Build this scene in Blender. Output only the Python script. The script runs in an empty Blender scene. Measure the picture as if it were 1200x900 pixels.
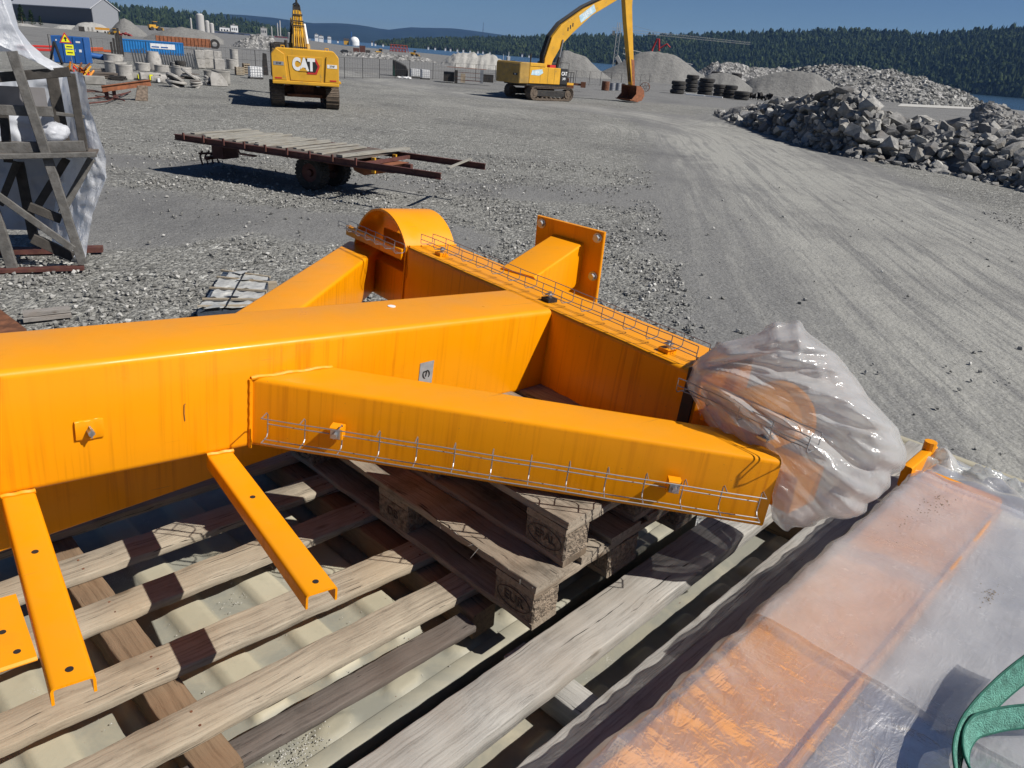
import bpy, bmesh, math, random
import numpy as np
from mathutils import Vector, Matrix, noise as mnoise
R = math.radians
random.seed(7)
rng = np.random.default_rng(11)
scene = bpy.context.scene
col = scene.collection

# ------------------------------------------------------------------ camera
H = 3.6
FPX = 870.0
roll = math.atan(0.08)
pitch = math.atan((450 - 63) * math.cos(roll) / FPX)
_f = Vector((0, math.cos(pitch), -math.sin(pitch)))
_u0 = Vector((0, math.sin(pitch), math.cos(pitch)))
_r0 = Vector((1, 0, 0))
_r = _r0 * math.cos(roll) + _u0 * math.sin(roll)
_u = -_r0 * math.sin(roll) + _u0 * math.cos(roll)
CAM = Vector((0, 0, H))
cd = bpy.data.cameras.new('camera')
cam = bpy.data.objects.new('camera', cd)
col.objects.link(cam)
cd.sensor_width = 36
cd.lens = 36 * FPX / 1200
cd.clip_start = 0.05
cd.clip_end = 40000
M = Matrix((( _r.x, _u.x, -_f.x, 0), (_r.y, _u.y, -_f.y, 0), (_r.z, _u.z, -_f.z, H), (0, 0, 0, 1)))
cam.matrix_world = M
scene.camera = cam

# ------------------------------------------------------------------ light
SUN_AZ, SUN_EL = 163.0, 45.0          # direction the light travels towards, and height
w = bpy.data.worlds.new('World')
scene.world = w
w.use_nodes = True
nt = w.node_tree
nt.nodes.clear()
sky = nt.nodes.new('ShaderNodeTexSky')
sky.sky_type = 'NISHITA'
sky.sun_disc = False
sky.sun_elevation = R(SUN_EL)
sky.sun_rotation = R(90 - (SUN_AZ - 180))
sky.altitude = 2500
sky.air_density = 1.0
sky.dust_density = 0.25
sky.ozone_density = 1.2
bg = nt.nodes.new('ShaderNodeBackground')
bg.inputs[1].default_value = 0.034
wo = nt.nodes.new('ShaderNodeOutputWorld')
tint = nt.nodes.new('ShaderNodeMix'); tint.data_type = 'RGBA'; tint.blend_type = 'MULTIPLY'; tint.inputs[0].default_value = 1.0
tint.inputs[7].default_value = (0.76, 0.98, 1.28, 1)
nt.links.new(sky.outputs[0], tint.inputs[6]); nt.links.new(tint.outputs[2], bg.inputs[0])
nt.links.new(bg.outputs[0], wo.inputs[0])
sd = bpy.data.lights.new('sun', 'SUN')
sd.energy = 5.0
sd.angle = R(0.5)
sd.color = (1.0, 0.955, 0.89)
sun = bpy.data.objects.new('sun', sd)
col.objects.link(sun)
sdir = Vector((math.cos(R(SUN_AZ)) * math.cos(R(SUN_EL)), math.sin(R(SUN_AZ)) * math.cos(R(SUN_EL)), -math.sin(R(SUN_EL))))
sun.rotation_euler = sdir.to_track_quat('-Z', 'Y').to_euler()
sun.location = (20, -10, 40)
scene.view_settings.view_transform = 'Standard'
scene.view_settings.look = 'None'
scene.view_settings.gamma = 1
scene.view_settings.exposure = 0.26
scene.render.engine = 'CYCLES'
scene.cycles.max_bounces = 8
scene.cycles.transparent_max_bounces = 16
scene.cycles.volume_bounces = 0

# ------------------------------------------------------------------ helpers
def ray(px, py):
    return _r * ((px - 600) / FPX) - _u * ((py - 450) / FPX) + _f
def G(px, py, z=0.0):
    """the point of the level plane z seen at photo pixel (px, py)"""
    d = ray(px, py)
    return CAM + d * ((z - H) / d.z)
def at_dist(px, py, dist):
    """point along the ray at a horizontal distance"""
    d = ray(px, py)
    return CAM + d * (dist / math.hypot(d.x, d.y))
def on_plane(px, py, p0, n):
    d = ray(px, py)
    return CAM + d * ((Vector(p0) - CAM).dot(n) / d.dot(n))
def mpp(p):
    """metres per photo pixel at world point p"""
    return (Vector(p) - CAM).dot(_f) / FPX
def away(p):
    d = Vector(p) - CAM
    d.z = 0
    return d.normalized()

def _tri(x): 
    x = x % 1.0; return 1 - abs(2 * x - 1) * 2
_cr = random.Random(99); _CD = []
for _k in range(9):
    _v = Vector((_cr.gauss(0, 1), _cr.gauss(0, 1), _cr.gauss(0, 1))).normalized(); _CD.append((_v, _cr.uniform(1.6, 3.4) * (1 + _k * 0.45), _cr.random(), 1.0 / (1 + _k * 0.55)))
def crumple(p, scale=1.0, seed=0.0):
    """sharp-creased facets, like film that has been folded"""
    q = p * scale
    q = q + Vector((mnoise.noise(q * 1.1 + Vector((seed, 0, 0))), mnoise.noise(q * 1.1 + Vector((0, seed, 5))), mnoise.noise(q * 1.1 + Vector((9, 0, seed))))) * 0.22
    m_ = 0.5 + 0.8 * mnoise.noise(q * 0.8 + Vector((seed * 2, 3, 1)))
    return sum(_tri(q.dot(v_) * f_ + ph_ + seed) * a_ * (m_ if i_ % 2 else 1 - m_) for i_, (v_, f_, ph_, a_) in enumerate(_CD)) / 2.2
class MB:
    def __init__(s):
        s.v = []; s.f = []
    def add(s, vs, fs, Mx=None):
        o = len(s.v)
        if Mx is not None:
            vs = [Mx @ Vector(q) for q in vs]
        s.v += [tuple(q) for q in vs]
        s.f += [tuple(i + o for i in f) for f in fs]
        return s
    def box(s, x0, x1, y0, y1, z0, z1, Mx=None):
        v = [(x0, y0, z0), (x1, y0, z0), (x1, y1, z0), (x0, y1, z0), (x0, y0, z1), (x1, y0, z1), (x1, y1, z1), (x0, y1, z1)]
        f = [(0, 3, 2, 1), (4, 5, 6, 7), (0, 1, 5, 4), (1, 2, 6, 5), (2, 3, 7, 6), (3, 0, 4, 7)]
        return s.add(v, f, Mx)
    def loft(s, rings, cap=True, Mx=None, closed=False):
        n = len(rings[0]); vs = []; fs = []
        for r_ in rings: vs += list(r_)
        m = len(rings)
        for i in range(m if closed else m - 1):
            j = (i + 1) % m
            for k in range(n):
                fs.append((i * n + k, i * n + (k + 1) % n, j * n + (k + 1) % n, j * n + k))
        if cap and not closed:
            fs.append(tuple(reversed(range(n))))
            fs.append(tuple((m - 1) * n + k for k in range(n)))
        return s.add(vs, fs, Mx)
    def beam(s, a, b, w_, h_, ch=0.006, seg=1, nseg=1, jit=0.0, up=(0, 0, 1), Mx=None, seed=0, warp=0.0):
        """bar of rectangular section from a to b; w_ across, h_ along up; rounded corners"""
        a = Vector(a); b = Vector(b); d = (b - a).normalized(); up = Vector(up)
        sx = d.cross(up)
        if sx.length < 1e-4: sx = d.cross(Vector((0, 1, 0)))
        sx.normalize(); uz = sx.cross(d).normalized()
        prof = []
        for cx, cy, a0 in ((1, 1, 0), (-1, 1, 90), (-1, -1, 180), (1, -1, 270)):
            for k in range(seg + 1):
                t = R(a0 + 90 * k / seg)
                prof.append((cx * (w_ / 2 - ch) + ch * math.cos(t), cy * (h_ / 2 - ch) + ch * math.sin(t)))
        rr = random.Random(seed)
        rings = []
        for i in range(nseg + 1):
            c = a.lerp(b, i / nseg)
            ox = warp * math.sin(i * 1.3 + seed); oz = warp * math.cos(i * 0.9 + seed * 2)
            ring = []
            for (x, y) in prof:
                ring.append(c + sx * (x + ox + rr.uniform(-jit, jit)) + uz * (y + oz + rr.uniform(-jit, jit)))
            rings.append(ring)
        return s.loft(rings, True, Mx)
    def cyl(s, a, b, r0, r1=None, n=16, cap=True, Mx=None):
        if r1 is None: r1 = r0
        a = Vector(a); b = Vector(b); d = (b - a).normalized()
        x = d.orthogonal().normalized(); y = d.cross(x)
        ra = [a + (x * math.cos(2 * math.pi * k / n) + y * math.sin(2 * math.pi * k / n)) * r0 for k in range(n)]
        rb = [b + (x * math.cos(2 * math.pi * k / n) + y * math.sin(2 * math.pi * k / n)) * r1 for k in range(n)]
        return s.loft([ra, rb], cap, Mx)
    def tube(s, pts, r, n=6, Mx=None, closed=False):
        pts = [Vector(p) for p in pts]; rings = []
        ref = None; m = len(pts)
        for i, p in enumerate(pts):
            if closed: d = pts[(i + 1) % m] - pts[i - 1]
            else: d = pts[min(i + 1, m - 1)] - pts[max(i - 1, 0)]
            d.normalize()
            if ref is None: ref = d.orthogonal().normalized()
            x = ref - d * ref.dot(d)
            if x.length < 1e-5: x = d.orthogonal()
            x.normalize(); ref = x; y = d.cross(x)
            rings.append([p + (x * math.cos(2 * math.pi * k / n) + y * math.sin(2 * math.pi * k / n)) * r for k in range(n)])
        return s.loft(rings, True, Mx, closed)
    def lathe(s, prof, n=24, Mx=None, closed=True):
        """prof: list of (r, z) going round; closed profile"""
        rings = []
        for k in range(n):
            t = 2 * math.pi * k / n
            rings.append([(r_ * math.cos(t), r_ * math.sin(t), z) for r_, z in prof])
        return s.loft(rings, False, Mx, closed=True)
    def prism(s, poly, t0, t1, Mx=None):
        """2-D polygon (x, z) extruded along y from t0 to t1"""
        n = len(poly)
        v = [(x, t0, z) for x, z in poly] + [(x, t1, z) for x, z in poly]
        f = [tuple(range(n)), tuple(reversed(range(n, 2 * n)))]
        for k in range(n): f.append((k, (k + 1) % n, n + (k + 1) % n, n + k))
        return s.add(v, f, Mx)
    def grid(s, P, Mx=None):
        nr = len(P); nc = len(P[0]); vs = [q for r_ in P for q in r_]; fs = []
        for i in range(nr - 1):
            for j in range(nc - 1):
                fs.append((i * nc + j, i * nc + j + 1, (i + 1) * nc + j + 1, (i + 1) * nc + j))
        return s.add(vs, fs, Mx)
    def build(s, name, mat, parent=None, smooth=False, world=False, bevel=0.0, angle=35):
        me = bpy.data.meshes.new(name)
        vs = s.v
        if world and parent is not None:
            inv = parent.matrix_world.inverted() if parent.parent is None else Matrix.Identity(4)
            vs = [tuple(inv @ Vector(q)) for q in vs]
        me.from_pydata(vs, [], s.f)
        bm = bmesh.new(); bm.from_mesh(me)
        bmesh.ops.recalc_face_normals(bm, faces=bm.faces)
        bm.to_mesh(me); bm.free()
        if smooth:
            me.shade_smooth()
            try: me.set_sharp_from_angle(angle=R(angle))
            except Exception: pass
        me.materials.append(mat)
        o = bpy.data.objects.new(name, me)
        col.objects.link(o)
        if parent is not None: o.parent = parent
        if bevel > 0:
            b = o.modifiers.new('bevel', 'BEVEL'); b.width = bevel; b.segments = 1; b.limit_method = 'ANGLE'; b.angle_limit = R(40)
        return o

def tag(o, label=None, cat=None, group=None, kind=None):
    if label: o['label'] = label
    if cat: o['category'] = cat
    if group: o['group'] = group
    if kind: o['kind'] = kind
    return o
def thing(name, label, cat, loc=(0, 0, 0), rz=0.0, group=None, mat=None):
    o = bpy.data.objects.new(name, None)
    o.empty_display_size = 0.1
    col.objects.link(o)
    if mat is not None: o.matrix_world = mat
    else:
        o.location = loc; o.rotation_euler = (0, 0, rz)
        o.matrix_world = Matrix.Translation(Vector(loc)) @ Matrix.Rotation(rz, 4, 'Z')
    return tag(o, label, cat, group)
def copy_tree(o, parent=None):
    kids = list(o.children)
    c = o.copy(); col.objects.link(c)
    if parent is not None: c.parent = parent
    for k in kids: copy_tree(k, c)
    return c
def place(o, loc, rz=0.0, sc=1.0):
    o.location = loc; o.rotation_euler = (0, 0, rz); o.scale = (sc, sc, sc)
    return o
FONT = None
def text_mesh(name, body, size, mat, parent, Mx, depth=0.002, bold=0.0, sx=1.0):
    cu = bpy.data.curves.new(name, 'FONT')
    cu.body = body; cu.size = size; cu.extrude = depth; cu.align_x = 'CENTER'; cu.align_y = 'CENTER'; cu.offset = bold
    to = bpy.data.objects.new(name, cu); col.objects.link(to)
    dg = bpy.context.evaluated_depsgraph_get()
    me = bpy.data.meshes.new_from_object(to.evaluated_get(dg))
    col.objects.unlink(to); bpy.data.objects.remove(to)
    for v in me.vertices: v.co = Mx @ Vector((v.co.x * sx, v.co.y, v.co.z))
    me.materials.clear(); me.materials.append(mat)
    o = bpy.data.objects.new(name, me); col.objects.link(o); o.parent = parent
    return o

# ------------------------------------------------------------------ materials
class NT:
    def __init__(s, name):
        s.m = bpy.data.materials.new(name); s.m.use_nodes = True
        s.t = s.m.node_tree; s.t.nodes.clear()
        s.out = s.t.nodes.new('ShaderNodeOutputMaterial')
    def n(s, typ, **kw):
        x = s.t.nodes.new(typ)
        for k, v in kw.items():
            if k.startswith('i_'):
                key = k[2:]
                key = int(key) if key.isdigit() else key.replace('_', ' ')
                x.inputs[key].default_value = v
            else: setattr(x, k, v)
        return x
    def l(s, a, b): s.t.links.new(a, b)
    def coord(s, scale=(1, 1, 1), kind='Object', rot=(0, 0, 0), randomise=False):
        tc = s.n('ShaderNodeTexCoord')
        mp = s.n('ShaderNodeMapping'); mp.inputs['Scale'].default_value = scale; mp.inputs['Rotation'].default_value = rot
        s.l(tc.outputs[kind], mp.inputs['Vector'])
        if randomise:
            oi = s.n('ShaderNodeObjectInfo')
            mu = s.n('ShaderNodeMath', operation='MULTIPLY'); mu.inputs[1].default_value = 37.0
            s.l(oi.outputs['Random'], mu.inputs[0]); s.l(mu.outputs[0], mp.inputs['Location'])
        return mp.outputs[0]
    def noise(s, vec, scale, detail=4, rough=0.55, dist=0.0):
        x = s.n('ShaderNodeTexNoise'); x.inputs['Scale'].default_value = scale; x.inputs['Detail'].default_value = detail
        x.inputs['Roughness'].default_value = rough; x.inputs['Distortion'].default_value = dist
        s.l(vec, x.inputs['Vector']); return x.outputs['Fac']
    def vor(s, vec, scale, feature='F1', out='Color', rnd=1.0):
        x = s.n('ShaderNodeTexVoronoi', feature=feature); x.inputs['Scale'].default_value = scale; x.inputs['Randomness'].default_value = rnd
        s.l(vec, x.inputs['Vector']); return x.outputs[out]
    def ramp(s, fac, stops, interp='LINEAR'):
        x = s.n('ShaderNodeValToRGB'); cr = x.color_ramp; cr.interpolation = interp
        while len(cr.elements) < len(stops): cr.elements.new(0.5)
        for e, (p, c) in zip(cr.elements, stops):
            e.position = p; e.color = (c, c, c, 1) if isinstance(c, (int, float)) else (*c, 1)
        s.l(fac, x.inputs[0]); return x.outputs[0]
    def mix(s, a, b, fac, mode='MIX'):
        x = s.n('ShaderNodeMix', data_type='RGBA', blend_type=mode)
        for inp, v in ((x.inputs[0], fac), (x.inputs[6], a), (x.inputs[7], b)):
            if isinstance(v, (int, float)): inp.default_value = v
            elif isinstance(v, tuple): inp.default_value = (*v, 1)
            else: s.l(v, inp)
        return x.outputs[2]
    def math(s, op, a, b=None, c=None):
        x = s.n('ShaderNodeMath', operation=op)
        for i, v in enumerate((a, b, c)):
            if v is None: continue
            if isinstance(v, (int, float)): x.inputs[i].default_value = v
            else: s.l(v, x.inputs[i])
        return x.outputs[0]
    def bump(s, h, strength=0.5, dist=0.01, prev=None):
        x = s.n('ShaderNodeBump'); x.inputs['Strength'].default_value = strength; x.inputs['Distance'].default_value = dist
        s.l(h, x.inputs['Height'])
        if prev is not None: s.l(prev, x.inputs['Normal'])
        return x.outputs[0]
    def pbr(s, color, rough=0.6, metal=0.0, normal=None, spec=0.5, coat=0.0):
        p = s.n('ShaderNodeBsdfPrincipled')
        for key, v in (('Base Color', color), ('Roughness', rough), ('Metallic', metal), ('Specular IOR Level', spec), ('Coat Weight', coat)):
            inp = p.inputs[key]
            if isinstance(v, tuple): inp.default_value = (*v, 1)
            elif isinstance(v, (int, float)): inp.default_value = v
            else: s.l(v, inp)
        if normal is not None: s.l(normal, p.inputs['Normal'])
        s.l(p.outputs[0], s.out.inputs[0]); return p

def simple(name, c, rough=0.7, metal=0.0, var=0.25, scale=3.0, bump=0.0, bscale=40, spec=0.4, dirt=None, dirt_amt=0.5, kind='Object'):
    t = NT(name); v = t.coord(randomise=True, kind=kind)
    n1 = t.noise(v, scale, 5)
    c = tuple(c)
    a = tuple(x * (1 - var) for x in c); b = tuple(min(1, x * (1 + var)) for x in c)
    cc = t.ramp(n1, [(0.3, a), (0.7, b)])
    if dirt:
        n2 = t.noise(v, scale * 2.3, 6, 0.65)
        cc = t.mix(cc, tuple(dirt), t.ramp(n2, [(0.62 - 0.25 * dirt_amt, 0.0), (0.72, 1.0)]))
    nm = None
    if bump: nm = t.bump(t.noise(v, bscale, 4), bump, 0.02)
    t.pbr(cc, rough, metal, nm, spec)
    return t.m

def mat_paint(name, base, dark, rough=0.28, streak=True, coat=0.12):
    t = NT(name); v = t.coord()
    broad = t.noise(v, 2.2, 3)
    c = t.ramp(broad, [(0.3, tuple(x * 0.93 for x in base)), (0.7, base)])
    if streak:
        sv = t.coord(scale=(62, 62, 1.6))
        st = t.noise(sv, 1.0, 4, 0.6)
        m = t.ramp(st, [(0.50, 0.0), (0.68, 1.0)])
        br = t.ramp(t.noise(v, 3.1, 2), [(0.36, 0.10), (0.60, 0.62)])
        geo = t.n('ShaderNodeNewGeometry'); sep = t.n('ShaderNodeSeparateXYZ'); t.l(geo.outputs['Normal'], sep.inputs[0])
        side = t.ramp(t.math('ABSOLUTE', sep.outputs[2]), [(0.2, 1.0), (0.6, 0.0)])
        c = t.mix(c, dark, t.math('MULTIPLY', t.math('MULTIPLY', m, br), side))
        top = t.ramp(t.math('ABSOLUTE', sep.outputs[2]), [(0.6, 0.0), (0.95, 1.0)])
        du = t.ramp(t.noise(v, 9, 6, 0.7), [(0.35, 0.03), (0.75, 0.25)])
        c = t.mix(c, (0.50, 0.27, 0.05), t.math('MULTIPLY', du, top))
    sp = t.vor(v, 420, out='Distance')
    spot = t.ramp(sp, [(0.06, 1.0), (0.10, 0.0)])
    spm = t.ramp(t.noise(v, 6, 2), [(0.5, 0.0), (0.7, 0.5)])
    c = t.mix(c, (0.35, 0.22, 0.08), t.math('MULTIPLY', spot, spm))
    sc_ = t.noise(t.coord(scale=(3, 90, 90), rot=(0.3, 0.5, 0.7)), 1.0, 2, 0.5)
    c = t.mix(c, (0.40, 0.17, 0.03), t.ramp(sc_, [(0.735, 0.0), (0.75, 0.55)]))
    smd = t.noise(v, 4.5, 7, 0.75)
    c = t.mix(c, dark, t.ramp(smd, [(0.60, 0.0), (0.74, 0.30)]))
    rn = t.ramp(t.noise(v, 7, 5, 0.6), [(0.3, rough * 0.95), (0.75, rough * 2.0)])
    nb = t.bump(t.noise(v, 240, 2), 0.08, 0.001)
    nb = t.bump(t.noise(v, 9, 2), 0.12, 0.004, nb)
    p = t.pbr(c, rn, 0.0, nb, 0.2, coat)
    p.inputs['Coat Roughness'].default_value = 0.12
    return t.m

def mat_wood(name, lo, hi, warm, axis=0, fine=1.0, rough=0.85, stain=0.5):
    t = NT(name)
    def sc(along, across):
        s_ = [across] * 3; s_[axis] = along; return tuple(s_)
    warp = t.n('ShaderNodeVectorMath', operation='ADD')
    nz = t.n('ShaderNodeTexNoise'); nz.inputs['Scale'].default_value = 3.2; nz.inputs['Detail'].default_value = 3
    base = t.coord((1, 1, 1), randomise=True); t.l(base, nz.inputs['Vector'])
    sub = t.n('ShaderNodeVectorMath', operation='SUBTRACT'); sub.inputs[1].default_value = (0.5, 0.5, 0.5); t.l(nz.outputs['Color'], sub.inputs[0])
    scl = t.n('ShaderNodeVectorMath', operation='SCALE'); scl.inputs['Scale'].default_value = 0.035; t.l(sub.outputs[0], scl.inputs[0])
    t.l(base, warp.inputs[0]); t.l(scl.outputs[0], warp.inputs[1])
    def mapped(al, ac):
        mp = t.n('ShaderNodeMapping'); mp.inputs['Scale'].default_value = sc(al, ac); t.l(warp.outputs[0], mp.inputs['Vector']); return mp.outputs[0]
    g1 = t.noise(mapped(2.2 * fine, 75 * fine), 1.0, 8, 0.72, 0.4)
    g2 = t.noise(mapped(9 * fine, 230 * fine), 1.0, 4, 0.7, 0.2)
    g3 = t.noise(t.coord((260, 260, 260)), 1.0, 2, 0.5)
    f = t.math('ADD', t.math('MULTIPLY', g1, 0.72), t.math('MULTIPLY', g2, 0.40))
    f = t.math('ADD', f, t.math('MULTIPLY', g3, 0.10))
    f = t.math('SUBTRACT', f, 0.06)
    c = t.ramp(f, [(0.36, lo), (0.54, tuple(a * 0.4 + b * 0.6 for a, b in zip(lo, hi))), (0.78, hi)])
    big = t.noise(t.coord((1.7, 1.7, 1.7), randomise=True), 1.0, 3)
    c = t.mix(c, warm, t.ramp(big, [(0.48, 0.0), (0.75, 0.75)]))
    # dark splits
    cr = t.noise(mapped(1.6 * fine, 150 * fine), 1.0, 3, 0.5)
    c = t.mix(c, tuple(x * 0.28 for x in lo), t.ramp(cr, [(0.66, 0.0), (0.71, 0.9)]))
    # knots
    kd = t.vor(t.coord(sc(2.6, 7.0), randomise=True), 1.0, out='Distance')
    c = t.mix(c, tuple(x * 0.45 for x in warm), t.ramp(kd, [(0.035, 0.85), (0.09, 0.0)]))
    st = t.noise(t.coord((5, 5, 5), randomise=True), 1.0, 5, 0.6)
    c = t.mix(c, tuple(x * 0.5 for x in lo), t.ramp(st, [(0.58, 0.0), (0.72, stain)]))
    hh = t.math('SUBTRACT', f, t.math('MULTIPLY', t.ramp(cr, [(0.66, 0.0), (0.74, 1.0)]), 1.2))
    nb = t.bump(hh, 0.6, 0.003)
    t.pbr(c, rough, 0, nb, 0.25)
    return t.m

def mat_film(name, white=0.5, tint=(0.86, 0.88, 0.92), rough=0.22, bscale=9, bstr=0.6, alpha_var=0.25, smudge=True):
    t = NT(name); v = t.coord()
    b1 = t.noise(v, bscale, 5, 0.6, 0.8)
    b2 = t.noise(t.coord((1.0, 3.2, 1.0)), bscale * 1.6, 4, 0.6, 1.5)
    def rdg(n_): return t.math('ABSOLUTE', t.math('SUBTRACT', n_, 0.5))
    b3 = t.noise(t.coord((2.2, 0.8, 1.4), rot=(0.3, 0.2, 0.8)), bscale * 3.2, 3, 0.5, 1.2)
    hb = t.math('ADD', t.math('MULTIPLY', rdg(b1), 1.6), t.math('ADD', t.math('MULTIPLY', rdg(b2), 1.0), t.math('MULTIPLY', rdg(b3), 0.45)))
    nb = t.bump(hb, bstr, 0.02)
    df = t.n('ShaderNodeBsdfDiffuse'); df.inputs[0].default_value = (*tint, 1); t.l(nb, df.inputs['Normal'])
    tl = t.n('ShaderNodeBsdfTranslucent'); tl.inputs[0].default_value = (*tint, 1); t.l(nb, tl.inputs['Normal'])
    a = t.n('ShaderNodeMixShader'); a.inputs[0].default_value = 0.5; t.l(df.outputs[0], a.inputs[1]); t.l(tl.outputs[0], a.inputs[2])
    tr = t.n('ShaderNodeBsdfTransparent'); tr.inputs[0].default_value = (0.98, 0.98, 0.98, 1)
    c = t.n('ShaderNodeMixShader')
    n = t.noise(v, 3.5, 5, 0.6, 0.6)
    n2 = t.noise(v, 26, 5, 0.7)
    f = t.math('ADD', t.ramp(n, [(0.3, max(0, white - alpha_var)), (0.7, min(1, white + alpha_var))]), t.ramp(n2, [(0.60, 0.0), (0.78, 0.22 if smudge else 0.0)]))
    t.l(f, c.inputs[0]); t.l(tr.outputs[0], c.inputs[1]); t.l(a.outputs[0], c.inputs[2])
    gl = t.n('ShaderNodeBsdfGlossy'); gl.inputs['Roughness'].default_value = rough; gl.inputs[0].default_value = (1, 1, 1, 1); t.l(nb, gl.inputs['Normal'])
    fr = t.n('ShaderNodeFresnel'); fr.inputs[0].default_value = 1.45; t.l(nb, fr.inputs['Normal'])
    ff = t.math('ADD', t.math('MULTIPLY', fr.outputs[0], 0.5), 0.02)
    d = t.n('ShaderNodeMixShader'); t.l(ff, d.inputs[0]); t.l(c.outputs[0], d.inputs[1]); t.l(gl.outputs[0], d.inputs[2])
    t.l(d.outputs[0], t.out.inputs[0])
    return t.m

ORANGE = mat_paint('orange paint', (0.83, 0.305, 0.001), (0.50, 0.145, 0.001))
ORANGE_DARK = simple('orange primer', (0.62, 0.22, 0.01), 0.5)
WOOD_SLAT = mat_wood('weathered slat wood', (0.145, 0.120, 0.090), (0.46, 0.400, 0.305), (0.36, 0.27, 0.17), stain=0.35)
WOOD_GREY = mat_wood('silver grey plank wood', (0.15, 0.143, 0.130), (0.46, 0.445, 0.41), (0.36, 0.31, 0.25), fine=0.8, stain=0.3)
WOOD_BROWN = mat_wood('brown bearer wood', (0.10, 0.065, 0.04), (0.27, 0.19, 0.12), (0.22, 0.13, 0.07), stain=0.4)
WOOD_PX = mat_wood('pallet wood lengthwise', (0.085, 0.070, 0.052), (0.40, 0.34, 0.265), (0.22, 0.15, 0.095), axis=0, stain=0.6)
WOOD_PY = mat_wood('pallet wood crosswise', (0.085, 0.070, 0.052), (0.40, 0.34, 0.265), (0.22, 0.15, 0.095), axis=1, stain=0.6)
WOOD_DARK = mat_wood('dark weathered timber', (0.055, 0.045, 0.04), (0.17, 0.145, 0.125), (0.12, 0.09, 0.07), stain=0.5)
WOOD_RACK = mat_wood('grey rack timber', (0.10, 0.092, 0.085), (0.34, 0.315, 0.29), (0.22, 0.17, 0.13), stain=0.4)
CHIP = simple('pressed chip block', (0.24, 0.19, 0.14), 0.95, var=0.55, scale=70, bump=0.9, bscale=110)
INK = simple('burnt stamp', (0.075, 0.055, 0.04), 0.9)
STEEL = simple('galvanised wire', (0.32, 0.33, 0.34), 0.45, 0.7, var=0.12, scale=30)
BOLT = simple('zinc bolt', (0.42, 0.43, 0.44), 0.4, 0.8, var=0.2, scale=60)
BLACK = simple('black rubber', (0.018, 0.018, 0.019), 0.6, var=0.2)
TYRE = simple('dusty tyre rubber', (0.032, 0.030, 0.028), 0.85, var=0.35, scale=6, dirt=(0.14, 0.125, 0.11), dirt_amt=0.2)
RUST = simple('rusty steel', (0.16, 0.065, 0.032), 0.85, var=0.45, scale=5, bump=0.3, dirt=(0.08, 0.035, 0.022), dirt_amt=0.6)
RUST_RED = simple('dark red oxide steel', (0.095, 0.034, 0.028), 0.7, var=0.35, scale=4, dirt=(0.12, 0.06, 0.035), dirt_amt=0.5)
RUST_ORANGE = simple('orange rust', (0.27, 0.10, 0.045), 0.85, var=0.35, scale=2.5, dirt=(0.14, 0.06, 0.035), dirt_amt=0.7)
CONCRETE = simple('pale concrete', (0.36, 0.345, 0.32), 0.9, var=0.22, scale=1.8, bump=0.2, dirt=(0.20, 0.19, 0.17), dirt_amt=0.4)
CONCRETE2 = simple('dirty concrete', (0.25, 0.24, 0.22), 0.9, var=0.3, scale=2.2, bump=0.2)
CAT_Y = simple('machine yellow', (0.62, 0.33, 0.028), 0.42, var=0.12, scale=1.2, dirt=(0.30, 0.20, 0.08), dirt_amt=0.15)
CAT_DUSTY = simple('dusty machine yellow', (0.36, 0.22, 0.05), 0.6, var=0.22, scale=1.4, dirt=(0.2, 0.15, 0.08), dirt_amt=0.5)
DARK_METAL = simple('dark machine metal', (0.030, 0.028, 0.026), 0.55, var=0.4, scale=4, dirt=(0.12, 0.08, 0.055), dirt_amt=0.25)
TRACK = simple('dirty track steel', (0.10, 0.075, 0.055), 0.75, var=0.45, scale=5, dirt=(0.17, 0.135, 0.10), dirt_amt=0.5)
WHITE = simple('white paint', (0.75, 0.75, 0.74), 0.5, var=0.06)
REDP = simple('red paint', (0.50, 0.03, 0.025), 0.5, var=0.1)
GLASS_D = simple('dark cab glass', (0.02, 0.025, 0.03), 0.08, spec=0.8)
BLUE = simple('blue container paint', (0.02, 0.10, 0.32), 0.5, var=0.15, scale=1.5, dirt=(0.05, 0.09, 0.16), dirt_amt=0.3)
BLUE2 = simple('bright blue steel', (0.015, 0.16, 0.42), 0.5, var=0.15, scale=1.5)
YEL_SIGN = simple('sign yellow', (0.75, 0.75, 0.02), 0.5, var=0.05)
TARP_W = mat_film('white tarpaulin', white=0.93, tint=(0.78, 0.80, 0.84), bscale=3.5, bstr=0.8, alpha_var=0.05, rough=0.35)
FOIL = simple('silver packing film', (0.42, 0.42, 0.40), 0.35, var=0.25, scale=5, bump=0.6, bscale=12)
FOIL_B = simple('dark blue grey film', (0.06, 0.075, 0.10), 0.3, var=0.3, scale=5, bump=0.6, bscale=12)
BAG = mat_film('clear bag film', white=0.60, tint=(0.68, 0.71, 0.72), rough=0.13, bscale=6, bstr=0.22, alpha_var=0.12)
WRAP = mat_film('milky wrapping film', white=0.38, tint=(0.88, 0.84, 0.79), rough=0.30, bscale=5, bstr=0.22, alpha_var=0.18)
WRAP2 = mat_film('second film layer', white=0.30, tint=(0.80, 0.80, 0.82), rough=0.28, bscale=5, bstr=0.25, alpha_var=0.08)
STRAP = simple('green webbing', (0.14, 0.37, 0.29), 0.75, var=0.35, scale=60, bump=0.8, bscale=300)
STRAP_D = simple('green webbing stitched edge', (0.012, 0.10, 0.07), 0.8, var=0.3, scale=60)
BUOY = simple('orange buoy', (0.80, 0.16, 0.01), 0.5, var=0.1)
CARD = simple('sticker grey', (0.30, 0.31, 0.31), 0.5, var=0.15, scale=30)
LIGHT_STONE = simple('white gravel strip', (0.44, 0.43, 0.40), 0.9, var=0.2)

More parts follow.
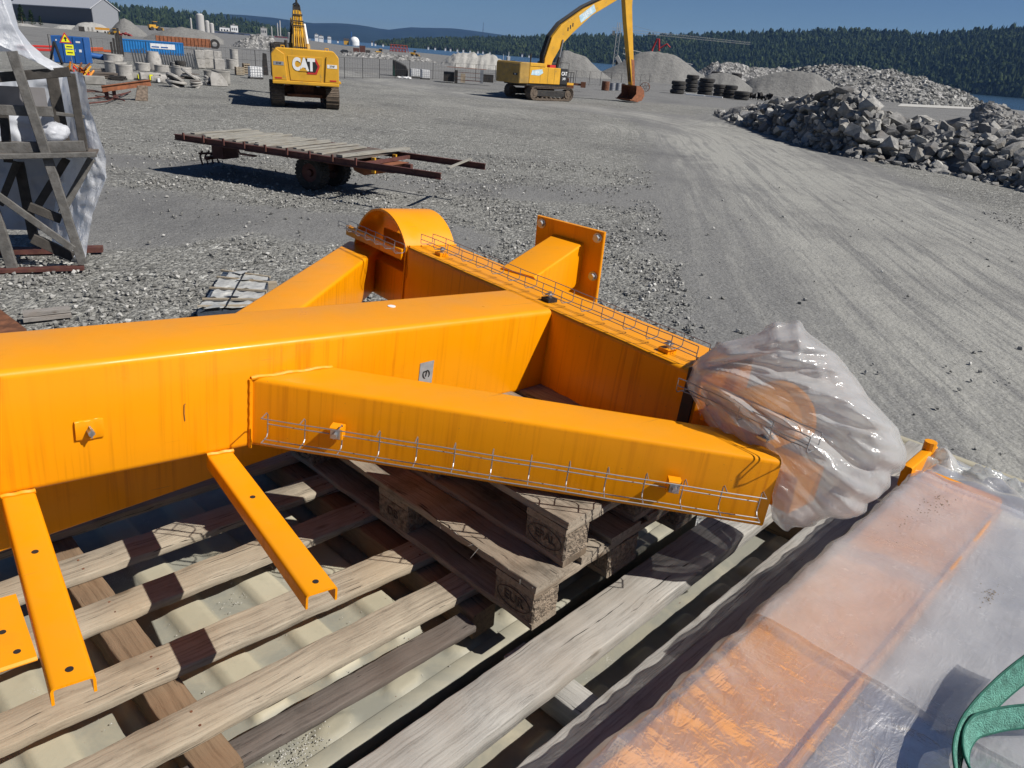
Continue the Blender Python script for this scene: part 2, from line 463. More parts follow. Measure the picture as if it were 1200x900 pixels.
def mat_roof():
    t = NT('beige container roof paint'); v = t.coord()
    c = t.ramp(t.noise(v, 2.5, 5), [(0.3, (0.35, 0.32, 0.235)), (0.7, (0.46, 0.425, 0.32))])
    d = t.noise(v, 4.5, 7, 0.65, 0.6)
    ps = t.n('ShaderNodeSeparateXYZ'); t.l(v, ps.inputs[0])
    low = t.ramp(t.math('SUBTRACT', ps.outputs[2], 2.055), [(0.010, 1.0), (0.024, 0.0)])
    dm = t.math('MULTIPLY', t.ramp(d, [(0.30, 0.15), (0.58, 0.95)]), low)
    c = t.mix(c, (0.235, 0.235, 0.200), dm)
    c = t.mix(c, (0.30, 0.285, 0.22), t.ramp(t.noise(v, 14, 6, 0.7), [(0.55, 0.0), (0.7, 0.5)]))
    g = t.vor(v, 240, out='Distance'); gm = t.ramp(t.noise(v, 5.5, 5, 0.7), [(0.6, 0.0), (0.68, 1.0)])
    c = t.mix(c, (0.55, 0.54, 0.50), t.math('MULTIPLY', t.ramp(g, [(0.2, 0.8), (0.4, 0.0)]), gm))
    rs = t.ramp(t.noise(v, 30, 4, 0.7), [(0.70, 0.0), (0.74, 0.9)])
    c = t.mix(c, (0.12, 0.05, 0.03), rs)
    t.pbr(c, 0.6, 0, t.bump(t.noise(v, 60, 5), 0.2, 0.003), 0.4)
    return t.m
ROOF = mat_roof()

def mat_rock():
    t = NT('grey granite'); v = t.coord(randomise=True)
    oi = t.n('ShaderNodeObjectInfo')
    c = t.ramp(t.noise(v, 2.2, 6, 0.65), [(0.3, (0.20, 0.20, 0.195)), (0.55, (0.34, 0.335, 0.32)), (0.75, (0.54, 0.53, 0.50))])
    c = t.mix(c, (0.27, 0.235, 0.19), t.ramp(t.noise(v, 1.0, 3), [(0.52, 0.0), (0.7, 0.6)]))
    c = t.mix(c, t.ramp(oi.outputs['Random'], [(0, (0.45, 0.45, 0.47)), (0.6, (0.95, 0.94, 0.92)), (1, (1.45, 1.43, 1.4))]), 1.0, 'MULTIPLY')
    t.pbr(c, 0.9, 0, t.bump(t.noise(v, 7, 6, 0.7), 0.5, 0.12), 0.25)
    return t.m
ROCK = mat_rock()

def mat_rubble(name='rubble', dark=1.0, sc=1.6):
    t = NT(name); v = t.coord()
    cell = t.vor(v, sc); sep = t.n('ShaderNodeSeparateColor'); t.l(cell, sep.inputs[0])
    c = t.ramp(sep.outputs[0], [(0, (0.10 * dark, 0.10 * dark, 0.098 * dark)), (0.6, (0.21 * dark, 0.208 * dark, 0.20 * dark)), (1, (0.40 * dark, 0.39 * dark, 0.375 * dark))])
    h = t.vor(v, sc, out='Distance')
    t.pbr(c, 0.95, 0, t.bump(h, 1.0, 0.5 / sc), 0.2)
    return t.m
RUBBLE = mat_rubble()
def mat_heap(name, a, b):
    t = NT(name); v = t.coord()
    st = t.noise(t.coord((1, 1, 0.15)), 1.4, 5, 0.6)
    c = t.ramp(st, [(0.3, a), (0.7, b)])
    c = t.mix(c, tuple(x * 1.5 for x in b), t.ramp(t.noise(v, 3, 6, 0.75), [(0.6, 0.0), (0.72, 0.5)]))
    t.pbr(c, 0.95, 0, t.bump(t.noise(v, 1.2, 7, 0.7), 0.6, 0.5), 0.2)
    return t.m
HEAP = mat_heap('grey gravel heap', (0.155, 0.152, 0.145), (0.215, 0.212, 0.20))
HEAP_L = mat_heap('light gravel heap', (0.29, 0.285, 0.265), (0.40, 0.39, 0.365))

def mat_ground():
    t = NT('gravel yard ground')
    tc = t.n('ShaderNodeTexCoord'); v = tc.outputs['Object']
    at = t.n('ShaderNodeAttribute', attribute_name='track')
    sepa = t.n('ShaderNodeSeparateColor'); t.l(at.outputs['Color'], sepa.inputs[0])
    track = sepa.outputs[0]; fine = sepa.outputs[1]; lat = sepa.outputs[2]
    psx = t.n('ShaderNodeSeparateXYZ'); t.l(v, psx.inputs[0])
    cmb = t.n('ShaderNodeCombineXYZ'); t.l(t.math('MULTIPLY', lat, 3.4), cmb.inputs[0]); t.l(t.math('MULTIPLY', psx.outputs[1], 0.10), cmb.inputs[1])
    st1 = t.noise(cmb.outputs[0], 1.0, 3, 0.55, 0.25)
    cmb2 = t.n('ShaderNodeCombineXYZ'); t.l(t.math('MULTIPLY', lat, 11.0), cmb2.inputs[0]); t.l(t.math('MULTIPLY', psx.outputs[1], 0.35), cmb2.inputs[1])
    st2 = t.noise(cmb2.outputs[0], 1.0, 4, 0.6, 0.2)
    streak = t.ramp(t.math('ADD', t.math('MULTIPLY', st1, 0.6), t.math('MULTIPLY', st2, 0.4)), [(0.40, 0.25), (0.56, 1.0)])
    wob = t.noise(v, 0.9, 6, 0.7)
    finem = t.ramp(t.math('ADD', fine, t.math('MULTIPLY', t.math('SUBTRACT', wob, 0.5), 0.9)), [(0.35, 0.0), (0.62, 1.0)])
    # gravel: three sizes of stone cells
    def cells(sc):
        x = t.n('ShaderNodeTexVoronoi'); x.inputs['Scale'].default_value = sc; t.l(v, x.inputs['Vector'])
        s_ = t.n('ShaderNodeSeparateColor'); t.l(x.outputs['Color'], s_.inputs[0]); return s_.outputs[0], x.outputs['Distance']
    c1, d1 = cells(11.0); c2, d2 = cells(24.0); c3, d3 = cells(55.0)
    a1 = t.ramp(c1, [(0, 0.06), (0.5, 0.15), (0.85, 0.26), (1, 0.50)])
    a2 = t.ramp(c2, [(0, 0.07), (0.6, 0.17), (1, 0.42)])
    a3 = t.ramp(c3, [(0, 0.09), (0.6, 0.18), (1, 0.40)])
    big = t.noise(v, 0.55, 5, 0.65)
    g = t.mix(a2, a1, t.ramp(big, [(0.40, 0.0), (0.56, 1.0)]))
    g = t.mix(g, a3, t.ramp(t.noise(v, 1.7, 4), [(0.35, 0.55), (0.65, 0.1)]))
    g = t.mix(g, (1.18, 1.17, 1.08), 1.0, 'MULTIPLY')
    # compacted fines
    fcol = t.ramp(t.noise(v, 2.3, 8, 0.75), [(0.3, (0.115, 0.113, 0.102)), (0.7, (0.205, 0.202, 0.183))])
    fcol = t.mix(fcol, a3, 0.42)
    c4, d4 = cells(130.0)
    fcol = t.mix(fcol, t.ramp(c4, [(0, 0.08), (0.7, 0.19), (1, 0.36)]), 0.35)
    g = t.mix(g, fcol, finem)
    # pale dust along the wheel tracks
    dn = t.noise(v, 1.3, 7, 0.7)
    tm = t.ramp(t.math('MULTIPLY', t.math('MULTIPLY', track, streak), t.math('ADD', t.math('MULTIPLY', dn, 1.5), 0.05)), [(0.08, 0.0), (0.55, 0.88)])
    g = t.mix(g, t.mix((0.35, 0.345, 0.31), a3, 0.25), tm)
    # damp darker blotches
    bl = t.noise(v, 0.16, 5, 0.6)
    g = t.mix(g, (0.72, 0.72, 0.74), t.ramp(bl, [(0.5, 0.0), (0.66, 0.8)]), 'MULTIPLY')
    hh = t.math('ADD', t.math('MULTIPLY', d1, -1.0), t.math('MULTIPLY', d2, -0.5))
    smooth = t.math('SUBTRACT', 1.0, t.math('MULTIPLY', t.math('MAXIMUM', finem, tm), 0.75))
    nb = t.bump(t.math('MULTIPLY', hh, smooth), 0.9, 0.05)
    nb = t.bump(t.math('MULTIPLY', streak, track), 0.3, 0.02, nb)
    nb = t.bump(t.noise(v, 3.0, 8, 0.7), 0.55, 0.10, nb)
    t.pbr(g, 0.95, 0, nb, 0.2)
    return t.m
GROUND = mat_ground()

def mat_forest():
    t = NT('forest foliage'); v = t.coord()
    n = t.math('ADD', t.math('MULTIPLY', t.noise(v, 0.05, 5, 0.85), 0.62), t.math('MULTIPLY', t.noise(v, 0.008, 4, 0.6), 0.38))
    c = t.ramp(n, [(0.40, (0.012, 0.020, 0.010)), (0.53, (0.032, 0.048, 0.018)), (0.66, (0.10, 0.125, 0.045))])
    t.pbr(c, 0.95, 0, None, 0.05)
    return t.m
FOREST = mat_forest()
MOUNT = simple('far forest slopes', (0.012, 0.022, 0.020), 0.95, var=0.4, scale=0.004, spec=0.05)
def mat_water():
    t = NT('fjord water'); v = t.coord()
    t.pbr((0.02, 0.05, 0.08), 0.18, 0, t.bump(t.noise(t.coord((0.3, 1.0, 1)), 0.6, 6, 0.7), 0.35, 0.6), 0.5)
    return t.m
WATER = mat_water()

# ------------------------------------------------------------------ ground, water, hills
SHORE = [(72, -60), (60, 40), (62, 80), (78, 120), (118, 178), (124, 235), (70, 292), (20, 310), (-30, 420), (-75, 520), (-150, 620), (-420, 1450), (-900, 3200), (-2600, 6500)]
def dist_poly(px, py, pts):
    best = np.full(px.shape, 1e9)
    for (x0, y0), (x1, y1) in zip(pts[:-1], pts[1:]):
        dx, dy = x1 - x0, y1 - y0
        t_ = np.clip(((px - x0) * dx + (py - y0) * dy) / (dx * dx + dy * dy), 0, 1)
        best = np.minimum(best, np.hypot(px - x0 - t_ * dx, py - y0 - t_ * dy))
    return best
def smooth_poly(pts, n=8):
    out = []
    P_ = [pts[0]] + list(pts) + [pts[-1]]
    for i in range(1, len(P_) - 2):
        a, b, c, d = [np.array(q, float) for q in P_[i - 1:i + 3]]
        for k in range(n):
            t_ = k / n
            out.append(tuple(0.5 * ((2 * b) + (c - a) * t_ + (2 * a - 5 * b + 4 * c - d) * t_ ** 2 + (3 * b - a - 3 * c + d) * t_ ** 3)))
    out.append(tuple(P_[-1])); return out
def ground():
    def axis(lo, hi, near, mid, step):
        a = list(np.arange(near, mid, step)); s = step; x = mid
        while x < hi: a.append(x); s *= 1.13; x += s
        a.append(hi); s = step; x = near; b = []
        while x > lo: s *= 1.13; x -= s; b.append(max(x, lo))
        return np.array(sorted(set(b + a)))
    xs = axis(-3200, 60, -22, 24, 0.33)
    ys = axis(-60, 7000, 4, 72, 0.33)
    X, Y = np.meshgrid(xs, ys)
    # right-hand border follows the shore
    sy = np.array([p[1] for p in SHORE]); sx = np.array([p[0] for p in SHORE])
    lim = np.interp(Y, sy, sx)
    K = len(xs)
    extra_cols = 24
    Xs = np.where(X < lim, X, lim)
    # columns from 60 m to the shore where the shore is farther right
    e = np.linspace(0, 1, extra_cols + 1)[1:]
    base = np.minimum(60, lim[:, :1])
    Xe = base + (lim[:, :1] - base) * e[None, :]
    Xs = np.hstack([Xs, Xe, lim[:, :1] + 6])
    Ys = np.hstack([Y, np.repeat(Y[:, :1], extra_cols + 1, 1)])
    Z = np.zeros_like(Xs)
    for (f, a) in ((0.9, 0.018), (2.3, 0.010)):
        Z += a * (np.sin(Xs * f + 1.7 * np.sin(Ys * f * 0.7)) * np.cos(Ys * f * 0.83 + 1.3 * np.sin(Xs * f * 0.6)))
    Z -= Z.max()
    Z[:, -1] = -6
    nr, nc = Xs.shape
    v = np.stack([Xs.ravel(), Ys.ravel(), Z.ravel()], 1)
    idx = np.arange(nr * nc).reshape(nr, nc)
    f = np.stack([idx[:-1, :-1].ravel(), idx[:-1, 1:].ravel(), idx[1:, 1:].ravel(), idx[1:, :-1].ravel()], 1)
    me = bpy.data.meshes.new('ground')
    me.from_pydata(v.tolist(), [], f.tolist())
    me.shade_smooth()
    # wheel tracks (pale dust) and compacted fines: wear of the ground itself
    px_, py_ = v[:, 0], v[:, 1]
    tr = np.zeros(len(px_))
    road = smooth_poly([(8.6, 2), (9.2, 12), (10.4, 22), (12.0, 38), (12.5, 50), (8, 62), (-4, 71), (-20, 90), (-40, 130)])
    road2 = smooth_poly([(5.9, 4), (6.9, 12), (8.0, 24), (10.0, 38), (15, 60), (22, 78), (33, 100), (60, 140)])
    road3 = smooth_poly([(-13.5, 72), (-9, 62), (-2, 55), (5, 48), (9, 40), (12, 28), (15, 12)])
    edge_n = np.array([mnoise.noise(Vector((float(a_) * 0.5, float(b_) * 0.12, 0))) if abs(a_) < 40 and b_ < 90 else 0.0 for a_, b_ in zip(px_, py_)])
    for rd, offs, amp in ((road, (-1.25, -0.7, 0.75, 1.3), 1.0), (road2, (-1.0, 1.0, 2.2), 0.75), (road3, (-1.2, 1.2), 0.8)):
        d = dist_poly(px_, py_, rd)
        wob = 0.25 * np.sin(py_ * 0.7 + px_ * 0.3)
        for o_ in (0.0, 0.5, 0.95, 1.45, 2.0, 2.7, 3.4):
            tr += amp * (0.75 if o_ in (0.95, 2.7) else 0.42) * (0.7 + 0.9 * edge_n) * np.exp(-((d - o_ + wob * (0.3 + 0.2 * o_)) / 0.20) ** 2)
        tr += amp * 0.30 * np.exp(-(d / 3.0) ** 2)
    tr = np.clip(tr, 0, 1)
    def signed(pts):
        best = np.full(px_.shape, 1e9); sg = np.zeros(px_.shape)
        for (x0, y0), (x1, y1) in zip(pts[:-1], pts[1:]):
            dx, dy = x1 - x0, y1 - y0; L2 = dx * dx + dy * dy + 1e-9
            t_ = np.clip(((px_ - x0) * dx + (py_ - y0) * dy) / L2, 0, 1); dd = np.hypot(px_ - x0 - t_ * dx, py_ - y0 - t_ * dy)
            cr_ = (dx * (py_ - y0) - dy * (px_ - x0)) / math.sqrt(L2); sg = np.where(dd < best, np.where(cr_ >= 0, dd, -dd), sg); best = np.minimum(best, dd)
        return sg
    s1_ = signed(road); s2_ = signed(road2); lat_ = np.where(py_ < 56, s1_, np.where(np.abs(s1_) < np.abs(s2_), s1_, s2_))
    fi = np.clip(np.exp(-(dist_poly(px_, py_, road) / 5.0) ** 2) * 1.0 + np.exp(-(dist_poly(px_, py_, road2) / 4.0) ** 2), 0, 1)
    # smooth sandy patches seen at left
    band = np.exp(-(dist_poly(px_, py_, [(-12, 17.2), (-6, 15.8), (-2, 15.5)]) / 1.6) ** 2)
    band2 = np.exp(-(dist_poly(px_, py_, [(-9.5, 15.0), (-7.5, 13.6)]) / 1.3) ** 2)
    band3 = np.exp(-(dist_poly(px_, py_, [(-15, 22), (-6, 21), (6, 23)]) / 1.6) ** 2)
    fi = np.clip(fi + band + band2 + 0.8 * band3, 0, 1)
    fi = np.where(py_ > 85, 0.7, fi)
    ca = me.color_attributes.new('track', 'FLOAT_COLOR', 'POINT')
    ca.data.foreach_set('color', np.stack([tr, fi, lat_, tr * 0 + 1], 1).ravel())
    me.materials.append(GROUND)
    o = bpy.data.objects.new('ground', me); col.objects.link(o); tag(o, kind='structure')
    return road, road2
ROAD, ROAD2 = ground()

me = MB().box(-9000, 12000, -300, 14000, -3.6, -3.0)
o = me.build('water', WATER); tag(o, kind='structure')

def ridge(name, pts, dfoot, dridge, mat, rows=14, zfoot=-3.2, rough=0.04, ncol=160, nscale=0.004, back=0.25):
    xs = np.linspace(pts[0][0], pts[-1][0], ncol)
    ys = np.interp(xs, [p[0] for p in pts], [p[1] for p in pts])
    P_ = []
    for k in range(rows + 3):
        row = []
        for i, (x, y) in enumerate(zip(xs, ys)):
            u = (x - pts[0][0]) / (pts[-1][0] - pts[0][0])
            df = dfoot[0] + (dfoot[1] - dfoot[0]) * u; dr = dridge[0] + (dridge[1] - dridge[0]) * u
            top = at_dist(x, y, dr)
            if k <= rows:
                t_ = k / rows; D_ = df + (dr - df) * t_
                z = zfoot + (top.z - zfoot) * (t_ ** 0.8)
                s_ = math.sin(math.pi * t_)
            else:
                D_ = dr * (1 + back * (k - rows)); z = top.z * (0.6 if k == rows + 1 else -0.05); s_ = 0.3
            dirv = (top - CAM); dirv.z = 0; dirv.normalize()
            p = CAM + dirv * D_
            nz = mnoise.fractal(Vector((p.x * nscale, p.y * nscale, 0)), 1.0, 2.0, 4) * rough * abs(top.z) * (s_ + (0.12 if k >= rows else 0.0))
            row.append((p.x, p.y, z + nz))
        P_.append(row)
    m = MB().grid(P_); ob = m.build(name, mat, smooth=True); tag(ob, kind='structure')
    return P_
ridge('mountains', [(-500, 34), (-200, 8), (60, 14), (150, 16), (225, 19), (254, 16), (290, 18), (320, 20.5), (365, 27), (400, 27), (425, 30), (453, 35), (480, 31.5), (510, 33), (530, 33.5), (560, 36.5), (590, 40.5), (620, 45), (760, 58), (1500, 100)], (7500, 8500), (9500, 10500), MOUNT, rough=0.25, nscale=0.0012)
HL = ridge('hill', [(-700, -60), (-200, -20), (0, -8), (60, -3), (100, 1), (140, 9), (175, 11.5), (215, 17.5), (262, 22.5), (300, 30), (335, 38), (360, 45)], (1900, 3000), (2600, 3800), FOREST, rough=0.12, ncol=120)
HR = ridge('forested hill', [(440, 53), (477, 48.5), (520, 47.5), (560, 46.5), (600, 45.5), (640, 44.5), (700, 43), (750, 43.5), (800, 43), (850, 41), (900, 39.5), (950, 38.5), (980, 37), (1020, 38.5), (1050, 40), (1090, 42), (1130, 39), (1170, 36), (1200, 35), (1300, 30), (1500, 40), (1800, 70)], (2900, 1050), (3500, 1750), FOREST, rough=0.10, ncol=170)

def forest(name, P_, n, hmin, hmax, seed, rowmax=15, colr=(0, 1)):
    r_ = np.random.default_rng(seed)
    A = np.array(P_); nr, nc, _ = A.shape; nr = min(nr, rowmax)
    u = r_.random(n) * (nr - 1.001); c_ = (colr[0] + (colr[1] - colr[0]) * r_.random(n)) * (nc - 1.001)
    i = u.astype(int); j = c_.astype(int); fu = (u - i)[:, None]; fc = (c_ - j)[:, None]
    p = (A[i, j] * (1 - fu) + A[i + 1, j] * fu) * (1 - fc) + (A[i, j + 1] * (1 - fu) + A[i + 1, j + 1] * fu) * fc
    h = r_.uniform(hmin, hmax, n) * (0.55 + 0.95 * r_.random(n) ** 1.6); conif = r_.random(n) < 0.7
    K = 7; V = []; F = []
    ang = np.arange(K) * 2 * np.pi / K
    levels = 4
    vs = np.zeros((n, levels * K + 1, 3))
    prof_c = [(0.05, 0.18), (0.10, 0.20), (0.45, 0.13), (0.72, 0.07)]
    prof_d = [(0.1, 0.16), (0.3, 0.30), (0.62, 0.31), (0.88, 0.17)]
    for l_ in range(levels):
        for k in range(K):
            rr = np.where(conif, prof_c[l_][1], prof_d[l_][1]) * h * (0.65 + 0.7 * r_.random(n))
            zz = np.where(conif, prof_c[l_][0], prof_d[l_][0]) * h + (r_.random(n) - 0.5) * 0.14 * h
            vs[:, l_ * K + k, 0] = p[:, 0] + rr * np.cos(ang[k]); vs[:, l_ * K + k, 1] = p[:, 1] + rr * np.sin(ang[k]); vs[:, l_ * K + k, 2] = p[:, 2] + zz
    vs[:, -1] = p; vs[:, -1, 2] += h * np.where(conif, 1.05, 0.98)
    fs = []
    for l_ in range(levels - 1):
        for k in range(K): fs.append((l_ * K + k, l_ * K + (k + 1) % K, (l_ + 1) * K + (k + 1) % K, (l_ + 1) * K + k))
    q = np.array(fs); tq = np.array([((levels - 1) * K + k, (levels - 1) * K + (k + 1) % K, levels * K) for k in range(K)])
    off = (np.arange(n) * (levels * K + 1))
    faces = (q[None] + off[:, None, None]).reshape(-1, 4).tolist() + (tq[None] + off[:, None, None]).reshape(-1, 3).tolist()
    m = bpy.data.meshes.new(name); m.from_pydata(vs.reshape(-1, 3).tolist(), [], faces); m.materials.append(FOREST)
    ob = bpy.data.objects.new(name, m); col.objects.link(ob); return ob
tag(forest('forest', HR, 30000, 8, 15, 3, colr=(0.0, 0.80)), 'dark spruce and birch forest covering the long hill across the water', 'forest', kind='stuff')
tag(forest('forest', HL, 5000, 12, 20, 4, colr=(0.25, 1.0)), 'dark forest on the low hill behind the grey hall and silo', 'forest', kind='stuff')

# ------------------------------------------------------------------ the steel frame (the big orange thing)
n_ = Vector((0.05984461, 0.0398964, 0.9974101)).normalized()
J = Vector((0.09976, 2.51212924, 2.78))
xa = Vector((0.74249414, 0.66605867, -0.071192)); xa = (xa - n_ * xa.dot(n_)).normalized()
ya = n_.cross(xa)
HT = 0.308
O_ = J - n_ * HT
FM = Matrix(((xa.x, ya.x, n_.x, O_.x), (xa.y, ya.y, n_.y, O_.y), (xa.z, ya.z, n_.z, O_.z), (0, 0, 0, 1)))
def rbox(mb, a, b, w_, h_, r_=0.014, up=(0, 0, 1)):
    return mb.beam(a, b, w_, h_, ch=r_, seg=4, nseg=1, up=up)
frame = thing('steel_structure', 'large glossy orange welded steel frame resting on the stacked pallets', 'steel frame', mat=FM)
m = MB(); rbox(m, (-3.0, 0.135, HT / 2), (0.03, 0.135, HT / 2), 0.27, HT, 0.02)
main = m.build('main_beam', ORANGE, frame, smooth=True)
m = MB(); rbox(m, (0.165, -0.66, HT / 2 + .001), (0.165, 0.948, HT / 2 + .001), 0.27, HT - .003, 0.016)
cross = m.build('cross_beam', ORANGE, frame, smooth=True)
# the beam end continues narrower below the curved guides
m = MB(); m.box(0.07, 0.26, 0.95, 1.42, 0.0, 0.17)
m.build('beam_end', ORANGE, frame, smooth=True, bevel=0.004)
m = MB(); m.box(0.09, 0.24, -1.00, -0.662, 0.0, 0.12)
m.build('beam_end', ORANGE, frame, smooth=True, bevel=0.004)
# diagonal struts
s2 = math.sqrt(0.5)
def strut(p, q, wdt):
    mm = MB(); rbox(mm, p, q, wdt, 0.206, 0.014); return mm.build('diagonal_strut', ORANGE, frame, smooth=True)
strut((-1.04, 0.10, 0.108), (0.005, -0.945, 0.108), 0.170)
strut((-1.22, 0.10, 0.108), (0.09, 1.41, 0.108), 0.178)
# curved cable guides: half-round plate over the beam ends
def guide(cy, Ro=0.243):
    mm = MB(); rings = []
    cz = 0.308 - 0.125; ri = Ro - 0.010
    rings = []
    for k in range(41):
        t_ = R(-4 + 188 * k / 40)
        c_, s_ = math.cos(t_), math.sin(t_)
        rings.append([(0.03, cy + Ro * c_, cz + Ro * s_), (0.30, cy + Ro * c_, cz + Ro * s_), (0.30, cy + ri * c_, cz + ri * s_), (0.03, cy + ri * c_, cz + ri * s_)])
    mm.loft(rings)
    g = mm.build('curved_guide', ORANGE, frame, smooth=True, angle=30)
    return g
guide(1.172); guide(-0.800, 0.115)
m = MB(); m.box(0.160, 0.170, 0.98, 1.36, 0.17, 0.30); m.build('web_plate', ORANGE, frame)
for y0, y1 in ((0.96, 1.46), (-0.98, -0.68)):
    m = MB(); m.box(0.008, 0.030, y0, y1, 0.245, 0.292)
    m.build('tray_bracket', ORANGE, frame, bevel=0.002)
# flange plate on a short stub
m = MB(); rbox(m, (0.27, 0.452, 0.225), (0.645, 0.555, 0.335), 0.175, 0.19, 0.010)
stub = m.build('stub', ORANGE, frame, smooth=True)
m = MB()
FPm = Matrix.Translation((0.65, 0.555, 0.29)) @ Matrix.Rotation(R(12), 4, 'Z') @ Matrix.Rotation(R(-6), 4, 'Y')
m.beam((-0.008, 0, -0.225), (-0.008, 0, 0.205), 0.365, 0.018, ch=0.003, up=(1, 0, 0), Mx=FPm)
fl = m.build('flange_plate', ORANGE, frame, smooth=True)
for y, z in ((-0.152, 0.175), (0.152, 0.175), (-0.152, 0.0), (-0.152, -0.17), (0.152, -0.17)):
    m = MB(); m.cyl((-0.036, y, z), (0.018, y, z), 0.015, n=6, Mx=FPm); m.cyl((-0.021, y, z), (-0.018, y, z), 0.022, n=16, Mx=FPm)
    m.build('bolt', BOLT, fl)
# two channel brackets reaching down the near side
def channel(x0, x1, wdt, end):
    mm = MB(); t_ = 0.005; L = 0.0
    a = Vector((x0, 0.0, 0.004)); b = Vector((x1, -end, 0.004))
    d = (b - a).normalized(); sx = d.cross(Vector((0, 0, 1)))
    hw = wdt / 2; hl = 0.036
    prof = []
    def arc(cx, cz, r0, a0, a1, k=4):
        return [(cx + r0 * math.cos(R(a0 + (a1 - a0) * i / k)), cz + r0 * math.sin(R(a0 + (a1 - a0) * i / k))) for i in range(k + 1)]
    ro = 0.009; r1 = 0.004
    prof += [(hw, -hl)] + arc(hw - ro, -ro, ro, 0, 90) + arc(-hw + ro, -ro, ro, 90, 180) + [(-hw, -hl), (-hw + t_, -hl)]
    prof += arc(-hw + ro, -ro, ro - t_, 180, 90) + arc(hw - ro, -ro, ro - t_, 90, 0) + [(hw - t_, -hl)]
    rings = [[p + sx * u + Vector((0, 0, z)) for u, z in prof] for p in (a, b)]
    mm.loft(rings)
    o_ = mm.build('channel_bracket', ORANGE, frame, smooth=True)
    for k, q in enumerate((0.38, 0.95)):
        c_ = a.lerp(b, q)
        h_ = MB(); h_.cyl(c_ + Vector((0, 0, 0.0012)), c_ + Vector((0, 0, -0.02)), 0.0065, n=14)
        h_.build('bolt_hole', BLACK, o_)
    # weld bead
    wb = MB(); pts = [a + sx * (hw * (2 * i / 10 - 1)) + Vector((0, -0.004, 0.003 + 0.001 * math.sin(i * 5))) for i in range(11)]
    wb.tube(pts, 0.006); wb.build('weld', ORANGE, o_, smooth=True)
    return o_
channel(-1.150, -1.182, 0.070, 0.655)
channel(-1.612, -1.641, 0.068, 0.665)
# plate with holes farther along
m = MB(); m.beam((-1.675, -0.46, -0.012), (-1.93, -0.46, -0.012), 0.205, 0.010, ch=0.004)
pl = m.build('end_plate', ORANGE, frame, smooth=True)
for x, y, r_ in ((-1.70, -0.53, 0.006), (-1.712, -0.465, 0.006), (-1.745, -0.515, 0.011), (-1.80, -0.40, 0.008)):
    m = MB(); m.cyl((x, y, -0.0066), (x, y, -0.02), r_, n=14); m.build('bolt_hole', BLACK, pl)
m = MB(); m.beam((-2.2, 0.02, -0.004), (-1.80, -0.38, -0.012), 0.08, 0.03, ch=0.004); m.build('plate_arm', ORANGE, frame)
# tapered box girder under the main beam, set back
m = MB()
m.add([(-3.0, 0.25, -0.50), (-0.30, 0.25, -0.11), (-0.30, 0.30, -0.11), (-3.0, 0.30, -0.50), (-3.0, 0.25, -0.004), (-0.30, 0.25, -0.004), (-0.30, 0.30, -0.004), (-3.0, 0.30, -0.004)],
      [(0, 3, 2, 1), (4, 5, 6, 7), (0, 1, 5, 4), (1, 2, 6, 5), (2, 3, 7, 6), (3, 0, 4, 7)])
m.build('lower_girder', ORANGE, frame, bevel=0.006)
# weld beads round the near strut and the guides
wb = MB()
wb.tube([(-1.066 + 0.236 * i / 24, -0.004 + 0.001 * math.sin(i * 4), 0.212 + 0.0015 * math.sin(i * 7)) for i in range(25)], 0.006)
wb.tube([(-1.068 + 0.001 * math.sin(i * 4), -0.003, 0.004 + 0.206 * i / 20) for i in range(21)], 0.005)
wb.build('weld', ORANGE, frame, smooth=True)
wb = MB(); wb.tube([(0.027, y, 0.003 + 0.30 * i / 20) for i, y in enumerate([0.951 + 0.001 * math.sin(k * 3) for k in range(21)])], 0.005)
wb.tube([(0.03 + 0.27 * i / 20, 0.950 + 0.001 * math.sin(i * 3), 0.309) for i in range(21)], 0.004)
wb.build('weld', ORANGE, frame, smooth=True)

# wire cable trays
def tray(origin, dl, dw, dh, L, wdt, hgt, step=0.1, r_=0.0017):
    """basket: along dl, base spans dw, sides rise along dh"""
    mm = MB(); o0 = Vector(origin); dl = Vector(dl).normalized(); dw = Vector(dw).normalized(); dh = Vector(dh).normalized()
    k = int(L / step)
    for i in range(k + 1):
        s_ = L * i / k
        pts = []
        c0 = o0 + dl * s_
        cr = 0.008
        path = [dh * hgt, dh * cr, dw * cr, dw * (wdt - cr), dw * wdt + dh * cr, dw * wdt + dh * hgt]
        mm.tube([c0 + q for q in path], r_, 6)
    for q in (dh * hgt, dh * hgt * 0.5, dw * (wdt * 0.5), dw * wdt + dh * hgt):
        nn = 14
        mm.tube([o0 + q + dl * (L * i / nn) + dh * 0.0012 * math.sin(i * 2.1) for i in range(nn + 1)], r_, 6)
    return mm
on = Vector((-s2, -s2, 0))       # outward from the near strut's front face
al = Vector((s2, -s2, 0))
base = Vector((-1.066, -0.004, 0)) + on * 0.022 + al * 0.055
tr_ = tray(base + Vector((0, 0, 0.060)), al, (0, 0, 1), on, 1.33, 0.072, 0.045, 0.097).build('wire_tray', STEEL, frame, smooth=True)
for s_ in (0.19, 1.10):
    c_ = base + al * s_ + Vector((0, 0, 0.105))
    m = MB(); m.beam(c_ - al * 0.017 - on * 0.004, c_ + al * 0.017 - on * 0.004, 0.036, 0.034, ch=0.003, up=on); m.build('tray_bracket', ORANGE, tr_)
    m = MB(); m.cyl(c_, c_ + on * 0.03, 0.008, n=6); m.beam(c_ - al * 0.013 + on * 0.016, c_ + al * 0.013 + on * 0.016, 0.026, 0.004, ch=0.001, up=on); m.build('clamp_bolt', BOLT, tr_)
tr_ = tray((0.066, -0.60, 0.330), (0, 1, 0), (1, 0, 0), (0, 0, 1), 1.50, 0.062, 0.045, 0.1).build('wire_tray', STEEL, frame, smooth=True)
